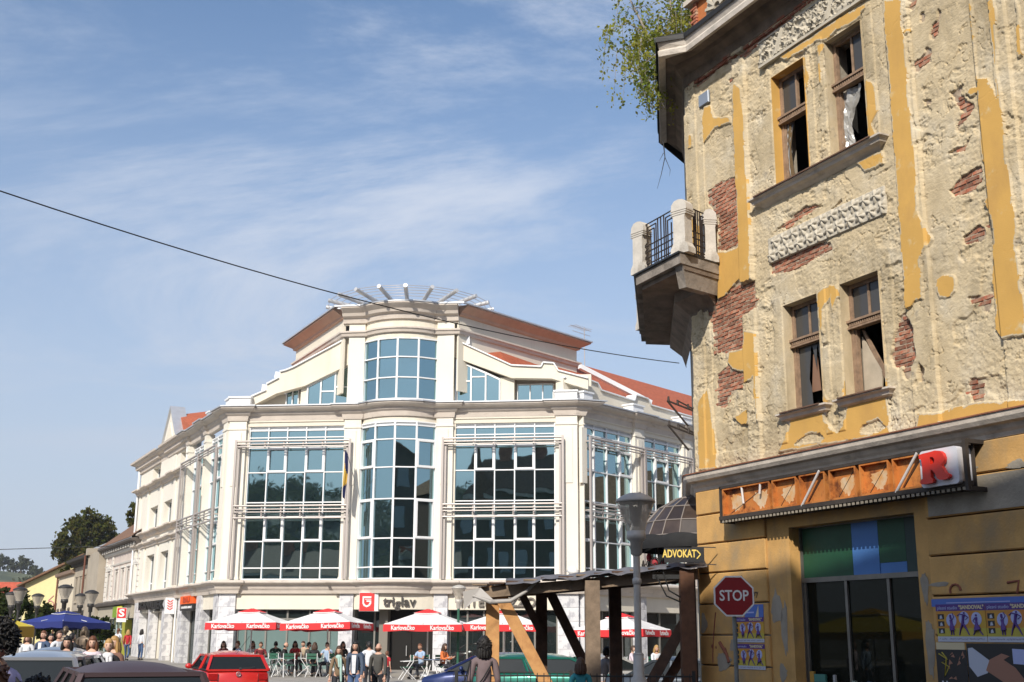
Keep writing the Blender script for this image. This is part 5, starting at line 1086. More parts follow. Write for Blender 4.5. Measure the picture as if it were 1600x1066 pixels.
b_ = MB(); b_.box(0.08, 0.11, -0.002, 0, 0.05, 0.3); b_.box(0.16, 0.19, -0.002, 0, 0.15, 0.3); b_.build('white_bars', pwhite, t)
# --- balcony on the corner
BP = [(0.52, 0.02), (0.80, 1.12), (-0.88, 1.08), (-4.9, -1.55), (-4.6, -2.3)]
bp = [wxy(fR, a, -b) for a, b in BP]; inner_ = [wxy(fR, 0.3, 0.02), wxy(fR, 0.3, 0.1), wxy(fR, -0.5, 0.1), wxy(fC, 3.5, 0.1), wxy(fC, 3.9, 0.1)]
BALM = mat('weathered_balcony', (0.30, 0.26, 0.22), 0.9, var=0.35, vscale=2.5, bump=0.01, bscale=18, stain=((0.09, 0.075, 0.06), 2, 0.48, 0.7, (1, 1, 1)))
bal = Q('balcony', MB().slab((bp + [wxy(fC, 3.9, 0.2), wxy(fR, -0.4, 0.2)])[::-1], 8.84, 9.04), BALM, ID)
mb = MB(); mb.slab(([ (p[0], p[1]) for p in lerp(inner_, bp, 1.04)] + [wxy(fC, 3.9, 0.2), wxy(fR, -0.4, 0.2)])[::-1], 9.04, 9.075); mb.build('slab_edge', M_black, bal, ID)
mb = MB(); lo = lerp(inner_, bp, 0.90); l2 = lerp(inner_, bp, 0.35); l3 = lerp(inner_, bp, 0.10)
def ls(A, B, za, zb):
    n = len(A); mb.add([(p[0], p[1], za) for p in A] + [(p[0], p[1], zb) for p in B], [(i, i + 1, n + i + 1, n + i) for i in range(n - 1)])
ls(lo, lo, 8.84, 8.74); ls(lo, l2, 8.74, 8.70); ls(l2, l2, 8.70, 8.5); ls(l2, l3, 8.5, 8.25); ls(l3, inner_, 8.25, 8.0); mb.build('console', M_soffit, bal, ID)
mb = MB(); mb.slab([wxy(fR, a, -b) for a, b in ((0.44, 0.02), (0.66, 0.9), (0.48, 0.95), (0.28, 0.02))], 8.42, 8.84, poly2=[wxy(fR, a, -b) for a, b in ((0.48, 0.02), (0.76, 1.05), (0.5, 1.05), (0.28, 0.02))]); mb.build('bracket', BALM, bal, ID)
M_post = mat('pale_stone_post', (0.58, 0.54, 0.48), 0.85, var=0.2, vscale=4, bump=0.006, bscale=30, stain=((0.32, 0.28, 0.23), 3.0, 0.52, 0.7, (1, 1, 0.5)))
def bpost(u, o, ang, w_=0.34):
    mb = MB(); prof = [(0.62, 0), (0.62, 0.12), (0.42, 0.24), (0.40, 0.8), (0.5, 0.95), (0.54, 1.0), (0.5, 1.12), (0.3, 1.2), (0.05, 1.22)]
    pts = [(-p[0] * w_, p[1] * 0.91) for p in prof] + [(p[0] * w_, p[1] * 0.91) for p in prof[::-1]]
    mb.prism(pts[::-1], -0.12, 0.12)
    for k in range(3): z = 0.79 + k * 0.045; mb.box(-0.56 * w_, 0.56 * w_, -0.13, 0.13, z, z + 0.016)
    f_ = Fr(fR.w(u, -o, 9.07), ang); return mb.build('balustrade_post', M_post, bal, f_)
bpost(0.66, 0.95, RA + R(20)); bpost(-0.80, 0.98, RA + R(12)); bpost(0.42, 0.16, RA + R(70), 0.26); bpost(-4.6, -1.45, RA)
def grille(a, b, par):
    pa, pb = fR.w(a[0], -a[1], 9.1), fR.w(b[0], -b[1], 9.1); L_ = (pb - pa).length; an = math.atan2((pb - pa).y, (pb - pa).x); f_ = Fr(pa, an); mb = MB(); r_ = 0.013
    def bar_(x0, z0, x1, z1): mb.bar((x0 * L_, 0, z0), (x1 * L_, 0, z1), 0.02)
    for z in (0.98, 0.06): bar_(0, z, 1, z)
    for x in (0.04, 0.40, 0.5, 0.6, 0.96): bar_(x, 0, x, 0.98)
    for x0, x1, z in ((0.04, 0.34, 0.9), (0.66, 0.96, 0.9), (0.1, 0.28, 0.82), (0.72, 0.9, 0.82)): bar_(x0, z, x1, z)
    for x, zt in ((0.34, 0.9), (0.66, 0.9), (0.28, 0.82), (0.72, 0.82), (0.16, 0.74), (0.84, 0.74)): bar_(x, 0.0, x, zt)
    for k in range(4):
        z = 0.12 + k * 0.13; bar_(-0.06, z, 0.96, z + 0.0); bar_(-0.06, z, 0.04, z + 0.07); bar_(0.96, z, 1.06, z + 0.07)
    mb.build('iron_railing', M_iron, par, f_)
grille((0.66, 0.82), (0.44, 0.2), bal); grille((-0.62, 0.98), (0.50, 0.98), bal); grille((-0.98, 0.9), (-4.4, -1.3), bal)
# --- corner bits: iron line brackets, dome canopy, advokat sign
for z in (6.35, 5.85):
    mb = MB(); p = fC.w(0.5, 0.02, z); a = p + Vector((-0.55, -0.15, 0.18)); b2 = p + Vector((-0.12, -0.02, -0.32))
    mb.bar(p, a, 0.03); mb.bar(a, b2, 0.03); mb.bar(p + Vector((0, 0, 0.04)), a + Vector((0.2, 0.05, 0.02)), 0.025)
    for t in (0.2, 0.6, 0.95): q = p.lerp(a, t); mb.tube([q, q + Vector((0, 0, 0.1))], [0.03, 0.02], 6)
    Q('line_bracket', mb, M_iron, ID)
dc = fC.w(1.5, -0.0, 0)
dm = thing('dome_canopy', 'dusty brown glass half dome canopy over the corner doorway beside the yellow wall', 'canopy', (dc.x, dc.y, 3.72))
mb = MB(); nseg, nr = 10, 4; prof = [(1.22, 0.12), (1.08, 0.42), (0.80, 0.72), (0.45, 0.92), (0.04, 1.02)]
ang = [R(90 - 8) + math.pi * k / nseg for k in range(nseg + 1)]
def dp(k, i, e=0.0): r_, z = prof[i]; return Vector(((r_ + e) * math.cos(ang[k]), (r_ + e) * 1.05 * math.sin(ang[k]), z))
for k in range(nseg + 1):
    mb.tube([dp(k, i, 0.01) for i in range(5)], 0.014, 5)
for i in range(4): mb.tube([dp(k, i, 0.01) for k in range(nseg + 1)], 0.014, 5)
mb.build('dome_ribs', mat('pale_lead_rib', (0.22, 0.19, 0.17), 0.6), dm)
gm = mat('brown_wired_glass', (0.05, 0.035, 0.027), 0.3, var=0.35, vscale=3, objvar=0.3, spec=0.6)
for k in range(nseg):
    for i in range(4):
        b_ = MB(); c_ = (dp(k, i) + dp(k + 1, i) + dp(k, i + 1) + dp(k + 1, i + 1)) / 4; nrm = c_.normalized() * 0.012
        v_ = [dp(k, i), dp(k + 1, i), dp(k + 1, i + 1), dp(k, i + 1)]; b_.add([p - nrm for p in v_] + [p + nrm * 0.3 for p in v_], [(0, 1, 2, 3), (7, 6, 5, 4), (0, 4, 5, 1), (1, 5, 6, 2), (2, 6, 7, 3), (3, 7, 4, 0)]); b_.build('dome_pane', gm, dm)
mb = MB(); rim = [Vector((1.30 * math.cos(a), 1.36 * math.sin(a), 0.0)) for a in [R(82) + math.pi * k / 40 for k in range(41)]]
vs = []
for k, p in enumerate(rim): zb = -0.14 ; zt = 0.10 + 0.05 * abs(math.sin(k * math.pi / 8)); vs += [(p.x, p.y, zb), (p.x * 1.03, p.y * 1.03, 0.0), (p.x * 0.96, p.y * 0.96, zt)]
mb.add(vs, [(3 * k + i, 3 * k + 3 + i, 3 * k + 4 + i, 3 * k + 1 + i) for k in range(40) for i in range(2)], 0, True); mb.build('lead_fringe', mat('dark_lead', (0.014, 0.014, 0.015), 0.85, var=0.3, vscale=6), dm)
mb = MB(); mb.lathe([(0.0, 1.16), (0.05, 1.12), (0.12, 1.04), (0.14, 1.0)], 10); mb.build('finial', M_iron, dm)
mb = MB(); rr_ = random.Random(3)
for k in range(26):   # scrolled ironwork hanging below the rim
    a = R(95) + rr_.random() * math.pi * 0.75; rad = rr_.uniform(0.8, 1.2); z = -0.18 - rr_.random() * 0.5; c_ = Vector((rad * math.cos(a), rad * math.sin(a), z)); r0 = rr_.uniform(0.06, 0.14); tx = Vector((-math.sin(a), math.cos(a), 0))
    mb.tube([c_ + tx * (r0 * (1 - t / 9) * math.cos(t)) + Vector((0, 0, r0 * (1 - t / 9) * math.sin(t))) for t in [i * 0.55 for i in range(13)]], 0.012, 4)
mb.build('iron_scrollwork', M_iron, dm, kind='stuff')
mb = MB(); 
for k in range(7): a = R(100) + rr_.random() * math.pi * 0.6; mb.ell((1.05 * math.cos(a), 1.05 * math.sin(a), -0.25 - 0.3 * rr_.random()), (0.06, 0.06, 0.09), 7, 5)
mb.parts('red_rag', mat('faded_red_cloth', (0.35, 0.04, 0.05), 0.9), dm)
av = thing('advokat_sign', 'small black ADVOKAT board with yellow letters and arrow projecting from the corner', 'sign', (3.62, 22.7, 3.36), R(-6))
mb = MB(); mb.box(-0.72, 0.03, -0.015, 0.015, -0.13, 0.13); mb.box(-0.72, 0.03, -0.025, 0.02, -0.15, -0.13); mb.build('board', pblack, av)
text('letters', 'ADVOKAT', 0.2, mat('sign_yellow', (0.75, 0.55, 0.12), 0.5), av, None, (-0.435, -0.02, 0.01), extrude=0.003, sx=0.66, bold=0.005)
mb = MB(); mb.bar((-0.11, -0.02, 0.08), (-0.04, -0.02, 0.0), 0.02); mb.bar((-0.11, -0.02, -0.08), (-0.04, -0.02, 0.0), 0.02); mb.build('arrow', MATS['sign_yellow'], av)
mb = MB(); mb.bar((-0.2, 0.0, 0.14), (0.25, 0.0, 0.13), 0.018); mb.bar((-0.3, 0.0, -0.16), (0.25, 0.0, -0.19), 0.018); mb.build('bracket', M_iron, av)
# --- stop sign
st = thing('stop_sign', 'red octagonal STOP sign on a grey post in front of the peeling corner pier', 'road sign', (3.59, 19.5, 0), R(-4))
mb = MB(); mb.tube([(0.0, 0.05, 0), (0.0, 0.05, 2.75)], 0.035, 10); mb.build('post', mat('grey_post', (0.22, 0.23, 0.22), 0.6, metal=0.4, var=0.2, vscale=6), st)
oc = lambda r_: [(r_ * math.cos(R(22.5 + 45 * k)), 2.49 + r_ * math.sin(R(22.5 + 45 * k))) for k in range(8)][::-1]
mb = MB(); mb.prism(oc(0.345), -0.012, 0.012); mb.build('plate', M_wht, st)
mb = MB(); mb.prism(oc(0.318), -0.016, -0.0125); mb.build('red_face', mat('stop_red', (0.26, 0.008, 0.012), 0.35, var=0.08), st)
text('letters', 'STOP', 0.235, M_wht, st, None, (0, -0.02, 2.49), extrude=0.002, bold=0.004, sx=0.83)
mb = MB(); mb.box(-0.06, 0.06, -0.0, 0.09, 2.35, 2.39); mb.box(-0.06, 0.06, 0.0, 0.09, 2.6, 2.64); mb.build('clamp', M_zinc, st)
# ================================================================== houses down the street on the left
def hrow(T, name, m, u0, u1, z0, z1, holes, d=0.35, y=0.0): return holed_wall(fL, -u1, -u0, z0, z1, [(-b, -a, c, e) for a, b, c, e in holes], y=y, d=d, m=m, par=T, name=name)
def hwin(T, a, b, z0, z1, y=0.22, frame=None, surround=None, ped=False, cols=2, glass=None):
    mb = MB(); f = frame or M_white
    for u in lin(-b, -a, cols): mb.box(u - 0.035, u + 0.035, y - 0.04, y + 0.04, z0, z1)
    for z in (z0, z0 + (z1 - z0) * 0.68, z1): mb.box(-b, -a, y - 0.035, y + 0.035, z - 0.03, z + 0.03)
    o = mb.build('window', f, T, fL)
    q = MB(); q.box(-b + 0.02, -a - 0.02, y, y + 0.02, z0 + 0.02, z1 - 0.02); q.build('pane', glass or M_houseglass, o, fL)
    if surround:
        q = MB(); q.box(-b - 0.16, -b, -0.06, 0.05, z0 - 0.1, z1 + 0.15); q.box(-a, -a + 0.16, -0.06, 0.05, z0 - 0.1, z1 + 0.15); q.box(-b - 0.2, -a + 0.2, -0.1, 0.05, z1 + 0.15, z1 + 0.27); q.box(-b - 0.2, -a + 0.2, -0.1, 0.05, z0 - 0.2, z0 - 0.1)
        if ped: q.prism([(-b - 0.3, z1 + 0.27), (-a + 0.3, z1 + 0.27), ((-a - b) / 2, z1 + 0.62)], -0.12, 0.02)
        q.build('window_surround', surround, o, fL)
# T1 ornate pinkish house with steep brown roof
T1 = thing('town_house', 'ornate pale pink two storey house under a steep brown tiled roof beside the glazed building', 'building', fL.w(-27, 3, 0))
pinkm = mat('pale_pink_render', (0.58, 0.50, 0.45), 0.9, var=0.1, vscale=1, bump=0.004); whm = mat('white_trim', (0.68, 0.65, 0.60), 0.85, var=0.08)
ws = [(20.9, 22.0), (23.3, 24.3), (25.3, 26.3), (27.6, 28.6), (30.6, 31.7)]
hrow(T1, 'wall', pinkm, 20.45, 33.0, 3.95, 7.3, [(a, b, 4.2, 5.9) for a, b in ws])
for k, (a, b) in enumerate(ws): hwin(T1, a, b, 4.2, 5.9, surround=whm, ped=k in (0, 4))
for u in (20.6, 22.6, 30.0, 32.4):
    for r_ in range(9): mb = MB(); mb.box(-u - (0.28 if r_ % 2 else 0.2), -u + (0.28 if r_ % 2 else 0.2), -0.07, 0.02, 4.0 + r_ * 0.34, 4.3 + r_ * 0.34); mb.build('quoin', whm, T1, fL)
dk = mat('dark_eaves', (0.10, 0.085, 0.075), 0.85, var=0.3); 
mb = MB(); mb.sweep([(-0.1, 6.3), (0.06, 6.32), (0.1, 6.42), (-0.1, 6.46)], [wxy(fL, -33, 0), wxy(fL, -20.4, 0)]); mb.sweep([(-0.1, 7.0), (0.12, 7.05), (0.18, 7.2), (-0.1, 7.25)], [wxy(fL, -33, 0), wxy(fL, -20.4, 0)]); mb.build('string_course', whm, T1, ID)
mb = MB(); mb.sweep([(-0.1, 7.25), (0.3, 7.3), (0.34, 7.42), (0.62, 7.5), (0.65, 7.62), (-0.2, 7.72)], [wxy(fL, -33.2, 0), wxy(fL, -20.4, 0)]); mb.build('cornice', dk, T1, ID)
for k in range(14): mb = MB(); mb.box(-32.6 + k * 0.9, -32.4 + k * 0.9, -0.4, 0, 7.22, 7.4); mb.build('corbel', whm, T1, fL)
mb = MB(); mb.add([(-33, -0.65, 7.68), (-20.5, -0.65, 7.68), (-20.5, 6.5, 13.4), (-31.0, 6.5, 13.4)], [(0, 1, 2, 3)]); mb.add([(-33, -0.65, 7.68), (-31.0, 6.5, 13.4), (-33, 13, 7.7)], [(0, 1, 2)]); mb.add([(-20.5, 6.5, 13.4), (-20.5, 13, 7.7), (-33, 13, 7.7), (-31, 6.5, 13.4)], [(0, 1, 2, 3)]); mb.build('roof', M_browntile, T1, fL)
mb = MB(); mb.box(-33, -20.5, -0.62, -0.58, 7.62, 7.7); mb.build('gutter', M_zinc, T1, fL)
mb = MB(); mb.box(-33.0, -20.5, 0.1, 12, 7.3, 7.6); mb.box(-33, -32.7, 0.3, 12, 0, 7.5); mb.build('side_wall', pinkm, T1, fL)
q = MB(); q.box(-31.9, -31.0, 4.6, 5.4, 10.5, 13.2); q.box(-32.0, -30.9, 4.5, 5.5, 13.2, 13.35); q.build('chimney', mat('chimney_brick', (0.35, 0.16, 0.10), 0.9, var=0.3), T1, fL)
mb = MB(); mb.box(-33, -20.5, -0.25, 0.2, 2.8, 3.6); mb.build('shop_fascia', mat('beige_metal_fascia', (0.42, 0.38, 0.30), 0.7, var=0.08), T1, fL)
mb = MB(); mb.sweep([(-0.1, 3.6), (0.5, 3.66), (0.55, 3.82), (0.3, 3.94), (-0.1, 3.96)], [wxy(fL, -33.6, 0), wxy(fL, -20.4, 0)]); mb.build('shop_cornice', dk, T1, ID)
mb = MB()
for u in lin(-33, -20.5, 9): mb.box(u - 0.06, u + 0.06, 0.1, 0.2, 0.1, 2.8)
mb.box(-33, -20.5, 0.1, 0.18, 2.1, 2.18); o = mb.build('shop_front', mat('pale_blue_frame', (0.45, 0.58, 0.60), 0.5), T1, fL)
for u0, u1 in zip(lin(-33, -20.5, 9)[:-1], lin(-33, -20.5, 9)[1:]): q = MB(); q.box(u0 + 0.07, u1 - 0.07, 0.14, 0.16, 0.1, 2.78); q.build('pane', M_shopglass, o, fL)
mb = MB(); mb.box(-22.6, -21.6, -0.35, 0.05, 0.1, 2.7); mb.build('poster_column', mat('olive_poster', (0.35, 0.34, 0.04), 0.6), T1, fL)
s = wsign('shop_sign', 'green and yellow panel sign on the beige fascia of the pink house', fL, -24.7, -0.32, 3.22)
mb = MB(); mb.box(-1.65, 1.65, -0.06, 0.05, -0.35, 0.35); mb.build('panel', mat('green_sign', (0.20, 0.33, 0.03), 0.5), s); mb = MB(); mb.box(-0.1, 1.6, -0.08, -0.06, -0.05, 0.33); mb.build('yellow_field', mat('sign_yellow2', (0.75, 0.62, 0.05), 0.5), s)
s = thing('blade_sign', 'red box sign with a white S hanging beside the green sign', 'sign', fL.w(-20.9, -0.75, 3.0), 0.25)
mb = MB(); mb.box(-0.26, 0.3, -0.07, 0.07, -0.45, 0.4); mb.build('box', M_wht, s); mb = MB(); mb.box(-0.24, 0.28, -0.08, -0.071, -0.22, 0.38); mb.build('face', M_red, s); text('letter', 'S', 0.62, M_wht, s, None, (0.02, -0.09, 0.07), extrude=0.008, bold=0.02, sx=1.2)
# T2 grey beige house with blank flank and dark cornice
T2 = thing('town_house', 'dingy beige two storey house with a blank flank, a black cornice and a brown downpipe', 'building', fL.w(-41, 3, 0))
bg = mat('dingy_beige', (0.40, 0.35, 0.28), 0.9, var=0.15, vscale=0.7)
mb = MB(); mb.box(-38.2, -33.1, -0.5, 10, 0, 7.55); mb.box(-38.2, -37.3, -0.7, 10, 7.5, 8.0); mb.build('blank_flank', bg, T2, fL)
ws = [(39.6 + 2.15 * k, 40.7 + 2.15 * k) for k in range(4)]
hrow(T2, 'wall', bg, 38.2, 48.3, 3.6, 7.1, [(a, b, 4.4, 6.1) for a, b in ws])
for a, b in ws: hwin(T2, a, b, 4.4, 6.1, frame=bg, surround=bg)
mb = MB(); mb.sweep([(-0.1, 7.05), (0.25, 7.1), (0.3, 7.3), (0.7, 7.4), (0.72, 7.62), (-0.2, 7.75)], [wxy(fL, -48.6, 0), wxy(fL, -38.2, 0)]); mb.sweep([(-0.1, 3.2), (0.2, 3.25), (0.25, 3.5), (-0.1, 3.6)], [wxy(fL, -48.6, 0), wxy(fL, -33, 0)]); mb.build('cornice', mat('black_cornice', (0.035, 0.03, 0.027), 0.85, var=0.3), T2, ID)
mb = MB(); mb.tube([(-38.0, -0.75, 0.2), (-38.0, -0.75, 7.5)], 0.07, 6); mb.build('downpipe', mat('brown_downpipe', (0.14, 0.05, 0.03), 0.7), T2, fL)
mb = MB(); mb.box(-48.3, -38.2, 0.15, 9, 0.0, 3.3); mb.build('shop_wall', mat('pink_shopfront', (0.55, 0.38, 0.33), 0.85), T2, fL)
for k in range(4): q = MB(); q.box(-47.8 + k * 2.4, -46.0 + k * 2.4, 0.08, 0.14, 0.3, 2.7); q.build('shop_pane', M_shopglass, T2, fL)
mb = MB(); mb.add([(-48.5, -0.6, 7.7), (-38, -0.6, 7.7), (-38, 5, 8.9), (-48.5, 5, 8.9)], [(0, 1, 2, 3)]); mb.build('roof', M_browntile, T2, fL)
# T3 cream house at the end, T4 taller cream house behind them
T3 = thing('town_house', 'plain cream house with small round vents at the far end of the row', 'building', fL.w(-53, 3, 0))
mb = MB(); mb.box(-58, -48.4, 0, 9, 0, 6.8); mb.build('wall', mat('pale_cream_wall', (0.70, 0.62, 0.48), 0.9, var=0.06), T3, fL)
mb = MB(); mb.sweep([(-0.1, 6.6), (0.3, 6.7), (0.35, 6.95), (-0.1, 7.05)], [wxy(fL, -58.4, 0), wxy(fL, -48.3, 0)]); mb.build('cornice', mat('brown_eaves', (0.26, 0.18, 0.13), 0.85), T3, ID)
for k in range(4):
    q = MB(); q.ell((-49.6 - 2.2 * k, -0.02, 5.75), (0.16, 0.04, 0.11), 8, 5); q.build('vent', M_dark, T3, fL); q = MB(); q.ell((-49.6 - 2.2 * k, -0.05, 3.8), (0.2, 0.14, 0.16), 8, 5); q.build('wall_lamp', dk, T3, fL)
mb = MB(); mb.tube([(-58.1, -0.1, 0.2), (-58.1, -0.1, 6.7)], 0.08, 6); mb.build('downpipe', MATS['brown_downpipe'], T3, fL)
T4 = thing('town_house', 'larger cream house with a long grey metal roof edge rising behind the dingy beige one', 'building', fL.w(-43, 9, 0))
cw = mat('warm_cream_wall', (0.72, 0.56, 0.36), 0.9, var=0.05)
mb = MB(); mb.box(-57.5, -30, 3.0, 14, 0, 9.0); mb.build('wall', cw, T4, fL)
mb = MB(); mb.box(-57.9, -30, 2.5, 14, 9.0, 9.3); mb.build('roof_edge', M_zinc, T4, fL)
mb = MB(); mb.add([(-57.9, 2.5, 9.3), (-30, 2.5, 9.3), (-30, 8, 10.4), (-57.9, 8, 10.4)], [(0, 1, 2, 3)]); mb.build('roof', M_browntile, T4, fL)
# yellow gable end and the low red roofed house beyond it
YB = thing('gabled_house', 'pale yellow gable wall with a faint pink emblem at the end of the street', 'building', (-46, 124, 0.9))
ym = mat('lemon_render', (0.76, 0.66, 0.34), 0.9, var=0.05)
g = Fr((-46, 120, 0.9), R(-3))
mb = MB(); mb.prism([(-2.2, 0), (6, 0), (6, 8.4), (3.6, 8.4), (-2.2, 5.7)], 0, 9); mb.build('wall', ym, YB, g)
mb = MB(); mb.bar((-2.8, 4.2, 5.5), (3.7, 4.2, 8.62), 9.6, 0.16); mb.build('roof', M_browntile, YB, g)
mb = MB(); mb.tube([(0.5 + 0.35 * math.cos(t) * (1 + 0.25 * math.sin(2 * t)), -0.03, 3.6 + 0.5 * math.sin(t)) for t in [i * 0.5 for i in range(12)]], 0.06, 5); mb.tube([(0.3, -0.03, 4.1), (0.8, -0.03, 4.6)], 0.05, 5); mb.build('emblem', mat('faded_pink', (0.62, 0.30, 0.28), 0.8), YB, g)
RB = thing('red_roofed_house', 'low grey house with a bright red tiled roof left of the yellow gable', 'building', (-60, 142, 0.9))
g = Fr((-62, 140, 0.9), R(3))
mb = MB(); mb.box(-10, 8, 0, 9, 0, 4.4); mb.build('wall', mat('grey_house_wall', (0.30, 0.28, 0.24), 0.9, var=0.1), RB, g)
mb = MB(); mb.prism([(-10.4, 4.3), (8.2, 4.3), (8.2, 4.45), (-10.4, 4.45)], -0.5, 9.5); mb.add([(-10.4, -0.5, 4.45), (8.2, -0.5, 4.45), (8.2, 4.5, 6.9), (-10.4, 4.5, 6.9)], [(0, 1, 2, 3)]); mb.add([(-10.4, 9.5, 4.45), (8.2, 9.5, 4.45), (8.2, 4.5, 6.9), (-10.4, 4.5, 6.9)], [(3, 2, 1, 0)]); mb.add([(8.2, -0.5, 4.45), (8.2, 9.5, 4.45), (8.2, 4.5, 6.9)], [(0, 1, 2)]); mb.build('roof', mat('bright_red_tiles', (0.50, 0.10, 0.05), 0.85, var=0.25, vscale=3), RB, g)
for k in range(4): q = MB(); q.box(-8 + 3.6 * k, -6.6 + 3.6 * k, -0.03, 0.05, 1.6, 3.4); q.build('window', M_houseglass, RB, g)
OB2 = thing('small_house', 'small cream house front with a window at the left edge below the hill', 'building', (-64, 125, 0.9))
mb = MB(); mb.box(-67, -57.5, 124, 130, 0.8, 6.4); mb.build('wall', mat('pale_green_cream', (0.62, 0.60, 0.38), 0.9), OB2, ID); mb = MB(); mb.add([(-67.3, 123.6, 6.35), (-57.2, 123.6, 6.35), (-57.2, 127, 8.0), (-67.3, 127, 8.0)], [(0, 1, 2, 3)]); mb.build('roof', MATS['bright_red_tiles'], OB2, ID)

# ================================================================== hills
def hill(name, fn, x0, x1, y0, y1, n, m):
    mb = MB(); vs = []
    for i in range(n + 1):
        for j in range(n + 1):
            x = x0 + (x1 - x0) * i / n; y = y0 + (y1 - y0) * j / n; vs.append((x, y, fn(x, y)))
    mb.add(vs, [(i * (n + 1) + j, (i + 1) * (n + 1) + j, (i + 1) * (n + 1) + j + 1, i * (n + 1) + j + 1) for i in range(n) for j in range(n)], 0, True)
    return mb.build(name, m, kind='structure')
gr = mat('hill_grass', (0.15, 0.155, 0.07), 0.95, col2=(0.085, 0.10, 0.045), vscale=0.018, detail=8, stain=((0.05, 0.065, 0.035), 0.03, 0.5, 0.58, (1, 1, 1)))
def hf(x, y):
    q = np.array([x * 1.0]); p = np.array([y * 1.0]); t = max(0, min(1, (y - 260) / 230)); s_ = t * t * (3 - 2 * t)
    e = max(0, min(1, (-60 - x) / 160)) if x > -400 else 1
    return -2 + s_ * (24.5 + 6 * float(fbm(q, p, 0.006, 3, 2)[0]) + 2.5 * math.sin(x * 0.02)) * (0.35 + 0.65 * e)
hill('hill', hf, -1100, 900, 230, 1000, 60, gr)
def hb(x, y):
    q = np.array([x * 1.0]); p = np.array([y * 1.0]); t = max(0, min(1, (-120 - y) / 260)); s_ = t * t * (3 - 2 * t); return -2 + s_ * (52 + 26 * float(fbm(q, p, 0.005, 3, 8)[0]))
hill('hill', hb, -900, 700, -110, -900, 50, mat('wooded_hill', (0.02, 0.03, 0.014), 0.95, var=0.5, vscale=0.05))

# ================================================================== trees
def leafmat(name, a, b, tr=0.35):
    m = bpy.data.materials.new(name); m.use_nodes = True; t = m.node_tree; t.nodes.clear(); o = t.nodes.new('ShaderNodeOutputMaterial')
    d = t.nodes.new('ShaderNodeBsdfDiffuse'); tl = t.nodes.new('ShaderNodeBsdfTranslucent'); x = t.nodes.new('ShaderNodeMixShader'); x.inputs[0].default_value = tr
    tc = t.nodes.new('ShaderNodeTexCoord'); no = t.nodes.new('ShaderNodeTexNoise'); no.inputs['Scale'].default_value = 1.6; no.inputs['Detail'].default_value = 6; t.links.new(tc.outputs['Object'], no.inputs[0])
    mr = t.nodes.new('ShaderNodeMapRange'); mr.inputs[1].default_value = 0.36; mr.inputs[2].default_value = 0.64; t.links.new(no.outputs[0], mr.inputs[0])
    mi = t.nodes.new('ShaderNodeMix'); mi.data_type = 'RGBA'; mi.inputs['A'].default_value = (*a, 1); mi.inputs['B'].default_value = (*b, 1); t.links.new(mr.outputs[0], mi.inputs['Factor'])
    t.links.new(mi.outputs['Result'], d.inputs[0]); t.links.new(mi.outputs['Result'], tl.inputs[0]); t.links.new(d.outputs[0], x.inputs[1]); t.links.new(tl.outputs[0], x.inputs[2]); t.links.new(x.outputs[0], o.inputs[0]); MATS[name] = m; return m
LF1 = leafmat('dark_green_leaves', (0.055, 0.075, 0.018), (0.10, 0.085, 0.02)); LF2 = leafmat('birch_leaves', (0.20, 0.26, 0.05), (0.38, 0.35, 0.07), 0.5); LF3 = leafmat('hedge_leaves', (0.03, 0.05, 0.015), (0.05, 0.06, 0.02)); LF4 = leafmat('far_leaves', (0.05, 0.065, 0.03), (0.075, 0.075, 0.035))
M_bark = mat('bark', (0.10, 0.075, 0.05), 0.95, var=0.3, vscale=6)
def leaves(pts, size, seed=0, aspect=1.6):
    """one small bent quad per point"""
    rs = np.random.RandomState(seed); n = len(pts); P_ = np.array(pts); a = rs.normal(size=(n, 3)); a /= np.linalg.norm(a, axis=1)[:, None]; b = rs.normal(size=(n, 3)); b -= (a * b).sum(1)[:, None] * a; b /= np.linalg.norm(b, axis=1)[:, None]
    s = size * (0.6 + 0.8 * rs.rand(n))[:, None]; v = np.stack([P_ - a * s * aspect / 2, P_ + b * s / 2, P_ + a * s * aspect / 2, P_ - b * s / 2], 1).reshape(-1, 3)
    me = bpy.data.meshes.new('leaves'); me.vertices.add(n * 4); me.vertices.foreach_set('co', v.astype(np.float32).ravel()); me.loops.add(n * 4); me.polygons.add(n); me.loops.foreach_set('vertex_index', np.arange(n * 4, dtype=np.int32)); me.polygons.foreach_set('loop_start', np.arange(0, n * 4, 4, dtype=np.int32)); me.update(calc_edges=True); return me
def crown_pts(blobs, n, seed):
    rs = np.random.RandomState(seed); out = []
    tot = sum(b[3] ** 3 * b[4] for b in blobs)
    for cx_, cy__, cz0, r_, k in blobs:
        m_ = int(n * r_ ** 3 * k / tot)
        # clumps inside each lobe
        nc = max(3, int(m_ / 45)); d = rs.normal(size=(nc, 3)); d /= np.linalg.norm(d, axis=1)[:, None]; c = d * (rs.rand(nc, 1) ** 0.35) * r_ * np.array([1, 1, k])
        p = c[rs.randint(nc, size=m_)] + rs.normal(size=(m_, 3)) * r_ * 0.11; out.append(p + np.array([cx_, cy__, cz0]))
    return np.concatenate(out)
def tree(label, x, y, z0, H, blobs, n, size, lm, trunk_r=0.3, seed=1, name='leafy_tree', group=None, cat='tree'):
    t = thing(name, label, cat, (x, y, z0), 0, group)
    mb = MB(); top = H * 0.55; mb.tube([(0, 0, -0.3), (0.05, 0, H * 0.2), (-0.05, 0.05, top)], [trunk_r, trunk_r * 0.8, trunk_r * 0.5], 8)
    for b in blobs: mb.tube([(0, 0, top * 0.7), (b[0] * 0.5, b[1] * 0.5, (top + b[2]) * 0.5), (b[0], b[1], b[2])], [trunk_r * 0.45, trunk_r * 0.28, trunk_r * 0.1], 6)
    mb.build('trunk', M_bark, t)
    me = leaves(crown_pts(blobs, n, seed), size, seed); me.materials.append(lm); put('crown', me, t); return t
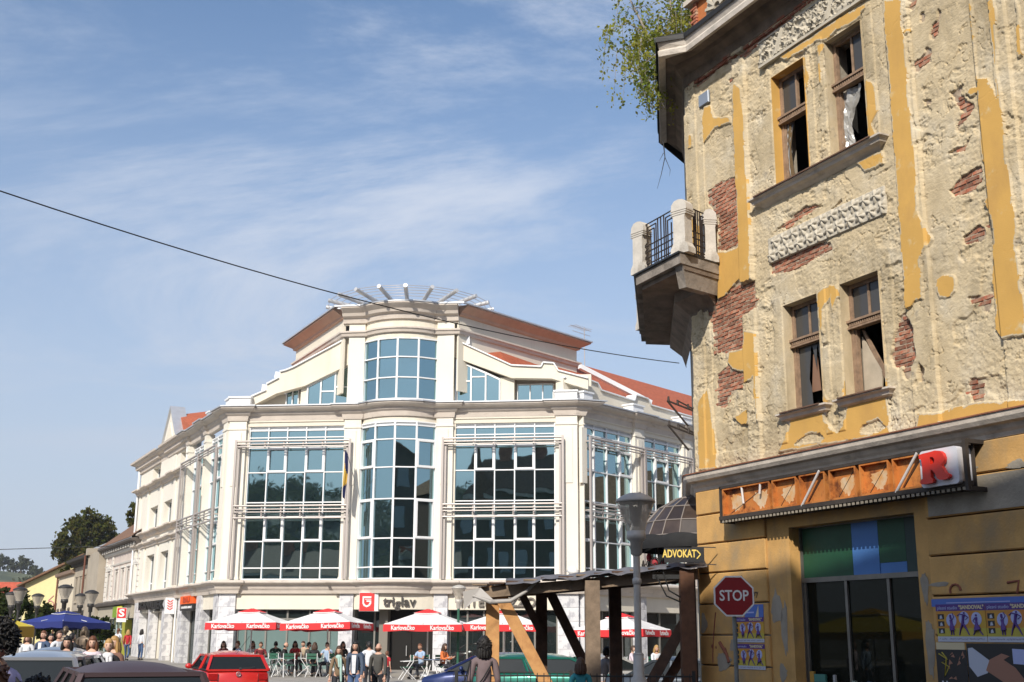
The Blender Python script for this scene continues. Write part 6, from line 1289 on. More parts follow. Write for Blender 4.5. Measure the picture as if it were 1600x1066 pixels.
tree('big dark round tree with autumn tints rising behind the cream house', -52.3, 148, 0.8, 16.0, [(-2.2, 0, 10.8, 1.9, 0.9), (-1.0, 0, 12.9, 2.4, .9), (0.9, 0.3, 13.4, 2.3, .9), (0, -0.5, 14.3, 1.9, .8), (2.7, 0, 12.4, 1.5, 1), (-3.0, 0.2, 12.4, 1.2, 1), (0, 1, 10.2, 2.6, .7), (1.6, -1, 10.8, 1.7, 1), (-0.5, 0, 8.4, 2.2, .8)], 13000, 0.27, LF1, 0.4, 3)
tree('narrow dark tree between the yellow gable and the cream house', -41.3, 112, 0.8, 8.2, [(0.2, 0, 6.6, .8, 1.2), (0.3, 0, 4.9, .65, 1.3), (-0.1, 0, 3.4, .75, 1.2), (0.2, 0, 2.0, 0.7, 1.2), (-0.3, 0, 5.6, 0.5, 1)], 3200, 0.2, LF1, 0.18, 5)
for k, (x, y, s_, lb) in enumerate(((-27.0, 62, 1.15, 'low dark leafy tree behind the yellow umbrella at the left edge'), (-24.4, 60, 1.0, 'low dark leafy tree behind the lamps between the yellow and blue umbrellas'), (-22.6, 63, 0.75, 'small thin leafed tree just left of the blue umbrella top'))):
    tree(lb, x, y, 0.3, 3.4 * s_, [(-1.0, 0, 2.2 * s_, 1.0 * s_, .9), (0.8, 0, 2.4 * s_, 0.95 * s_, .9), (0, 0.4, 2.8 * s_, 0.7 * s_, .8), (1.4, 0, 2.2 * s_, 0.7, 1)], 3600, 0.16, LF3, 0.12, 10 + k, group='low trees on the square')
tree('dark treetop poking over the steep brown roof', -31.1, 100, 0.5, 12, [(0, 0, 11.2, 1.0, 1.4), (0.4, 0, 13.0, 0.7, 1.6), (-0.9, 0, 10.6, 0.7, 1)], 2600, 0.18, LF1, 0.3, 21)
for k, (x, y, r_, lb) in enumerate(((-203, 500, 8.5, 'tallest round tree on the ridge of the hill'), (-213, 503, 8, 'broad tree left of the tallest one on the ridge'), (-183, 500, 8, 'rounded tree at the right end of the ridge'), (-232, 505, 7.5, 'tree at the left edge of the picture on the ridge'), (-193, 492, 5.5, 'smaller tree between the two tall ones on the ridge'), (-170, 505, 5.5, 'small tree where the ridge drops behind the cream house'))):
    z0 = hf(x, y) - 1.0; tree(lb, x, y, z0, r_ * 0.9, [(-r_ * 0.25, 0, r_ * 0.42, r_ * 0.4, .85), (r_ * 0.22, 0, r_ * 0.45, r_ * 0.38, .9), (0, 0, r_ * 0.62, r_ * 0.34, .8)], 2600, 0.55, LF4, r_ * 0.05, 30 + k, group='trees on the ridge of the hill')
# scrub on the slope, nobody could count it
rs = np.random.RandomState(12); pts = []
for k in range(260):
    x = rs.uniform(-330, -60); y = rs.uniform(300, 490)
    if float(fbm(np.array([x]), np.array([y]), 0.02, 3, 14)[0]) < 0.5: continue
    r_ = rs.uniform(1.5, 5); z = hf(x, y) + r_ * 0.3; pts.append(np.array([x, y, z]) + rs.normal(size=(90, 3)) * r_ * np.array([.5, .5, .35]))
me = leaves(np.concatenate(pts), 0.9, 5); me.materials.append(LF4); tag(put('hillside_scrub', me), 'dark scrub and hedges scattered over the grassy hillside', 'scrub', kind='stuff')
rs = np.random.RandomState(19); pts = []
for k in range(900):
    x = rs.uniform(-420, 200); y = rs.uniform(-420, -190); r_ = rs.uniform(4, 8); pts.append(np.array([x, y, hb(x, y) + r_ * 0.25]) + rs.normal(size=(110, 3)) * r_ * np.array([.5, .5, .36]))
me = leaves(np.concatenate(pts), 1.4, 6); me.materials.append(LF4); tag(put('woodland', me), 'wooded hill behind the viewer seen mirrored in the glass front', 'woodland', kind='stuff')
# birch rooted on the roof edge
bt = thing('roof_birch', 'young birch with drooping yellow green twigs growing from the gutter of the derelict house', 'tree', (3.9, 24.6, 13.95))
mb = MB(); rr_ = random.Random(9); tips = []
stems = [((0, 0, 0), (-0.25, -0.1, 1.5), (-0.5, -0.2, 3.4)), ((0.1, 0, 0), (0.1, -0.3, 1.4), (0.2, -0.4, 3.0)), ((0, 0.1, 0), (-0.7, 0.1, 1.0), (-1.3, 0.1, 2.4))]
for s3 in stems: mb.tube(s3, [0.05, 0.035, 0.015], 6)
for k in range(64):
    s3 = stems[rr_.randrange(3)]; t = rr_.uniform(0.15, 1.0); a, b = (s3[0], s3[1]) if t < 0.5 else (s3[1], s3[2]); q = (t * 2) % 1.0
    p = Vector(a).lerp(Vector(b), q); ang_ = rr_.uniform(0, 6.28); L_ = rr_.uniform(0.5, 1.25); dx = math.cos(ang_) * L_; dy = math.sin(ang_) * L_ * 0.7
    if rr_.random() < 0.6: dx = -abs(dx) * 1.0
    pl = [p, p + Vector((dx * .5, dy * .5, 0.25)), p + Vector((dx, dy, 0.0)), p + Vector((dx * 1.12, dy * 1.1, -rr_.uniform(0.5, 1.5)))]
    mb.tube(pl, [0.014, 0.009, 0.006, 0.003], 4); tips.append(pl)
# low hanging sprays beside the gutter
for k in range(11):
    p = Vector((rr_.uniform(-0.6, 0.0), rr_.uniform(-0.6, 0.1), 0.1)); pl = [p, p + Vector((-0.35, -0.1, 0.35)), p + Vector((-0.65 - 0.2 * rr_.random(), -0.2, -0.1)), p + Vector((-0.75 + 0.4 * rr_.random(), -0.25, -rr_.uniform(0.5, 1.15)))]
    mb.tube(pl, [0.014, 0.009, 0.006, 0.003], 4); tips.append(pl)
mb.build('trunk', mat('birch_bark', (0.32, 0.28, 0.24), 0.8, var=0.4, vscale=14), bt)
rs = np.random.RandomState(4); lp = []
for pl in tips:
    for (a, b), n_ in zip(zip(pl[:-1], pl[1:]), (16, 32, 46)):
        q = rs.rand(n_, 1); lp.append(np.array(a)[None] * (1 - q) + np.array(b)[None] * q + rs.normal(size=(n_, 3)) * 0.085)
me = leaves(np.concatenate(lp), 0.055, 3, 1.5); me.materials.append(LF2); put('crown', me, bt)
tw = thing('dead_twig', 'bare dark twig hanging below the left end of the eaves', 'twig', (3.35, 24.6, 12.6)); mb = MB(); mb.tube([(0, 0, 0), (0.03, 0, -0.4), (-0.06, 0, -0.8), (-0.16, 0, -1.15)], [0.016, 0.01, 0.007, 0.003], 4); mb.tube([(0.03, 0, -0.4), (0.14, 0, -0.7), (0.12, 0, -0.85)], [0.008, 0.005, 0.002], 4); mb.tube([(0.0, 0, -0.3), (-0.1, 0, -0.5)], [0.008, 0.002], 4); mb.build('stem', M_black, tw)

# ================================================================== buildings behind the viewer, seen only as reflections and shade
def backhouse(label, x0, x1, y0, y1, H, roofh, col, seed, turret=None, dome=False):
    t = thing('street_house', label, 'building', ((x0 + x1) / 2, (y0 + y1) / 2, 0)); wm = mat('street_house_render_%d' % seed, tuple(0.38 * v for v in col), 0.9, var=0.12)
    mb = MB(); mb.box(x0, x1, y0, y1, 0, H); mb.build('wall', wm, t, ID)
    mb = MB(); ym_ = (y0 + y1) / 2; mb.add([(x0 - .4, y1 + .5, H), (x1 + .4, y1 + .5, H), (x1 - 1.5, ym_, H + roofh), (x0 + 1.5, ym_, H + roofh), (x0 - .4, y0 - .5, H), (x1 + .4, y0 - .5, H)], [(0, 1, 2, 3), (5, 4, 3, 2), (1, 5, 2), (4, 0, 3)]); mb.build('roof', M_browntile, t, ID)
    mb = MB(); mb.box(x0 - 0.3, x1 + 0.3, y1, y1 + 0.4, H - 0.35, H - 0.02); mb.build('cornice', M_oldcor, t, ID)
    nw = max(2, int((x1 - x0) / 2.6)); me = None
    for f_ in range(int(H / 3.6)):
        for k in range(nw):
            if me is None: q = MB(); q.box(-0.55, 0.55, -0.06, 0.04, 0, 1.9); me = q.mesh('window', M_houseglass)
            put('window', me, t, ID, (x0 + (k + 0.5) * (x1 - x0) / nw, y1 + 0.01, 1.2 + f_ * 3.6))
    rr2 = random.Random(seed)
    for k in range(3): q = MB(); cx_ = rr2.uniform(x0 + 2, x1 - 2); q.box(cx_ - 0.5, cx_ + 0.5, ym_ - 0.4, ym_ + 0.4, H + roofh * 0.4, H + roofh + 1.2); q.build('chimney', MATS['chimney_brick'], t, ID)
    if turret is not None: q = MB(); q.lathe([(1.4, H - 1), (1.5, H + 1.0), (0.9, H + 2.6), (0.5, H + 3.2), (0.08, H + 5.2)], 10, (turret, y1 - 0.6)); q.build('turret', M_browntile, t, ID)
    return t
backhouse('tall corner house behind the viewer mirrored with its turret in the glass front', -22.5, -11.5, -23, -12.5, 16.5, 4.5, (0.34, 0.28, 0.2), 1, turret=-20.5)
backhouse('big brick house behind the viewer mirrored in the middle of the glass', -11.0, 4, -30, -16, 17.5, 4.0, (0.30, 0.2, 0.15), 7)
t = thing('street_house', 'tall gabled house behind the viewer shading the ground floor shop', 'building', (-2, -8, 0))
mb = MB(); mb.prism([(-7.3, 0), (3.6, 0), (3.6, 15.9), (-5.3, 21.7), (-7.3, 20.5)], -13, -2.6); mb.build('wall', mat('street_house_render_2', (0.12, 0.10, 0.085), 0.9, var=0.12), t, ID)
mb = MB(); mb.bar((-5.3, -7.8, 21.75), (3.9, -7.8, 15.8), 11.2, 0.12); mb.bar((-5.3, -7.8, 21.75), (-7.6, -7.8, 20.35), 11.2, 0.12); mb.parts('roof', M_browntile, t, ID)
q = MB(); q.box(-0.55, 0.55, -0.06, 0.04, 0, 1.9); me = q.mesh('window', M_houseglass)
for f_ in range(5):
    for k in range(4): put('window', me, t, ID, (-5.8 + 2.6 * k, -2.59, 1.2 + f_ * 3.5), rz=math.pi)
backhouse('long terrace across the side street mirrored in the right wing glazing', 28, 40, 47, 92, 10.5, 3.2, (0.32, 0.2, 0.15), 8)
backhouse('row of houses across the pedestrian street mirrored in the left wing', -66, -52.5, 70, 112, 9.0, 3.0, (0.36, 0.32, 0.25), 9)
backhouse('lower house with chimneys behind the viewer mirrored in the right wing', 22, 42, 14, 26, 11, 3.5, (0.36, 0.25, 0.2), 3)
backhouse('long low house across the square mirrored in the left bays', -62, -24, -30, -18, 8.5, 3.0, (0.33, 0.3, 0.24), 4)
backhouse('far brick house mirrored at the right end of the glazing', 26, 50, 30, 44, 12.5, 3.2, (0.30, 0.17, 0.12), 5)
backhouse('side street house hidden behind the derelict corner', 16.5, 30, 8, 13.0, 10, 3.5, (0.36, 0.3, 0.2), 6)
# ================================================================== parasols
Cw = mat('parasol_white', (0.74, 0.72, 0.70), 0.85, stain=((0.62, 0.30, 0.28), 2.2, 0.66, 0.72, (1, 1, 1))); Cr_ = mat('parasol_red', (0.68, 0.025, 0.03), 0.75)
def parasol(label, x, y, rz, w_=2.9, peak=2.9, edge=2.3, val=0.28, body=None, rim=None, words=(), name='parasol', group='red and white cafe parasols', pole=True):
    body = body or Cw; rim = rim or Cr_; t = thing(name, label, 'parasol', (x, y, gz(y) + 0.13), rz, group); g = -(gz(y) + 0.13); h = w_ / 2
    peak += g; edge += g
    def ring(s_, z, n=4, sag=0.0):
        o = []
        for k in range(4):
            a = (-1, -1, 1, 1)[k], (-1, 1, 1, -1)[k]; b = (-1, 1, 1, -1)[k], (1, 1, -1, -1)[k]
            for i in range(n): q = i / n; m_ = 1 - sag * math.sin(math.pi * q); o.append(((a[0] * (1 - q) + b[0] * q) * s_ * m_, (a[1] * (1 - q) + b[1] * q) * s_ * m_, z - 0.02 * math.sin(math.pi * q)))
        return o
    def skirt(rings, m, nm, closed=True):
        mb = MB(); n = len(rings[0]); vs = [v for r_ in rings for v in r_]
        mb.add(vs, [(i * n + k, i * n + (k + 1) % n, (i + 1) * n + (k + 1) % n, (i + 1) * n + k) for i in range(len(rings) - 1) for k in range(n)], 0, False); return mb.build(nm, m, t)
    dz = peak - edge
    skirt([ring(h * 0.27, edge + dz * 0.70), ring(h * 0.62, edge + dz * 0.36, sag=0.02), ring(h, edge, sag=0.035)], body, 'canopy')
    skirt([ring(0.02, peak), ring(h * 0.18, edge + dz * 0.86), ring(h * 0.32, edge + dz * 0.74)], rim, 'top_vent')
    skirt([ring(h * 0.32, edge + dz * 0.74), ring(h * 0.322, edge + dz * 0.70)], M_wht, 'vent_trim')
    mb = MB(); n = 12; R0 = ring(h, edge, n, 0.035); R1 = [(p[0] * 1.005, p[1] * 1.005, edge - val * (0.86 + 0.14 * abs(math.cos(2 * math.pi * (k % n) / n))) ) for k, p in enumerate(R0)]; N_ = len(R0)
    mb.add(R0 + R1, [(k, (k + 1) % N_, N_ + (k + 1) % N_, N_ + k) for k in range(N_)]); vl = mb.build('valance', rim, t)
    if pole:
        mb = MB(); mb.tube([(0, 0, 0), (0, 0, peak - 0.02)], 0.03, 8); mb.build('pole', M_wht, t)
        mb = MB(); mb.lathe([(0.0, 0.1), (0.26, 0.09), (0.3, 0.0)], 12); mb.build('base', M_zinc, t)
        mb = MB()
        for k in range(8):
            a = R(45 * k); e = h * (1.38 if k % 2 else 0.98); mb.tube([(0, 0, edge + dz * 0.55), (math.cos(a) * e, math.sin(a) * e, edge + 0.02)], 0.012, 4)
        mb.build('rib', M_wht, t)
    t.rotation_euler.x = R(random.uniform(-1.2, 1.2)); t.rotation_euler.y = R(random.uniform(-1.5, 1.5))
    for side, s_, offs in words:
        fr_ = {'f': Fr((0, -h * 0.985, 0), 0), 'r': Fr((h * 0.985, 0, 0), R(90)), 'l': Fr((-h * 0.985, 0, 0), R(-90))}[side]
        for o in offs:
            me = text_mesh(s_, 0.235, 0.002, bold=0.006, sx=0.86); me.materials.clear(); me.materials.append(M_wht)
            b = bpy.data.objects.new('lettering', me); COL.objects.link(b); b.parent = t; b.matrix_basis = fr_.M @ Matrix.Translation((o * w_, -0.012, edge - val * 0.50)); WM[b.name] = WM[t.name] @ b.matrix_basis
    return t
W2 = 'Karlovačko'
wd = [('f', W2, (-0.25, 0.25)), ('r', W2, (-0.25, 0.25))]
parasol('red and white parasol farthest left, behind the red hatchback', -10.6, 50, R(-6), words=wd)
parasol('red and white parasol second from the left with its shaded right side visible', -7.35, 49.3, R(-12), words=wd)
parasol('red and white parasol in front of the dark entrance, left of the green lamp post', -3.35, 49.5, R(-4), 3.1, words=wd)
parasol('red and white parasol behind the pale leaning timber posts', -0.25, 50, R(-4), 3.1, words=wd)
parasol('red and white parasol seen between the dark canopy posts by the grey lamp post', 4.4, 48, R(-28), 3.0, 2.75, 2.1, words=wd)
navy = mat('navy_canvas', (0.02, 0.035, 0.20), 0.8); 
parasol('large navy blue parasol over the crowd on the left', -16.45, 45, R(-28), 2.25, 2.68, 2.25, 0.24, navy, mat('navy_valance', (0.015, 0.025, 0.15), 0.8), name='parasol', group='plain big parasols', words=[('f', 'EFPIX', ())])
yc = mat('yellow_canvas', (0.80, 0.60, 0.05), 0.8)
parasol('large yellow parasol cut by the left edge of the picture', -13.1, 27.2, R(5), 3.7, 2.78, 2.05, 0.26, yc, mat('yellow_valance', (0.75, 0.42, 0.03), 0.8), name='parasol', group='plain big parasols')

# ================================================================== street lamps
M_lampgrey = mat('lamp_grey', (0.50, 0.47, 0.43), 0.55, metal=0.2, var=0.15, vscale=5); M_lampdark = mat('lamp_dark', (0.03, 0.028, 0.026), 0.5); M_green = mat('lamp_green', (0.02, 0.10, 0.06), 0.5)
def lampglass():
    m = bpy.data.materials.new('lantern_plastic'); m.use_nodes = True; t = m.node_tree; t.nodes.clear(); o = t.nodes.new('ShaderNodeOutputMaterial'); a = t.nodes.new('ShaderNodeBsdfTransparent'); d = t.nodes.new('ShaderNodeBsdfPrincipled'); x = t.nodes.new('ShaderNodeMixShader'); x.inputs[0].default_value = 0.6
    d.inputs['Base Color'].default_value = (0.50, 0.45, 0.38, 1); d.inputs['Roughness'].default_value = 0.25; t.links.new(a.outputs[0], x.inputs[1]); t.links.new(d.outputs[0], x.inputs[2]); t.links.new(x.outputs[0], o.inputs[0]); return m
M_lg = lampglass()
def lamp(label, x, y, top, m, pm=None, s_=1.0, base=False):
    g = gz(y) + (0.13 if y > 44 else 0); t = thing('street_lamp', label, 'street lamp', (x, y, g), 0, 'mushroom topped street lamps'); T_ = top - g; pm = pm or m
    mb = MB(); mb.lathe([(0.0, T_ - 0.0), (0.1, T_ - 0.012), (0.2, T_ - 0.05), (0.29, T_ - 0.11), (0.305, T_ - 0.15), (0.27, T_ - 0.16), (0.1, T_ - 0.15)], 20); mb.build('hood', m, t)
    mb = MB(); mb.lathe([(0.285, T_ - 0.155), (0.24, T_ - 0.28), (0.17, T_ - 0.45), (0.135, T_ - 0.58), (0.13, T_ - 0.62)], 20); mb.build('lantern', M_lg, t)
    mb = MB()
    for k in range(4): a = R(45 + 90 * k); mb.bar((0.06 * math.cos(a), 0.06 * math.sin(a), T_ - 0.45), (0.1 * math.cos(a), 0.1 * math.sin(a), T_ - 0.15), 0.05)
    mb.lathe([(0.0, T_ - 0.2), (0.05, T_ - 0.24), (0.05, T_ - 0.5), (0.0, T_ - 0.52)], 8); mb.build('lamp_core', m, t)
    mb = MB(); mb.lathe([(0.0, T_ - 0.58), (0.14, T_ - 0.58), (0.145, T_ - 0.7), (0.09, T_ - 0.74), (0.085, T_ - 0.92), (0.05, T_ - 0.95)], 16); mb.build('collar', m, t)
    mb = MB(); mb.tube([(0, 0, 0), (0, 0, T_ - 0.93)], 0.052 * s_, 12)
    if base: mb.lathe([(0.08, 1.6), (0.075, 1.56), (0.062, 1.5)], 14); mb.lathe([(0.062, 1.62), (0.078, 1.6), (0.08, 1.3), (0.12, 1.22), (0.15, 1.05), (0.13, 0.9), (0.12, 0)], 14); mb.lathe([(0.052, 2.7), (0.068, 2.68), (0.068, 2.62), (0.052, 2.6)], 12)
    mb.build('pole', pm, t); return t
lamp('tall grey street lamp rising in front of the timber canopy, nearest to the camera', 1.88, 18.0, 3.97, M_lampgrey, base=True)
lamp('street lamp with a dark green pole before the cafe parasols', -2.1, 49.0, 3.85, M_lampgrey, M_green)
lamp('dark lamp with the widest hood above the navy parasol', -17.64, 48, 3.75, M_lampdark)
lamp('dark lamp second from the right of the group above the navy parasol', -21.25, 60, 3.8, M_lampdark)
lamp('dark lamp farthest right of the group above the navy parasol', -17.97, 52, 3.68, M_lampdark)
lamp('dark lamp standing alone against the yellow gable', -22.6, 58, 3.72, M_lampdark)
lamp('dark lamp in front of the red roof, right one of the close pair', -20.24, 50, 3.72, M_lampdark)
lamp('dark lamp in front of the red roof, left one of the close pair', -21.36, 52, 3.6, M_lampdark)

# ================================================================== timber canopy
WN = mat('fresh_timber', (0.56, 0.30, 0.11), 0.75, col2=(0.42, 0.20, 0.07), vscale=6, bump=0.003, stain=((0.28, 0.13, 0.05), 5, 0.62, 0.7, (1, 1, 0.3))); WG = mat('greyed_timber', (0.22, 0.16, 0.11), 0.85, var=0.3, vscale=7, bump=0.004); WD = mat('dark_timber', (0.085, 0.045, 0.028), 0.85, var=0.35, vscale=7, bump=0.004, bscale=30)
tcn = thing('timber_canopy', 'rough timber walkway canopy with leaning braces and a tarpaulin roof beside the old house', 'canopy', (1.6, 24, 0))
def beam(n_, a, b, w_, h_, m): mb = MB(); mb.bar(a, b, w_, h_, 0); mb.build(n_, m, tcn, ID)
beam('post', (-0.36, 24.5, 0), (-0.36, 24.5, 2.66), 0.27, 0.27, WN); beam('brace', (-0.2, 24.35, 2.62), (1.12, 24.3, 0.2), 0.27, 0.24, WN)
beam('post', (0.66, 26, 0), (0.66, 26, 2.9), 0.24, 0.24, WD); beam('brace', (0.8, 25.9, 2.85), (2.05, 25.8, 0.3), 0.22, 0.2, WD); beam('brace', (0.22, 25.9, 2.75), (0.66, 25.9, 1.9), 0.18, 0.16, WD)
beam('post', (1.58, 23.5, 0), (1.58, 23.5, 2.9), 0.28, 0.28, WG); beam('post', (2.19, 25.5, 0), (2.19, 25.5, 2.98), 0.25, 0.25, WD)
beam('post', (3.34, 23.0, 0), (3.34, 23.0, 3.06), 0.26, 0.26, mat('brown_timber', (0.14, 0.065, 0.035), 0.85, var=0.3, vscale=7)); beam('post', (3.56, 24.2, 0), (3.56, 24.2, 3.06), 0.24, 0.24, WD)
beam('brace', (3.3, 23.2, 2.1), (2.2, 23.4, 0.2), 0.2, 0.2, WD); beam('brace', (3.36, 23.5, 1.6), (2.55, 23.6, 0.3), 0.2, 0.18, MATS['brown_timber'])
beam('roof_beam', (-0.55, 24.3, 2.68), (3.6, 23.1, 3.02), 0.16, 0.2, WG); beam('roof_beam', (-0.45, 26.1, 2.72), (3.75, 25.4, 3.06), 0.16, 0.2, WD); beam('roof_beam', (-0.55, 24.25, 2.70), (0.4, 26.3, 2.88), 0.2, 0.2, WN)
beam('roof_beam', (1.5, 23.5, 2.86), (2.3, 25.7, 2.98), 0.14, 0.16, WD); beam('roof_beam', (3.3, 22.9, 3.02), (3.6, 25.4, 3.06), 0.2, 0.22, WD)
for k in range(13):
    x = -0.62 + k * 0.34; beam('roof_board', (x, 24.05 - 0.29 * (x + 0.6), 2.84 + 0.082 * (x + 0.6)), (x + 0.1, 26.4, 2.92 + 0.082 * (x + 0.6)), 0.3, 0.03, WD if k % 3 else WG)
mb = MB(); vs = []; nx, ny = 44, 8
for i in range(nx + 1):
    for j in range(ny + 1):
        x = -0.1 + 3.8 * i / nx; q = j / ny; y = 23.93 - 0.29 * (x + 0.6) + q * 2.4; z = 2.90 + 0.085 * (x + 0.6) + 0.015 * math.sin(i * 0.7 + j) + 0.008 * math.sin(i * 1.7)
        if j == 0: z -= 0.11 + 0.025 * math.sin(i * 0.5) + 0.012 * math.sin(i * 1.3)
        vs.append((x, y, z))
mb.add(vs, [(i * (ny + 1) + j, (i + 1) * (ny + 1) + j, (i + 1) * (ny + 1) + j + 1, i * (ny + 1) + j + 1) for i in range(nx) for j in range(ny)], 0, True)
mb.build('tarpaulin', mat('grey_tarpaulin', (0.16, 0.155, 0.165), 0.45, var=0.35, vscale=3, bump=0.03, bscale=5), tcn, ID)
mb = MB(); mb.tube([(0.55, 23.95, 2.92), (0.3, 23.9, 2.7), (0.0, 23.9, 2.52), (-0.4, 24.0, 2.5), (-0.75, 24.1, 2.62)], [0.04, 0.035, 0.045, 0.05, 0.03], 5)
mb.add([(-0.95, 24.1, 2.7), (-0.6, 24.1, 2.78), (-0.35, 24.0, 2.55), (-0.75, 24.05, 2.5), (-0.92, 24.1, 2.35)], [(0, 1, 2, 3, 4)]); mb.build('torn_tarp_strip', mat('pale_tarp', (0.36, 0.34, 0.32), 0.6), tcn, ID)
mb = MB(); mb.box(2.7, 3.3, 23.0, 23.02, 2.92, 3.0); mb.tube([(2.75, 22.95, 3.0), (2.95, 22.95, 2.6), (3.3, 22.95, 2.45)], 0.015, 5); mb.tube([(2.9, 22.95, 3.05), (3.0, 22.95, 2.7), (3.35, 22.95, 2.5)], 0.015, 5); mb.build('cable', M_black, tcn, ID)
rgt = thing('plastic_bag', 'small white plastic bag lying on the tarpaulin roof', 'bag', (1.25, 24.2, 3.05)); mb = MB(); mb.ell((0, 0, 0.06), (0.12, 0.1, 0.1), 10, 6, fn=lambda d: 0.75 + 0.4 * math.sin(d.x * 5 + d.z * 4) ** 2); mb.build('bag_body', M_wht, rgt)
# ================================================================== iron guard fence
fe = thing('guard_fence', 'low black iron fence with thin bars in front of the parked cars under the canopy', 'fence', (1.5, 22.3, 0))
mb = MB()
for z in (0.15, 1.03, 1.15): mb.bar((-0.95, 22.3, z), (3.3, 22.3, z), 0.03, 0.03)
mb.build('rail', M_black, fe, ID); me = MB().box(-0.008, 0.008, -0.008, 0.008, 0.15, 1.2).mesh('fence_bar', M_black)
for k in range(36): put('fence_bar', me, fe, ID, (-0.95 + k * 0.12, 22.3, 0))
me = MB().box(-0.03, 0.03, -0.03, 0.03, 0, 1.25).mesh('fence_post', M_black)
for x in (-0.98, 1.1, 3.32): put('fence_post', me, fe, ID, (x, 22.3, 0))
# ================================================================== overhead wires
A = Vector((-6.44, 14.0, 7.24)); B = Vector((3.45, 23.85, 7.33)); D = (B - A)
pts = []
for i in range(33):
    t = -0.6 + 1.6 * i / 32; p = A + D * t; p.z -= 0.30 * (1 - ((t - 0.5) / 0.5) ** 2); pts.append(p)
ww = MB().tube(pts, 0.009, 6).build('overhead_wire', M_black); tag(ww, 'long black wire sagging across the sky to the corner of the old house', 'wire')
ww = MB().tube([(-60, 60, 7.6), (-28.5, 66, 6.3), (-22, 68, 6.7)], 0.02, 5).build('overhead_wire', M_black); tag(ww, 'thin level wire in front of the hill at the left', 'wire')
ww = MB()
for dz in (0, 0.35): ww.tube([(-23.5, 77.5, 6.6 + dz), (-24.5, 80.5, 5.9), (-26.3, 83, 6.5 + dz)], 0.03, 5); ww.tube([(-23.5, 77.5, 5.6 + dz), (-25, 80.5, 4.9 + dz), (-27, 83.8, 6.3)], 0.025, 5)
tag(ww.build('overhead_wire', M_black), 'loops of dark cable slung over the blank beige flank', 'wire')

# ================================================================== cafe furniture
def table_(label, x, y):
    t = thing('cafe_table', label, 'table', (x, y, gz(y) + 0.135), 0, 'round cafe tables'); mb = MB(); mb.lathe([(0, 0.73), (0.38, 0.73), (0.39, 0.71), (0, 0.70)], 20); mb.build('table_top', mat('slate_blue_top', (0.13, 0.17, 0.26), 0.35), t)
    for k in range(4): a = R(45 + 90 * k); mb = MB(); mb.tube([(0.05 * math.cos(a), 0.05 * math.sin(a), 0.7), (0.32 * math.cos(a), 0.32 * math.sin(a), 0.0)], 0.014, 6); mb.build('leg', M_wht, t)
    return t
def chair_proto(label, x, y, rz):
    t = thing('folding_chair', label, 'chair', (x, y, gz(y) + 0.135), rz, 'folding cafe chairs')
    mb = MB(); mb.box(-0.21, 0.21, -0.2, 0.2, 0.44, 0.465, b=0.008); mb.build('seat', mat('green_slat', (0.02, 0.10, 0.06), 0.5), t)
    for z in (0.68, 0.80): mb = MB(); mb.box(-0.2, 0.2, 0.2, 0.22, z, z + 0.09); mb.build('back_slat', MATS['green_slat'], t)
    for sx in (-0.22, 0.22):
        mb = MB(); mb.tube([(sx, 0.2, 0.9), (sx, 0.2, 0.66), (sx, -0.26, 0.0)], 0.014, 6); mb.build('leg', M_wht, t)
        mb = MB(); mb.tube([(sx * 0.94, -0.2, 0.46), (sx * 0.94, 0.3, 0.0)], 0.014, 6); mb.build('leg', M_wht, t)
        mb = MB(); mb.tube([(sx, -0.2, 0.66), (sx, 0.2, 0.68)], 0.014, 6); mb.build('armrest', M_wht, t)
    return t
CH0 = None
def chair(label, x, y, rz):
    global CH0
    if CH0 is None: CH0 = chair_proto(label, x, y, rz); return CH0
    c = copy_tree(CH0, Matrix.Translation((x, y, gz(y) + 0.135)) @ Matrix.Rotation(rz, 4, 'Z'), label); return c
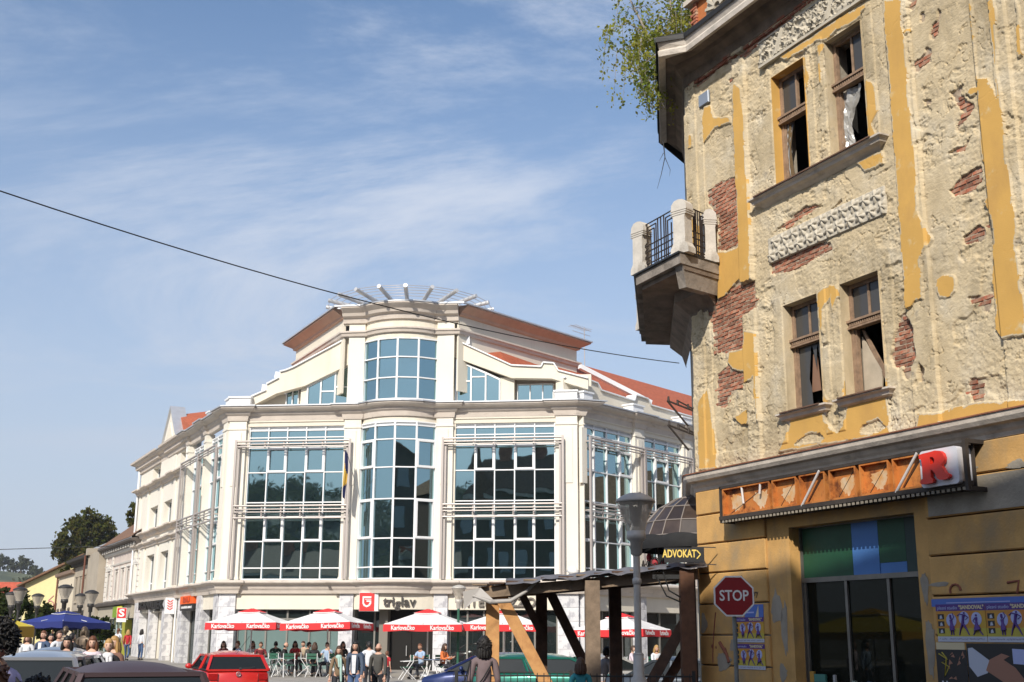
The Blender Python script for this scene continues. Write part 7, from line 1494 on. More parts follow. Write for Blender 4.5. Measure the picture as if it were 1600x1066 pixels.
# ================================================================== cars
M_tyre = mat('tyre', (0.02, 0.02, 0.02), 0.9); M_rim = mat('wheel_rim', (0.45, 0.45, 0.46), 0.35, metal=0.7); M_carglass = glassmat('car_glass', (0.6, 0.65, 0.68), (0.015, 0.018, 0.018), 0.05, rough=0.02, top=0.4)
M_trim = mat('black_plastic', (0.025, 0.025, 0.027), 0.6)
def carpaint(name, c, metal=0.0): return mat(name, c, 0.3, metal=metal, coat=0.7)
def car(label, x, y, heading, paint, L=3.9, Wd=1.68, H=1.44, kind='hatch', lights=True, badge=False, plate=None, wiper=False, antenna=False, cat='car'):
    """length along local y (front = +y); heading turns it. Roof, glass and body are lofted from cross-sections."""
    t = thing('parked_car', label, cat, (x, y, gz(y)), heading); hw = Wd / 2; b = 0.93 * H / 1.44       # belt height
    # station: y position, floor z, shoulder z, width factor
    if kind == 'sedan': top = [(-0.5, .5), (-0.47, .64), (-.30, .68), (-.14, 1.0), (.08, 1.0), (.25, .72), (.46, .62), (.5, .45)]
    prof = {'hatch': [(-.5, .42, .86), (-.492, .60, .93), (-.47, .66, .97), (-.1, .67, 1.0), (.18, .66, 1.0), (.3, .63, .99), (.46, .54, .93), (.5, .40, .86)],
            'sedan': [(-.5, .45, .86), (-.49, .62, .93), (-.30, .68, .97), (-.1, .68, 1.0), (.18, .67, 1.0), (.28, .65, .99), (.46, .56, .93), (.5, .42, .86)]}['sedan' if kind == 'sedan' else 'hatch']
    secs = []
    for fy, fz, fw2 in prof:
        w_ = hw * fw2; z = fz * H; secs.append([(-w_ * .9, .2), (-w_, .34), (-w_ * 1.0, z * .62), (-w_ * .985, z * .85), (-w_ * .93, z), (0, z + 0.025), (w_ * .93, z), (w_ * .985, z * .85), (w_, z * .62), (w_, .34), (w_ * .9, .2)])
    vs = [(px, fy * L, pz) for (fy, _, _), s_ in zip(prof, secs) for px, pz in s_]; n = 11
    mb = MB(); mb.add(vs, [(i * n + k, i * n + (k + 1) % n, (i + 1) * n + (k + 1) % n, (i + 1) * n + k) for i in range(len(prof) - 1) for k in range(n)], 0, True)
    mb.add(vs[:n], [tuple(range(n - 1, -1, -1))], 0, True); mb.add(vs[-n:], [tuple(range(n))], 0, True)
    mb.build('body', paint, t)
    # greenhouse: belt and roof outlines
    gh = {'hatch': (-.485, -.40, .10, .30), 'van': (-.49, -.44, .16, .36), 'sedan': (-.34, -.2, .06, .25)}[kind if kind in ('sedan', 'van') else 'hatch']
    y0, y1, y2, y3 = [q * L for q in gh]; zb = .66 * H; zr = H - .12; wb = hw * .93; wr = hw * .76
    bel = [(-wb, y0), (wb, y0), (wb, y3), (-wb, y3)]
    def P4(a, b_, c, d, ins=0.0): return [a, b_, c, d]
    rb = [(-wr, y1), (wr, y1), (wr, y2), (-wr, y2)]
    mb = MB(); V8 = [(p[0], p[1], zb) for p in bel] + [(p[0], p[1], zr) for p in rb]
    mb.add(V8, [(0, 1, 5, 4), (1, 2, 6, 5), (2, 3, 7, 6), (3, 0, 4, 7)]); mb.build('window_glass', M_carglass, t)
    # roof skin, softly crowned
    mb = MB(); vs = []; nn = 8
    for i in range(nn + 1):
        q = i / nn; yy = y1 - 0.03 + (y2 - y1 + 0.06) * q
        for j in range(nn + 1):
            s_ = -1 + 2 * j / nn; cr = (1 - abs(s_) ** 3) * (1 - abs(2 * q - 1) ** 3.5 * 0.9); vs.append((s_ * (wr + 0.02) * (1 - 0.04 * abs(2 * q - 1) ** 3), yy, zr - 0.03 + 0.15 * cr))
    mb.add(vs, [(i * (nn + 1) + j, i * (nn + 1) + j + 1, (i + 1) * (nn + 1) + j + 1, (i + 1) * (nn + 1) + j) for i in range(nn) for j in range(nn)], 0, True); mb.build('roof', paint, t)
    # pillars
    mb = MB()
    for sx in (-1, 1):
        for (ya, yb) in ((y0, y1), (y3, y2)): mb.bar((sx * wb, ya, zb), (sx * wr, yb, zr), 0.07, 0.06)
        mb.bar((sx * wr, y1, zr), (sx * wr, y2, zr), 0.05, 0.05)
        for f_ in ((0.42, 0.46) if kind != 'van' else (0.3, 0.66)): 
            ya = y0 + (y3 - y0) * f_; yb = y1 + (y2 - y1) * f_; mb.bar((sx * wb * 1.005, ya, zb), (sx * wr * 1.01, yb, zr), 0.05, 0.05)
    for yy, zz, w2 in ((y0, zb + 0.01, wb), (y3, zb + 0.01, wb), (y1, zr, wr), (y2, zr, wr)): mb.bar((-w2, yy, zz), (w2, yy, zz), 0.06, 0.05)
    mb.build('pillar', paint, t)
    mb = MB()
    for sx in (-1, 1): mb.bar((sx * wb * 1.01, y0 + .05, zb + .015), (sx * wb * 1.01, y3 - .05, zb + .015), 0.03, 0.035)
    mb.build('window_trim', M_trim, t)
    for sx in (-1, 1):
        for yy in (-.31 * L, .31 * L):
            mb = MB(); mb.tube([(sx * (hw - .2), yy, .31), (sx * (hw + .005), yy, .31)], 0.31, 18); o = mb.build('wheel', M_tyre, t)
            mb = MB(); mb.tube([(sx * (hw - .05), yy, .31), (sx * (hw + .012), yy, .31)], 0.19, 14); mb.build('rim', M_rim, o)
        mb = MB(); mb.ell((sx * (hw + .08), y3 - .45, zb + .06), (.1, .06, .075), 8, 6); mb.build('mirror', paint, t)
        mb = MB(); mb.box(sx * hw * .62, sx * hw * .90, -.5 * L - .012, -.5 * L + .08, .50 * H if kind != 'sedan' else .48 * H, .61 * H); mb.build('tail_light', mat('tail_red', (0.35, 0.01, 0.01), 0.25, coat=0.5), t)
        mb = MB(); mb.box(sx * hw * .55, sx * hw * .86, .5 * L - .16, .5 * L + .012, .40 * H, .48 * H); mb.build('headlight', mat('headlamp', (0.6, 0.62, 0.62), 0.15), t)
        mb = MB(); mb.box(sx * (hw - .01), sx * (hw + .014), -.42 * L, .40 * L, .36 * H, .39 * H); mb.build('side_strip', M_trim, t)
        for yy in (-.06 * L, .12 * L) if kind != 'sedan' else (-.1 * L, .12 * L): mb = MB(); mb.box(sx * (hw - .01), sx * (hw + .02), yy - .07, yy + .07, .56 * H, .575 * H); mb.build('door_handle', M_trim, t)
    for sy in (-1, 1): mb = MB(); mb.box(-hw * .9, hw * .9, sy * (.5 * L - .1), sy * (.5 * L + .06), .2, .42); mb.build('bumper', M_trim if kind != 'van' else paint, t)
    yb0 = -.5 * L - .004
    mb = MB()
    for a_, b_ in (((-hw * .6, .36 * H), (hw * .6, .36 * H)), ((-hw * .6, .36 * H), (-hw * .62, .62 * H)), ((hw * .6, .36 * H), (hw * .62, .62 * H))): mb.bar((a_[0], yb0, a_[1]), (b_[0], yb0, b_[1]), .012, .012)
    for sx in (-1, 1):
        for yy in (-.16 * L, .05 * L, .24 * L): mb.bar((sx * (hw + .002), yy, .26 * H), (sx * (hw * .985), yy, .62 * H), .012, .012)
    mb.build('panel_gap', M_black, t, kind='stuff')
    mb = MB(); mb.box(-.26, .26, -.5 * L - .075, -.5 * L - .06, .5, .62); mb.build('number_plate', M_wht, t)
    if badge:
        mb = MB(); yb_ = -.5 * L - .005; z_ = .60 * H
        mb.tube([(0.055 * math.cos(a), yb_ - .012, z_ + 0.055 * math.sin(a)) for a in [2 * math.pi * i / 16 for i in range(17)]], 0.008, 5)
        for a_, b_ in (((-.025, .045), (0, .005)), ((0, .005), (.025, .045)), ((-.045, .02), (-.02, -.045)), ((-.02, -.045), (0, -.005)), ((0, -.005), (.02, -.045)), ((.02, -.045), (.045, .02))): mb.bar((a_[0], yb_ - .012, z_ + a_[1]), (b_[0], yb_ - .012, z_ + b_[1]), 0.012)
        mb.build('badge', M_rim, t)
    if wiper: mb = MB(); mb.bar((0.05, y0 - .03, zb + .05), (0.42, y0 - .01, zb + .09), 0.02); mb.bar((0.05, y0 - .03, zb + .02), (0.05, y0 - 0.0, zb + .07), 0.05); mb.build('rear_wiper', M_trim, t)
    if antenna: mb = MB(); mb.tube([(0.0, y1 + .1, zr + .05), (0.28, y1 - .15, zr + .5)], 0.006, 5); mb.build('aerial', M_black, t)
    return t
car('bright red hatchback seen from behind, parked before the marble piers', -7.75, 33.6, R(22), carpaint('bright_red_paint', (0.55, 0.022, 0.018)), H=1.43, badge=True, wiper=True, antenna=True)
car('silver grey people carrier with a dark rear window behind the foreground heads', -8.1, 21.8, R(10), carpaint('silver_paint', (0.42, 0.43, 0.46), 0.6), L=4.2, Wd=1.72, H=1.57, kind='van')
car('grey car mostly hidden behind the silver people carrier', -11.5, 31.5, R(12), carpaint('grey_blue_paint', (0.30, 0.33, 0.38), 0.5), H=1.53, kind='van')
car('dark plum coloured car whose roof fills the bottom left foreground', -4.95, 15.8, R(24), mat('dark_plum_paint', (0.07, 0.045, 0.05), 0.5, metal=0.1, spec=0.4), L=4.1, Wd=1.75, H=1.52, kind='van')
car('dark blue compact car parked side on left of the woman in mauve', -0.55, 33.5, R(84), carpaint('navy_paint', (0.02, 0.035, 0.13), 0.3), L=3.7, H=1.42)
car('metallic green hatchback behind the leaning pale timbers', 1.2, 32.3, R(-96), carpaint('teal_green_paint', (0.015, 0.16, 0.12), 0.4), L=4.3, Wd=1.7, H=1.42)
car('dark grey saloon at the right under the last canopy brace', 4.6, 31.0, R(-110), carpaint('slate_paint', (0.06, 0.075, 0.095), 0.4), L=4.4, H=1.38, kind='sedan')
car('pale grey car between the dark posts with its bonnet showing', 2.9, 36.5, R(-80), carpaint('pale_grey_paint', (0.45, 0.44, 0.42), 0.3), L=4.2, H=1.36, kind='sedan')
car('dark red car with only its roof edge showing at the bottom below the fence', 2.55, 12.6, R(80), carpaint('dark_red_paint', (0.16, 0.02, 0.02), 0.2), L=4.0, H=1.41)
# ================================================================== people
SKINC = {}
def cm_(name, c, r_=0.85): return mat(name, c, r_, var=0.12, vscale=6)
M_skin = [mat('skin_light', (0.55, 0.33, 0.24), 0.6), mat('skin_tan', (0.42, 0.23, 0.15), 0.6), mat('skin_fair', (0.60, 0.38, 0.28), 0.6)]
M_hair = {'black': mat('black_hair', (0.012, 0.010, 0.009), 0.55, bump=0.004, bscale=60), 'brown': mat('brown_hair', (0.06, 0.03, 0.016), 0.55, bump=0.004, bscale=60), 'blonde': mat('blonde_hair', (0.42, 0.25, 0.09), 0.55, bump=0.004, bscale=60), 'grey': mat('grey_hair', (0.25, 0.22, 0.20), 0.6), 'auburn': mat('auburn_hair', (0.14, 0.055, 0.025), 0.55)}
M_eye = mat('eye_dark', (0.02, 0.015, 0.012), 0.3); M_lip = mat('lips', (0.40, 0.13, 0.11), 0.5); M_shoe = mat('dark_shoes', (0.03, 0.025, 0.022), 0.6)
def skin_mesh(name, verts, edges, radii, sub=1):
    me = bpy.data.meshes.new(name); me.from_pydata(verts, edges, []); o = bpy.data.objects.new('tmp', me); COL.objects.link(o)
    md = o.modifiers.new('s', 'SKIN'); md.use_smooth_shade = True
    sv = me.skin_vertices[0].data
    for i, r_ in enumerate(radii): sv[i].radius = r_ if isinstance(r_, tuple) else (r_, r_); sv[i].use_root = (i == 0)
    if sub: s_ = o.modifiers.new('d', 'SUBSURF'); s_.levels = sub; s_.render_levels = sub
    res = bpy.data.meshes.new_from_object(o.evaluated_get(bpy.context.evaluated_depsgraph_get())); bpy.data.objects.remove(o); bpy.data.meshes.remove(me); res.name = name
    res.polygons.foreach_set('use_smooth', [True] * len(res.polygons)); return res
def join_mb(me, mb):
    """append builder geometry to an existing mesh"""
    n = len(me.vertices); vs = [tuple(v.co) for v in me.vertices] + mb.v; fs = [tuple(p.vertices) for p in me.polygons] + [tuple(i + n for i in f) for f in mb.f]
    r_ = bpy.data.meshes.new(me.name); r_.from_pydata(vs, [], fs); r_.polygons.foreach_set('use_smooth', [True] * len(fs)); r_.update(); return r_
def head_mb(s=1.0):
    mb = MB()
    def fn(d):
        q = 1.0; f = -d.y        # face looks along -y
        if d.z < -0.1: q *= 1 - 0.22 * min(1, (-d.z - 0.1)) * (1 if f > -0.3 else 0.3)      # jaw
        if f > 0.55: q *= 0.96
        nose = math.exp(-((d.x / 0.13) ** 2) - (((d.z + 0.12) / 0.2) ** 2)) * (1 if f > 0 else 0); q += 0.17 * nose
        sock = sum(math.exp(-(((d.x - sx) / 0.16) ** 2) - (((d.z - 0.08) / 0.12) ** 2)) for sx in (-.36, .36)) * (1 if f > 0 else 0); q -= 0.05 * sock
        q += 0.05 * math.exp(-((d.x / 0.25) ** 2) - (((d.z + 0.62) / 0.15) ** 2)) * (1 if f > 0 else 0)
        return q
    mb.ell((0, 0, 0), (0.076 * s, 0.095 * s, 0.118 * s), 20, 14, fn=fn)
    for sx in (-1, 1): mb.ell((sx * 0.078 * s, 0.01 * s, -0.005 * s), (0.012 * s, 0.022 * s, 0.034 * s), 7, 5)
    return mb
def hand_mb(p, d, side, s=1.0):
    """palm with four unequal bent fingers and a thumb leaving its side; d = forearm direction"""
    mb = MB(); d = Vector(d).normalized(); p = Vector(p); x = d.cross(Vector((0, 1, 0.2))).normalized() ; n = d.cross(x).normalized()
    mb.tube([p, p + d * 0.045 * s, p + d * 0.09 * s], [0.026 * s, 0.036 * s, 0.034 * s], 8)
    for i, l in enumerate((0.066, 0.078, 0.072, 0.056)):
        o = p + d * 0.085 * s + x * (i - 1.5) * 0.019 * s; mb.tube([o, o + d * l * 0.5 * s + n * 0.004, o + d * l * 0.85 * s + n * 0.022 * s * -1, o + d * l * 0.95 * s - n * 0.035 * s], [0.0095 * s, 0.009 * s, 0.008 * s, 0.006 * s], 6)
    o = p + d * 0.03 * s + x * (-0.03 * side) * s; mb.tube([o, o + d * 0.03 * s - x * 0.022 * side * s, o + d * 0.06 * s - x * 0.024 * side * s - n * 0.012 * s], [0.012 * s, 0.010 * s, 0.007 * s], 6)
    return mb
def person(label, x, y, H, rz, top, legs, hair='brown', style='short', pose='stand', sk=0, female=False, group=None, z=None, sleeves='long', skirt=False, bag=None, scarf=None, lean=0.0, arms=None, walk=0.0, strap=None, glasses=False, open_front=None, top2=None, cap=None, cat='person', name='person', head_turn=0.0, allmat=None, fluffy=0):
    """one figure facing -y before turning; H standing height; seated figures keep the same proportions"""
    s = H / 1.75; base = (gz(y) + (0.135 if y > 44 else 0.0)) if z is None else z
    t = thing(name, label, cat, (x, y, base), rz, group)
    SM = allmat or M_skin[sk]; tm = allmat or top; lm_ = allmat or legs
    wS = (0.165 if female else 0.195) * s; wH = 0.095 * s
    seat = pose == 'sit'
    hz_ = 0.46 if seat else 0.93 * s; hip = Vector((0, 0, hz_ + (0.06 if seat else 0)))
    ln = Vector((0, -math.sin(lean), math.cos(lean)))
    ch = hip + ln * 0.32 * s; nk = hip + ln * 0.54 * s; hd = nk + (ln * 0.6 + Vector((0, -0.3 if seat else -0.05, 0.4))).normalized() * 0.163 * s
    V = [hip, hip + ln * 0.16 * s, ch, nk - ln * 0.03 * s, nk + (hd - nk) * 0.45]; Rr = [(0.07 * s, 0.06 * s), (0.112 * s, 0.085 * s), ((0.125 if female else 0.145) * s, 0.10 * s), (0.062 * s, 0.05 * s), (0.054 * s, 0.054 * s)]; E_ = [(0, 1), (1, 2), (2, 3), (3, 4)]
    hands = []; elb = []
    for sd in (-1, 1):
        sh = nk + Vector((sd * wS, 0, -0.075 * s))
        if arms == 'cross': e = sh + Vector((sd * 0.03, -0.02, -0.27)) * s; h_ = e + Vector((-sd * 0.17, -0.18, 0.03)) * s
        elif arms == 'table' or (seat and arms is None): e = sh + Vector((sd * 0.05, -0.12, -0.24)) * s; h_ = e + Vector((-sd * 0.06, -0.22, 0.06)) * s
        elif arms == 'face': e = sh + Vector((sd * 0.02, -0.2, -0.2)) * s; h_ = e + (Vector((-sd * 0.05, -0.08, 0.22)) if sd > 0 else Vector((0.06, -0.2, 0.02))) * s
        elif arms == 'bag': e = sh + Vector((sd * 0.06, 0.02, -0.28)) * s; h_ = e + Vector((-sd * 0.02 if sd > 0 else 0.02, -0.16, -0.16)) * s
        else:
            sw = walk * sd; e = sh + Vector((sd * 0.055, 0.03 + sw * 0.10, -0.285)) * s; h_ = e + Vector((sd * 0.01, -0.05 + sw * 0.12, -0.24)) * s
        i0 = len(V); V += [sh, sh.lerp(e, 0.5), e, h_]; Rr += [0.056 * s, 0.046 * s, 0.039 * s, 0.026 * s]; E_ += [(3, i0), (i0, i0 + 1), (i0 + 1, i0 + 2), (i0 + 2, i0 + 3)]; hands.append((h_, h_ - e, sd)); elb.append((sh, e, h_))
    feet = []; legj = []
    for sd in (-1, 1):
        hp = hip + Vector((sd * wH, 0, -0.05 * s))
        if seat: kn = hp + Vector((sd * 0.05, -0.43 * s, 0.02)); an = Vector((kn.x + sd * 0.02, kn.y - 0.02 + 0.1 * (sd > 0), 0.09))
        else: sw = -walk * sd; kn = hp + Vector((sd * 0.01, -0.03 - max(0, sw) * 0.14 + min(0, sw) * 0.0, -0.42 * s)); an = Vector((kn.x, kn.y + 0.04 - sw * 0.16, 0.085 + max(0, -sw) * 0.03))
        i0 = len(V); V += [hp, hp.lerp(kn, 0.5), kn, kn.lerp(an, 0.35), an]; Rr += [0.068 * s, 0.07 * s, 0.056 * s, 0.055 * s, 0.037 * s]; E_ += [(0, i0), (i0, i0 + 1), (i0 + 1, i0 + 2), (i0 + 2, i0 + 3), (i0 + 3, i0 + 4)]; feet.append(an); legj.append((hp, kn, an))
    body = skin_mesh('body', [tuple(v) for v in V], E_, Rr)
    mb = head_mb(s * 1.02); Mh = Matrix.Translation(hd) @ Matrix.Rotation(head_turn, 4, 'Z') @ Matrix.Rotation(-lean * 0.3 if not seat else 0.12, 4, 'X'); mb.xf(Mh)
    for h_, d_, sd in hands: q = hand_mb(h_, d_, sd, s); mb.add(q.v, q.f, 0, True)
    body = join_mb(body, mb); body.materials.append(SM); put('body', body, t)
    # clothes: slightly larger skins over the same joints
    tv = [hip + ln * 0.0 + Vector((0, 0, -0.07 * s)), V[1], V[2], nk - ln * 0.028 * s, nk + ln * 0.028 * s]; tr = [(0.15 * s, 0.118 * s), ((0.125 if female else 0.14) * s, 0.105 * s), ((0.145 if female else 0.168) * s, 0.118 * s), (0.112 * s, 0.084 * s), (0.070 * s, 0.066 * s)]; te = [(0, 1), (1, 2), (2, 3), (3, 4)]
    for sh, e, h_ in elb:
        i0 = len(tv)
        if sleeves == 'long': tv += [sh, sh.lerp(e, .5), e, e.lerp(h_, .9)]; tr += [0.07 * s, 0.06 * s, 0.053 * s, 0.042 * s]; te += [(3, i0), (i0, i0 + 1), (i0 + 1, i0 + 2), (i0 + 2, i0 + 3)]
        else: tv += [sh, sh.lerp(e, .6)]; tr += [0.068 * s, 0.062 * s]; te += [(3, i0), (i0, i0 + 1)]
    sm_ = skin_mesh('top', [tuple(v) for v in tv], te, tr); sm_.materials.append(tm); so_ = put('top', sm_, t)
    lv = [hip + Vector((0, 0, 0.09 * s))]; lr = [(0.14 * s, 0.11 * s)]; le = []
    for hp, kn, an in legj:
        i0 = len(lv); en = kn.lerp(an, 0.96) if not skirt else hp.lerp(kn, 0.8); lv += [hp, hp.lerp(kn, .5)] + ([kn, kn.lerp(an, .5), en] if not skirt else [en]); lr += [0.10 * s, 0.088 * s] + ([0.072 * s, 0.062 * s, 0.055 * s] if not skirt else [0.085 * s]); n_ = len(lv) - i0; le += [(0, i0)] + [(i0 + k, i0 + k + 1) for k in range(n_ - 1)]
    lm2 = skin_mesh('trousers', [tuple(v) for v in lv], le, lr); lm2.materials.append(lm_); put('shorts' if skirt else 'trousers', lm2, t)
    for an in feet:
        mb = MB(); mb.ell((an.x, an.y - 0.055 * s, 0.045), (0.05 * s, 0.14 * s, 0.05), 10, 6, fn=lambda d: 1.0 if d.z > 0 else 0.85); mb.build('shoe', allmat or M_shoe, t)
    # hair
    hm = allmat or M_hair[hair]; mb = MB(); rs_ = random.Random(sum(map(ord, label)))
    wig = lambda d: 1 + 0.035 * math.sin(d.x * 17 + d.z * 9) + 0.03 * math.sin(d.z * 23 + d.y * 11)
    a = s * 1.02
    if style != 'bald':
        cut = {'short': -0.15, 'curly': -0.55, 'bob': -0.75, 'long': -0.85}.get(style, -0.2); k_ = {'short': 1.1, 'curly': 1.35, 'bob': 1.22, 'long': 1.18}.get(style, 1.12)
        def hfun(d):
            f = -d.y; hl = 0.30
            if style == 'short': inside = (f > 0.25 and d.z < 0.42) or d.z < cut - (0.25 if f < 0 else 0)
            else: inside = (f > 0.35 and d.z < 0.45) or d.z < cut
            q = k_ * wig(d) if not inside else 0.86
            return q
        mb.ell((0, 0.006 * a, 0.006 * a), (0.08 * a, 0.099 * a, 0.122 * a), 22, 16, fn=hfun)
        if style in ('long', 'bob') or (style == 'curly' and female):
            L_ = 0.30 if style == 'long' else 0.17
            for k in range(9):
                an_ = R(-20 + k * 27.5); r0 = 0.085 * a; mb.tube([(r0 * math.cos(an_), 0.09 * a * math.sin(an_) + 0.01, 0.02), (1.12 * r0 * math.cos(an_), 0.1 * a * math.sin(an_) + 0.015, -0.1 * a), (1.08 * r0 * math.cos(an_), 0.09 * a * math.sin(an_) + 0.03, -L_ * a)], [0.03 * a, 0.038 * a, 0.02 * a], 6)
        if style == 'curly':
            for k in range(60):
                v = Vector((rs_.gauss(0, 1), rs_.gauss(0.3, 1), rs_.gauss(0.35, 1))).normalized()
                if -v.y > 0.45 and v.z < 0.35: continue
                mb.ell((v.x * 0.093 * a, v.y * 0.112 * a + 0.01, v.z * 0.135 * a), (0.026 * a, 0.026 * a, 0.026 * a), 6, 4)
        if fluffy:      # loose strands over the whole scalp
            for k in range(420):
                v = Vector((rs_.gauss(0, 1), rs_.gauss(0.25, 1), rs_.gauss(0.25, 1))).normalized()
                if (-v.y > 0.3 and v.z < 0.42) or (v.z < -0.1 and v.y < 0.15) or v.z < (-0.75 if female else -0.5): continue
                p = Vector((v.x * 0.088, v.y * 0.108 + 0.008, v.z * 0.13)) * a; q = Vector((rs_.gauss(0, .6), rs_.gauss(0, .6), rs_.gauss(-.5, .5))); e = p + v * 0.026 * a * fluffy
                mb.tube([p, e, e + q.normalized() * 0.034 * a * fluffy + v * 0.006, e + q.normalized() * 0.05 * a * fluffy - v * 0.01], [0.008 * a, 0.008 * a, 0.006 * a, 0.002 * a], 4, caps=False)
        if style == 'tail': mb.tube([(0, 0.09 * a, 0.05), (0, 0.15 * a, 0.0), (0, 0.13 * a, -0.2 * a)], [0.025 * a, 0.035 * a, 0.012 * a], 7)
    else:
        mb.ell((0, 0.02 * a, -0.02 * a), (0.08 * a, 0.09 * a, 0.085 * a), 16, 10, fn=lambda d: 1.02 if (d.y > 0.0 and d.z < 0.3) else 0.8)
    mb.xf(Mh); mb.build('hair', hm, t)
    # face
    mb = MB()
    for sx in (-1, 1): mb.ell((sx * 0.029 * a, -0.083 * a, 0.01 * a), (0.011 * a, 0.008 * a, 0.006 * a), 8, 5)
    for sx in (-1, 1): mb.bar((sx * 0.018 * a, -0.092 * a, 0.03 * a), (sx * 0.045 * a, -0.082 * a, 0.03 * a), 0.004 * a, 0.006 * a)
    mb.xf(Mh); mb.build('eyes', allmat or M_eye, t)
    mb = MB(); mb.ell((0, -0.086 * a, -0.055 * a), (0.022 * a, 0.008 * a, 0.007 * a), 8, 5); mb.xf(Mh); mb.build('mouth', allmat or M_lip, t)
    if glasses: mb = MB(); [mb.ell((sx * 0.03 * a, -0.094 * a, 0.01 * a), (0.022 * a, 0.006 * a, 0.015 * a), 10, 5) for sx in (-1, 1)]; mb.xf(Mh); mb.build('sunglasses', M_black, t)
    if cap: mb = MB(); mb.ell((0, 0, 0.05 * a), (0.088 * a, 0.11 * a, 0.085 * a), 14, 8, fn=lambda d: 1 if d.z > -0.1 else 0.6); mb.ell((0, -0.11 * a, 0.05 * a), (0.06 * a, 0.07 * a, 0.01 * a), 10, 4); mb.xf(Mh); mb.build('cap', cap, t)
    if scarf: mb = MB(); mb.lathe([(0.06 * s, nk.z + 0.05), (0.10 * s, nk.z + 0.02), (0.11 * s, nk.z - 0.03), (0.07 * s, nk.z - 0.06)], 14); mb.tube([(0.06 * s, -0.10 * s, nk.z - 0.03), (0.08 * s, -0.14 * s, nk.z - 0.3), (0.10 * s, -0.15 * s, nk.z - 0.62)], [0.035, 0.04, 0.03], 6); mb.tube([(0.0, -0.11 * s, nk.z - 0.03), (0.03, -0.15 * s, nk.z - 0.26)], [0.035, 0.03], 6); mb.build('scarf', scarf, t)
    if open_front: mb = MB(); mb.prism([(-0.045 * s, hip.z + 0.02), (0.045 * s, hip.z + 0.02), (0.06 * s, nk.z - 0.05), (-0.06 * s, nk.z - 0.05)], -0.135 * s, -0.08 * s); mb.build('shirt_front', open_front, t)
    if strap: mb = MB(); pts = [(-0.14 * s, 0.02, nk.z - 0.03), (-0.10 * s, 0.125 * s, nk.z - 0.12), (0.02, 0.15 * s, nk.z - 0.32), (0.17 * s, 0.08, hip.z + 0.02), (0.12 * s, -0.1, hip.z + 0.1), (-0.04 * s, -0.14 * s, nk.z - 0.25), (-0.13 * s, -0.09 * s, nk.z - 0.06), (-0.14 * s, 0.02, nk.z - 0.03)]; mb.tube(pts, 0.012, 5); mb.build('bag_strap', strap, t)
    return t
C = cm_
black_t = C('black_cloth', (0.016, 0.016, 0.018)); jeans = C('blue_jeans', (0.07, 0.12, 0.24)); djeans = C('dark_trousers', (0.025, 0.027, 0.035)); denim = C('denim_jacket', (0.06, 0.085, 0.13)); whitec = C('white_shirt', (0.68, 0.70, 0.74)); pblue = C('pale_blue_shirt', (0.36, 0.48, 0.66)); lilac = C('lilac_shirt', (0.45, 0.42, 0.68)); khaki = C('khaki_jumper', (0.22, 0.15, 0.09)); suitc = C('grey_suit', (0.075, 0.072, 0.065)); mauvec = C('mauve_jacket', (0.17, 0.125, 0.13)); teal = C('teal_top', (0.02, 0.20, 0.24)); redc = C('red_shirt', (0.45, 0.02, 0.03)); maroon = C('maroon_top', (0.16, 0.015, 0.02)); greenc = C('dark_green_coat', (0.012, 0.06, 0.035)); orangec = C('orange_top', (0.62, 0.16, 0.04)); scarfc = C('mint_scarf', (0.38, 0.55, 0.50)); greyshirt = C('light_grey_shirt', (0.42, 0.42, 0.46)); bluej = C('navy_blazer', (0.05, 0.08, 0.15)); pinkw = C('pink_white_jacket', (0.68, 0.58, 0.64))
F_ = R(0)
person('man with thick black hair and a lilac shirt seen from behind at the left edge', -3.56, 8.5, 1.93, R(-100), lilac, djeans, 'black', 'short', sk=1, z=0, strap=black_t, fluffy=0.55)
person('blonde head blurred at the bottom left corner', -2.34, 5.5, 1.70, R(180), C('olive_top', (0.2, 0.18, 0.1)), djeans, 'auburn', 'bob', z=0, female=True, fluffy=0.6)
person('dark haired head at the bottom edge right of the blonde one', -2.30, 6.0, 1.62, R(180), black_t, djeans, 'black', 'short', z=0, fluffy=0.5)
person('dark haired woman in a pale blue top with a shoulder strap behind the silver car', -9.41, 26, 1.77, R(8), pblue, jeans, 'black', 'bob', female=True, z=0, strap=black_t)
person('fair haired woman in a white and pink jacket beside the woman in pale blue', -8.94, 26.2, 1.77, R(10), pinkw, jeans, 'auburn', 'bob', female=True, z=0, strap=black_t, sk=2)
person('woman with pulled back fair hair in a navy tracksuit top with white front', -7.54, 23, 1.74, R(12), black_t, whitec, 'blonde', 'tail', female=True, z=0, open_front=None, scarf=C('white_collar', (0.7, 0.7, 0.72)), sk=2)
person('woman with long fair hair just behind the one in the tracksuit top', -7.95, 24.6, 1.78, R(-20), C('brown_top', (0.2, 0.1, 0.07)), jeans, 'blonde', 'long', female=True, z=0, sk=2)
person('man in a navy blazer under the yellow parasol', -14.7, 38.5, 1.86, R(-20), bluej, djeans, 'auburn', 'short', open_front=whitec, z=0.06)
person('man in a white shirt under the left end of the navy parasol', -14.1, 38.2, 1.86, R(60), whitec, djeans, 'brown', 'short', z=0.06)
person('person in a red jacket behind the man in the white shirt', -15.1, 40.2, 1.80, R(30), redc, djeans, 'black', 'short', z=0.03)
person('person in a pale coat half hidden by the big black haired head', -15.15, 38.4, 1.78, R(0), whitec, djeans, 'brown', 'bob', z=0.03, female=True)
person('person in a black coat between the blazer and the red jacket', -14.7, 41, 1.82, R(150), black_t, djeans, 'black', 'short', z=0.03)
bronze = mat('bronze', (0.16, 0.12, 0.085), 0.5, metal=0.5, var=0.3, vscale=6)
person('left bronze statue of a standing man under the navy parasol', -15.3, 42, 2.02, R(0), bronze, bronze, 'grey', 'short', z=0.06, allmat=bronze, cat='statue', name='statue')
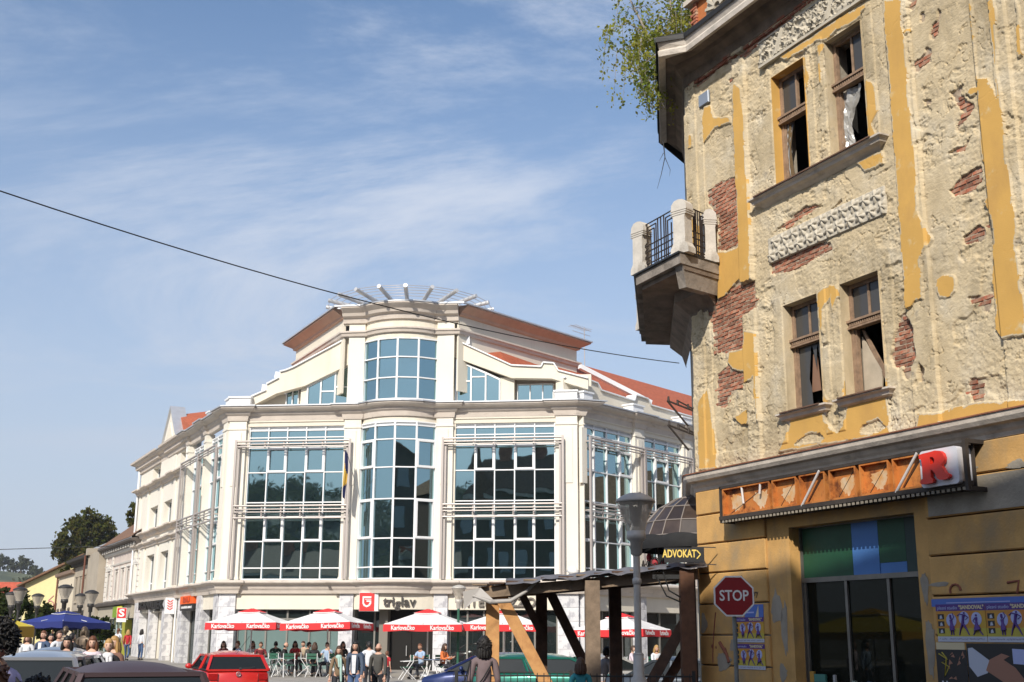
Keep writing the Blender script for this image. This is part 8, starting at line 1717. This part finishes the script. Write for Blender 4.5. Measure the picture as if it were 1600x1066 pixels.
person('right bronze statue of a man in a long coat under the navy parasol', -15.0, 43, 1.98, R(-15), bronze, bronze, 'grey', 'bob', z=0.08, allmat=bronze, cat='statue', name='statue', arms='cross')
person('woman in a white top and denim shorts walking away by the shop', -21.18, 66, 1.66, R(170), whitec, jeans, 'auburn', 'tail', female=True, skirt=True, sleeves='short', walk=1, sk=2)
person('girl in a red top and jeans walking away from the camera', -20.65, 66, 1.58, R(185), redc, jeans, 'blonde', 'bob', female=True, walk=-1)
person('girl in a white top and jeans leaning by the first marble pier', -20.1, 66.6, 1.60, R(150), whitec, jeans, 'black', 'bob', female=True)
person('woman in a khaki jumper and mint scarf walking with dark trousers', -4.47, 32, 1.55, R(4), khaki, djeans, 'brown', 'bob', female=True, scarf=scarfc, walk=1, z=0, strap=black_t)
person('woman with long dark hair in an open denim jacket and jeans', -3.92, 31, 1.68, R(-6), denim, jeans, 'black', 'long', female=True, open_front=whitec, walk=-1, z=0)
person('man in a navy top partly hidden between the two walking women', -4.35, 34.5, 1.66, R(-5), bluej, djeans, 'brown', 'short', z=0, glasses=True)
person('man in a white shirt walking away beside the grey suited man', -4.61, 40, 1.64, R(190), whitec, djeans, 'black', 'short', walk=1, z=0)
person('balding man in a dark grey suit walking away', -3.44, 32, 1.64, R(168), suitc, djeans, 'auburn', 'bald', walk=-1, z=0)
person('child in a red shirt by the right shoulder of the grey suited man', -4.42, 44, 1.22, R(140), redc, djeans, 'auburn', 'short', sleeves='short')
person('woman with a big black hairdo in a mauve jacket with a shoulder bag', -0.43, 20, 1.80, R(186), mauvec, djeans, 'black', 'curly', female=True, z=0, strap=black_t, arms='bag', fluffy=0.8)
hb_ = thing('handbag', 'black shoulder bag at the left hip of the woman in mauve', 'bag', (-0.72, 19.9, 0.88), R(10)); mb = MB(); mb.box(-0.04, 0.06, -0.16, 0.16, 0, 0.26, b=0.02); mb.build('bag_body', black_t, hb_); mb = MB(); mb.tube([(0.0, -0.12, 0.25), (0.08, 0, 0.6), (0.0, 0.12, 0.25)], 0.01, 5); mb.build('handle', black_t, hb_)
person('girl with brown hair in a teal top before the fence', 1.2, 21, 1.47, R(178), teal, djeans, 'brown', 'bob', female=True, z=0)
person('stooping man in a pale grey shirt behind the grey timber post', 1.88, 26, 1.66, R(120), greyshirt, djeans, 'black', 'short', lean=0.35, z=0)
# cafe guests: (x, y, facing, top, hair, style, female, label, top-height)
guests = [(-11.69, 50, 0, maroon, 'brown', 'bob', 1, 'guest in dark maroon seated farthest left behind the red hatchback'), (-11.5, 51.3, 60, black_t, 'black', 'short', 0, 'guest in black seated second from left behind the red hatchback'),
 (-11.04, 50, -60, pblue, 'auburn', 'short', 0, 'guest in pale blue seated above the red hatchback rear window'), (-10.62, 50.3, 30, whitec, 'brown', 'bob', 1, 'guest in white seated above the red hatchback right side'),
 (-10.0, 49, 20, maroon, 'brown', 'short', 0, 'man in a maroon top seated just right of red hatchback'), (-9.62, 50.2, 190, C('dark_green_top', (0.015, 0.05, 0.03)), 'black', 'short', 0, 'guest in dark green with back to the street'),
 (-9.08, 49, 90, black_t, 'black', 'bald', 0, 'bald man in black in profile by the blue table'), (-8.95, 51, 0, redc, 'black', 'bob', 1, 'woman in red seated behind the blue table'),
 (-8.6, 51.2, -30, C('cream_top', (0.45, 0.38, 0.28)), 'brown', 'short', 0, 'guest in a cream top beside the woman in red'), (-8.16, 49, 100, suitc, 'black', 'short', 0, 'man in a charcoal jacket seated side on mid terrace'),
 (-7.7, 48, 170, black_t, 'brown', 'bob', 1, 'woman in black with her back turned beside the khaki jumper'), (-7.3, 49, -10, pblue, 'brown', 'short', 0, 'man in pale blue shirt with hand at his face'),
 (-6.9, 50.3, 20, black_t, 'black', 'bob', 1, 'dark haired guest in black right of the pale blue shirt'), (-3.4, 47, -40, pblue, 'auburn', 'short', 0, 'man in pale blue seated left of the entrance table'),
 (-2.6, 47, 60, orangec, 'brown', 'bob', 1, 'woman in orange seated right of the entrance table'), (3.44, 44, 150, greenc, 'auburn', 'short', 0, 'man in green coat and cap seated between canopy posts'),
 (4.05, 45, -90, greyshirt, 'black', 'short', 0, 'dark haired guest in grey right of the green coat'), (4.46, 45.4, 70, pinkw, 'brown', 'short', 0, 'guest in pink and white by the rightmost parasol pole'), (5.44, 46, 20, whitec, 'blonde', 'bob', 1, 'fair haired guest seated farthest right above the saloon')]
for k, (x, y, fc, tp, hr, stl, fem, lb) in enumerate(guests):
    fc_ = R(fc); person(lb, x, y, 1.66, fc_, tp, djeans, hr, stl, 'sit', sk=k % 3, female=bool(fem), sleeves='short' if tp in (pblue, redc) else 'long', arms='face' if 'hand at' in lb else None, cap=greenc if 'cap' in lb else None, lean=0.1, group='guests seated at the cafe')
    chair('folding chair under the ' + lb, x, y + 0.0, fc_)
for x, y, lb in ((-9.45, 49.2, 'blue topped cafe table by the man in black profile'), (-8.0, 49.6, 'blue topped cafe table at the charcoal jacketed man'), (-11.1, 49.6, 'blue topped cafe table hidden behind the red hatchback'), (-2.95, 46.8, 'blue topped cafe table between the pale blue and orange guests'), (4.3, 44.5, 'blue topped cafe table at the foot of the right parasol')): table_(lb, x, y)
for x, y, rz, lb in ((-10.3, 48.1, 40, 'empty folding chair nearest the red hatchback'), (-9.35, 47.9, -20, 'empty folding chair in front of the blue table'), (-8.6, 47.8, 15, 'empty folding chair before the man in charcoal'), (-6.8, 48, 60, 'empty folding chair behind the khaki jumper'), (-3.9, 46.3, -70, 'empty folding chair left of the right hand cafe table'), (-4.9, 47.6, 80, 'empty folding chair by the walking man in white')): chair('green and white ' + lb, x, y, R(rz))
# ================================================================== air: a thin even haze
HAZE = 0.00022
if HAZE > 0:
    hm = bpy.data.materials.new('haze_air'); hm.use_nodes = True; t = hm.node_tree; t.nodes.clear(); o = t.nodes.new('ShaderNodeOutputMaterial'); pv = t.nodes.new('ShaderNodeVolumePrincipled')
    pv.inputs['Color'].default_value = (0.86, 0.92, 1.0, 1); pv.inputs['Density'].default_value = HAZE; pv.inputs['Anisotropy'].default_value = 0.0; t.links.new(pv.outputs[0], o.inputs['Volume'])
    mb = MB(); mb.box(-2600, 2600, -2600, 2600, -4, 110); mb.build('haze', hm, kind='stuff')
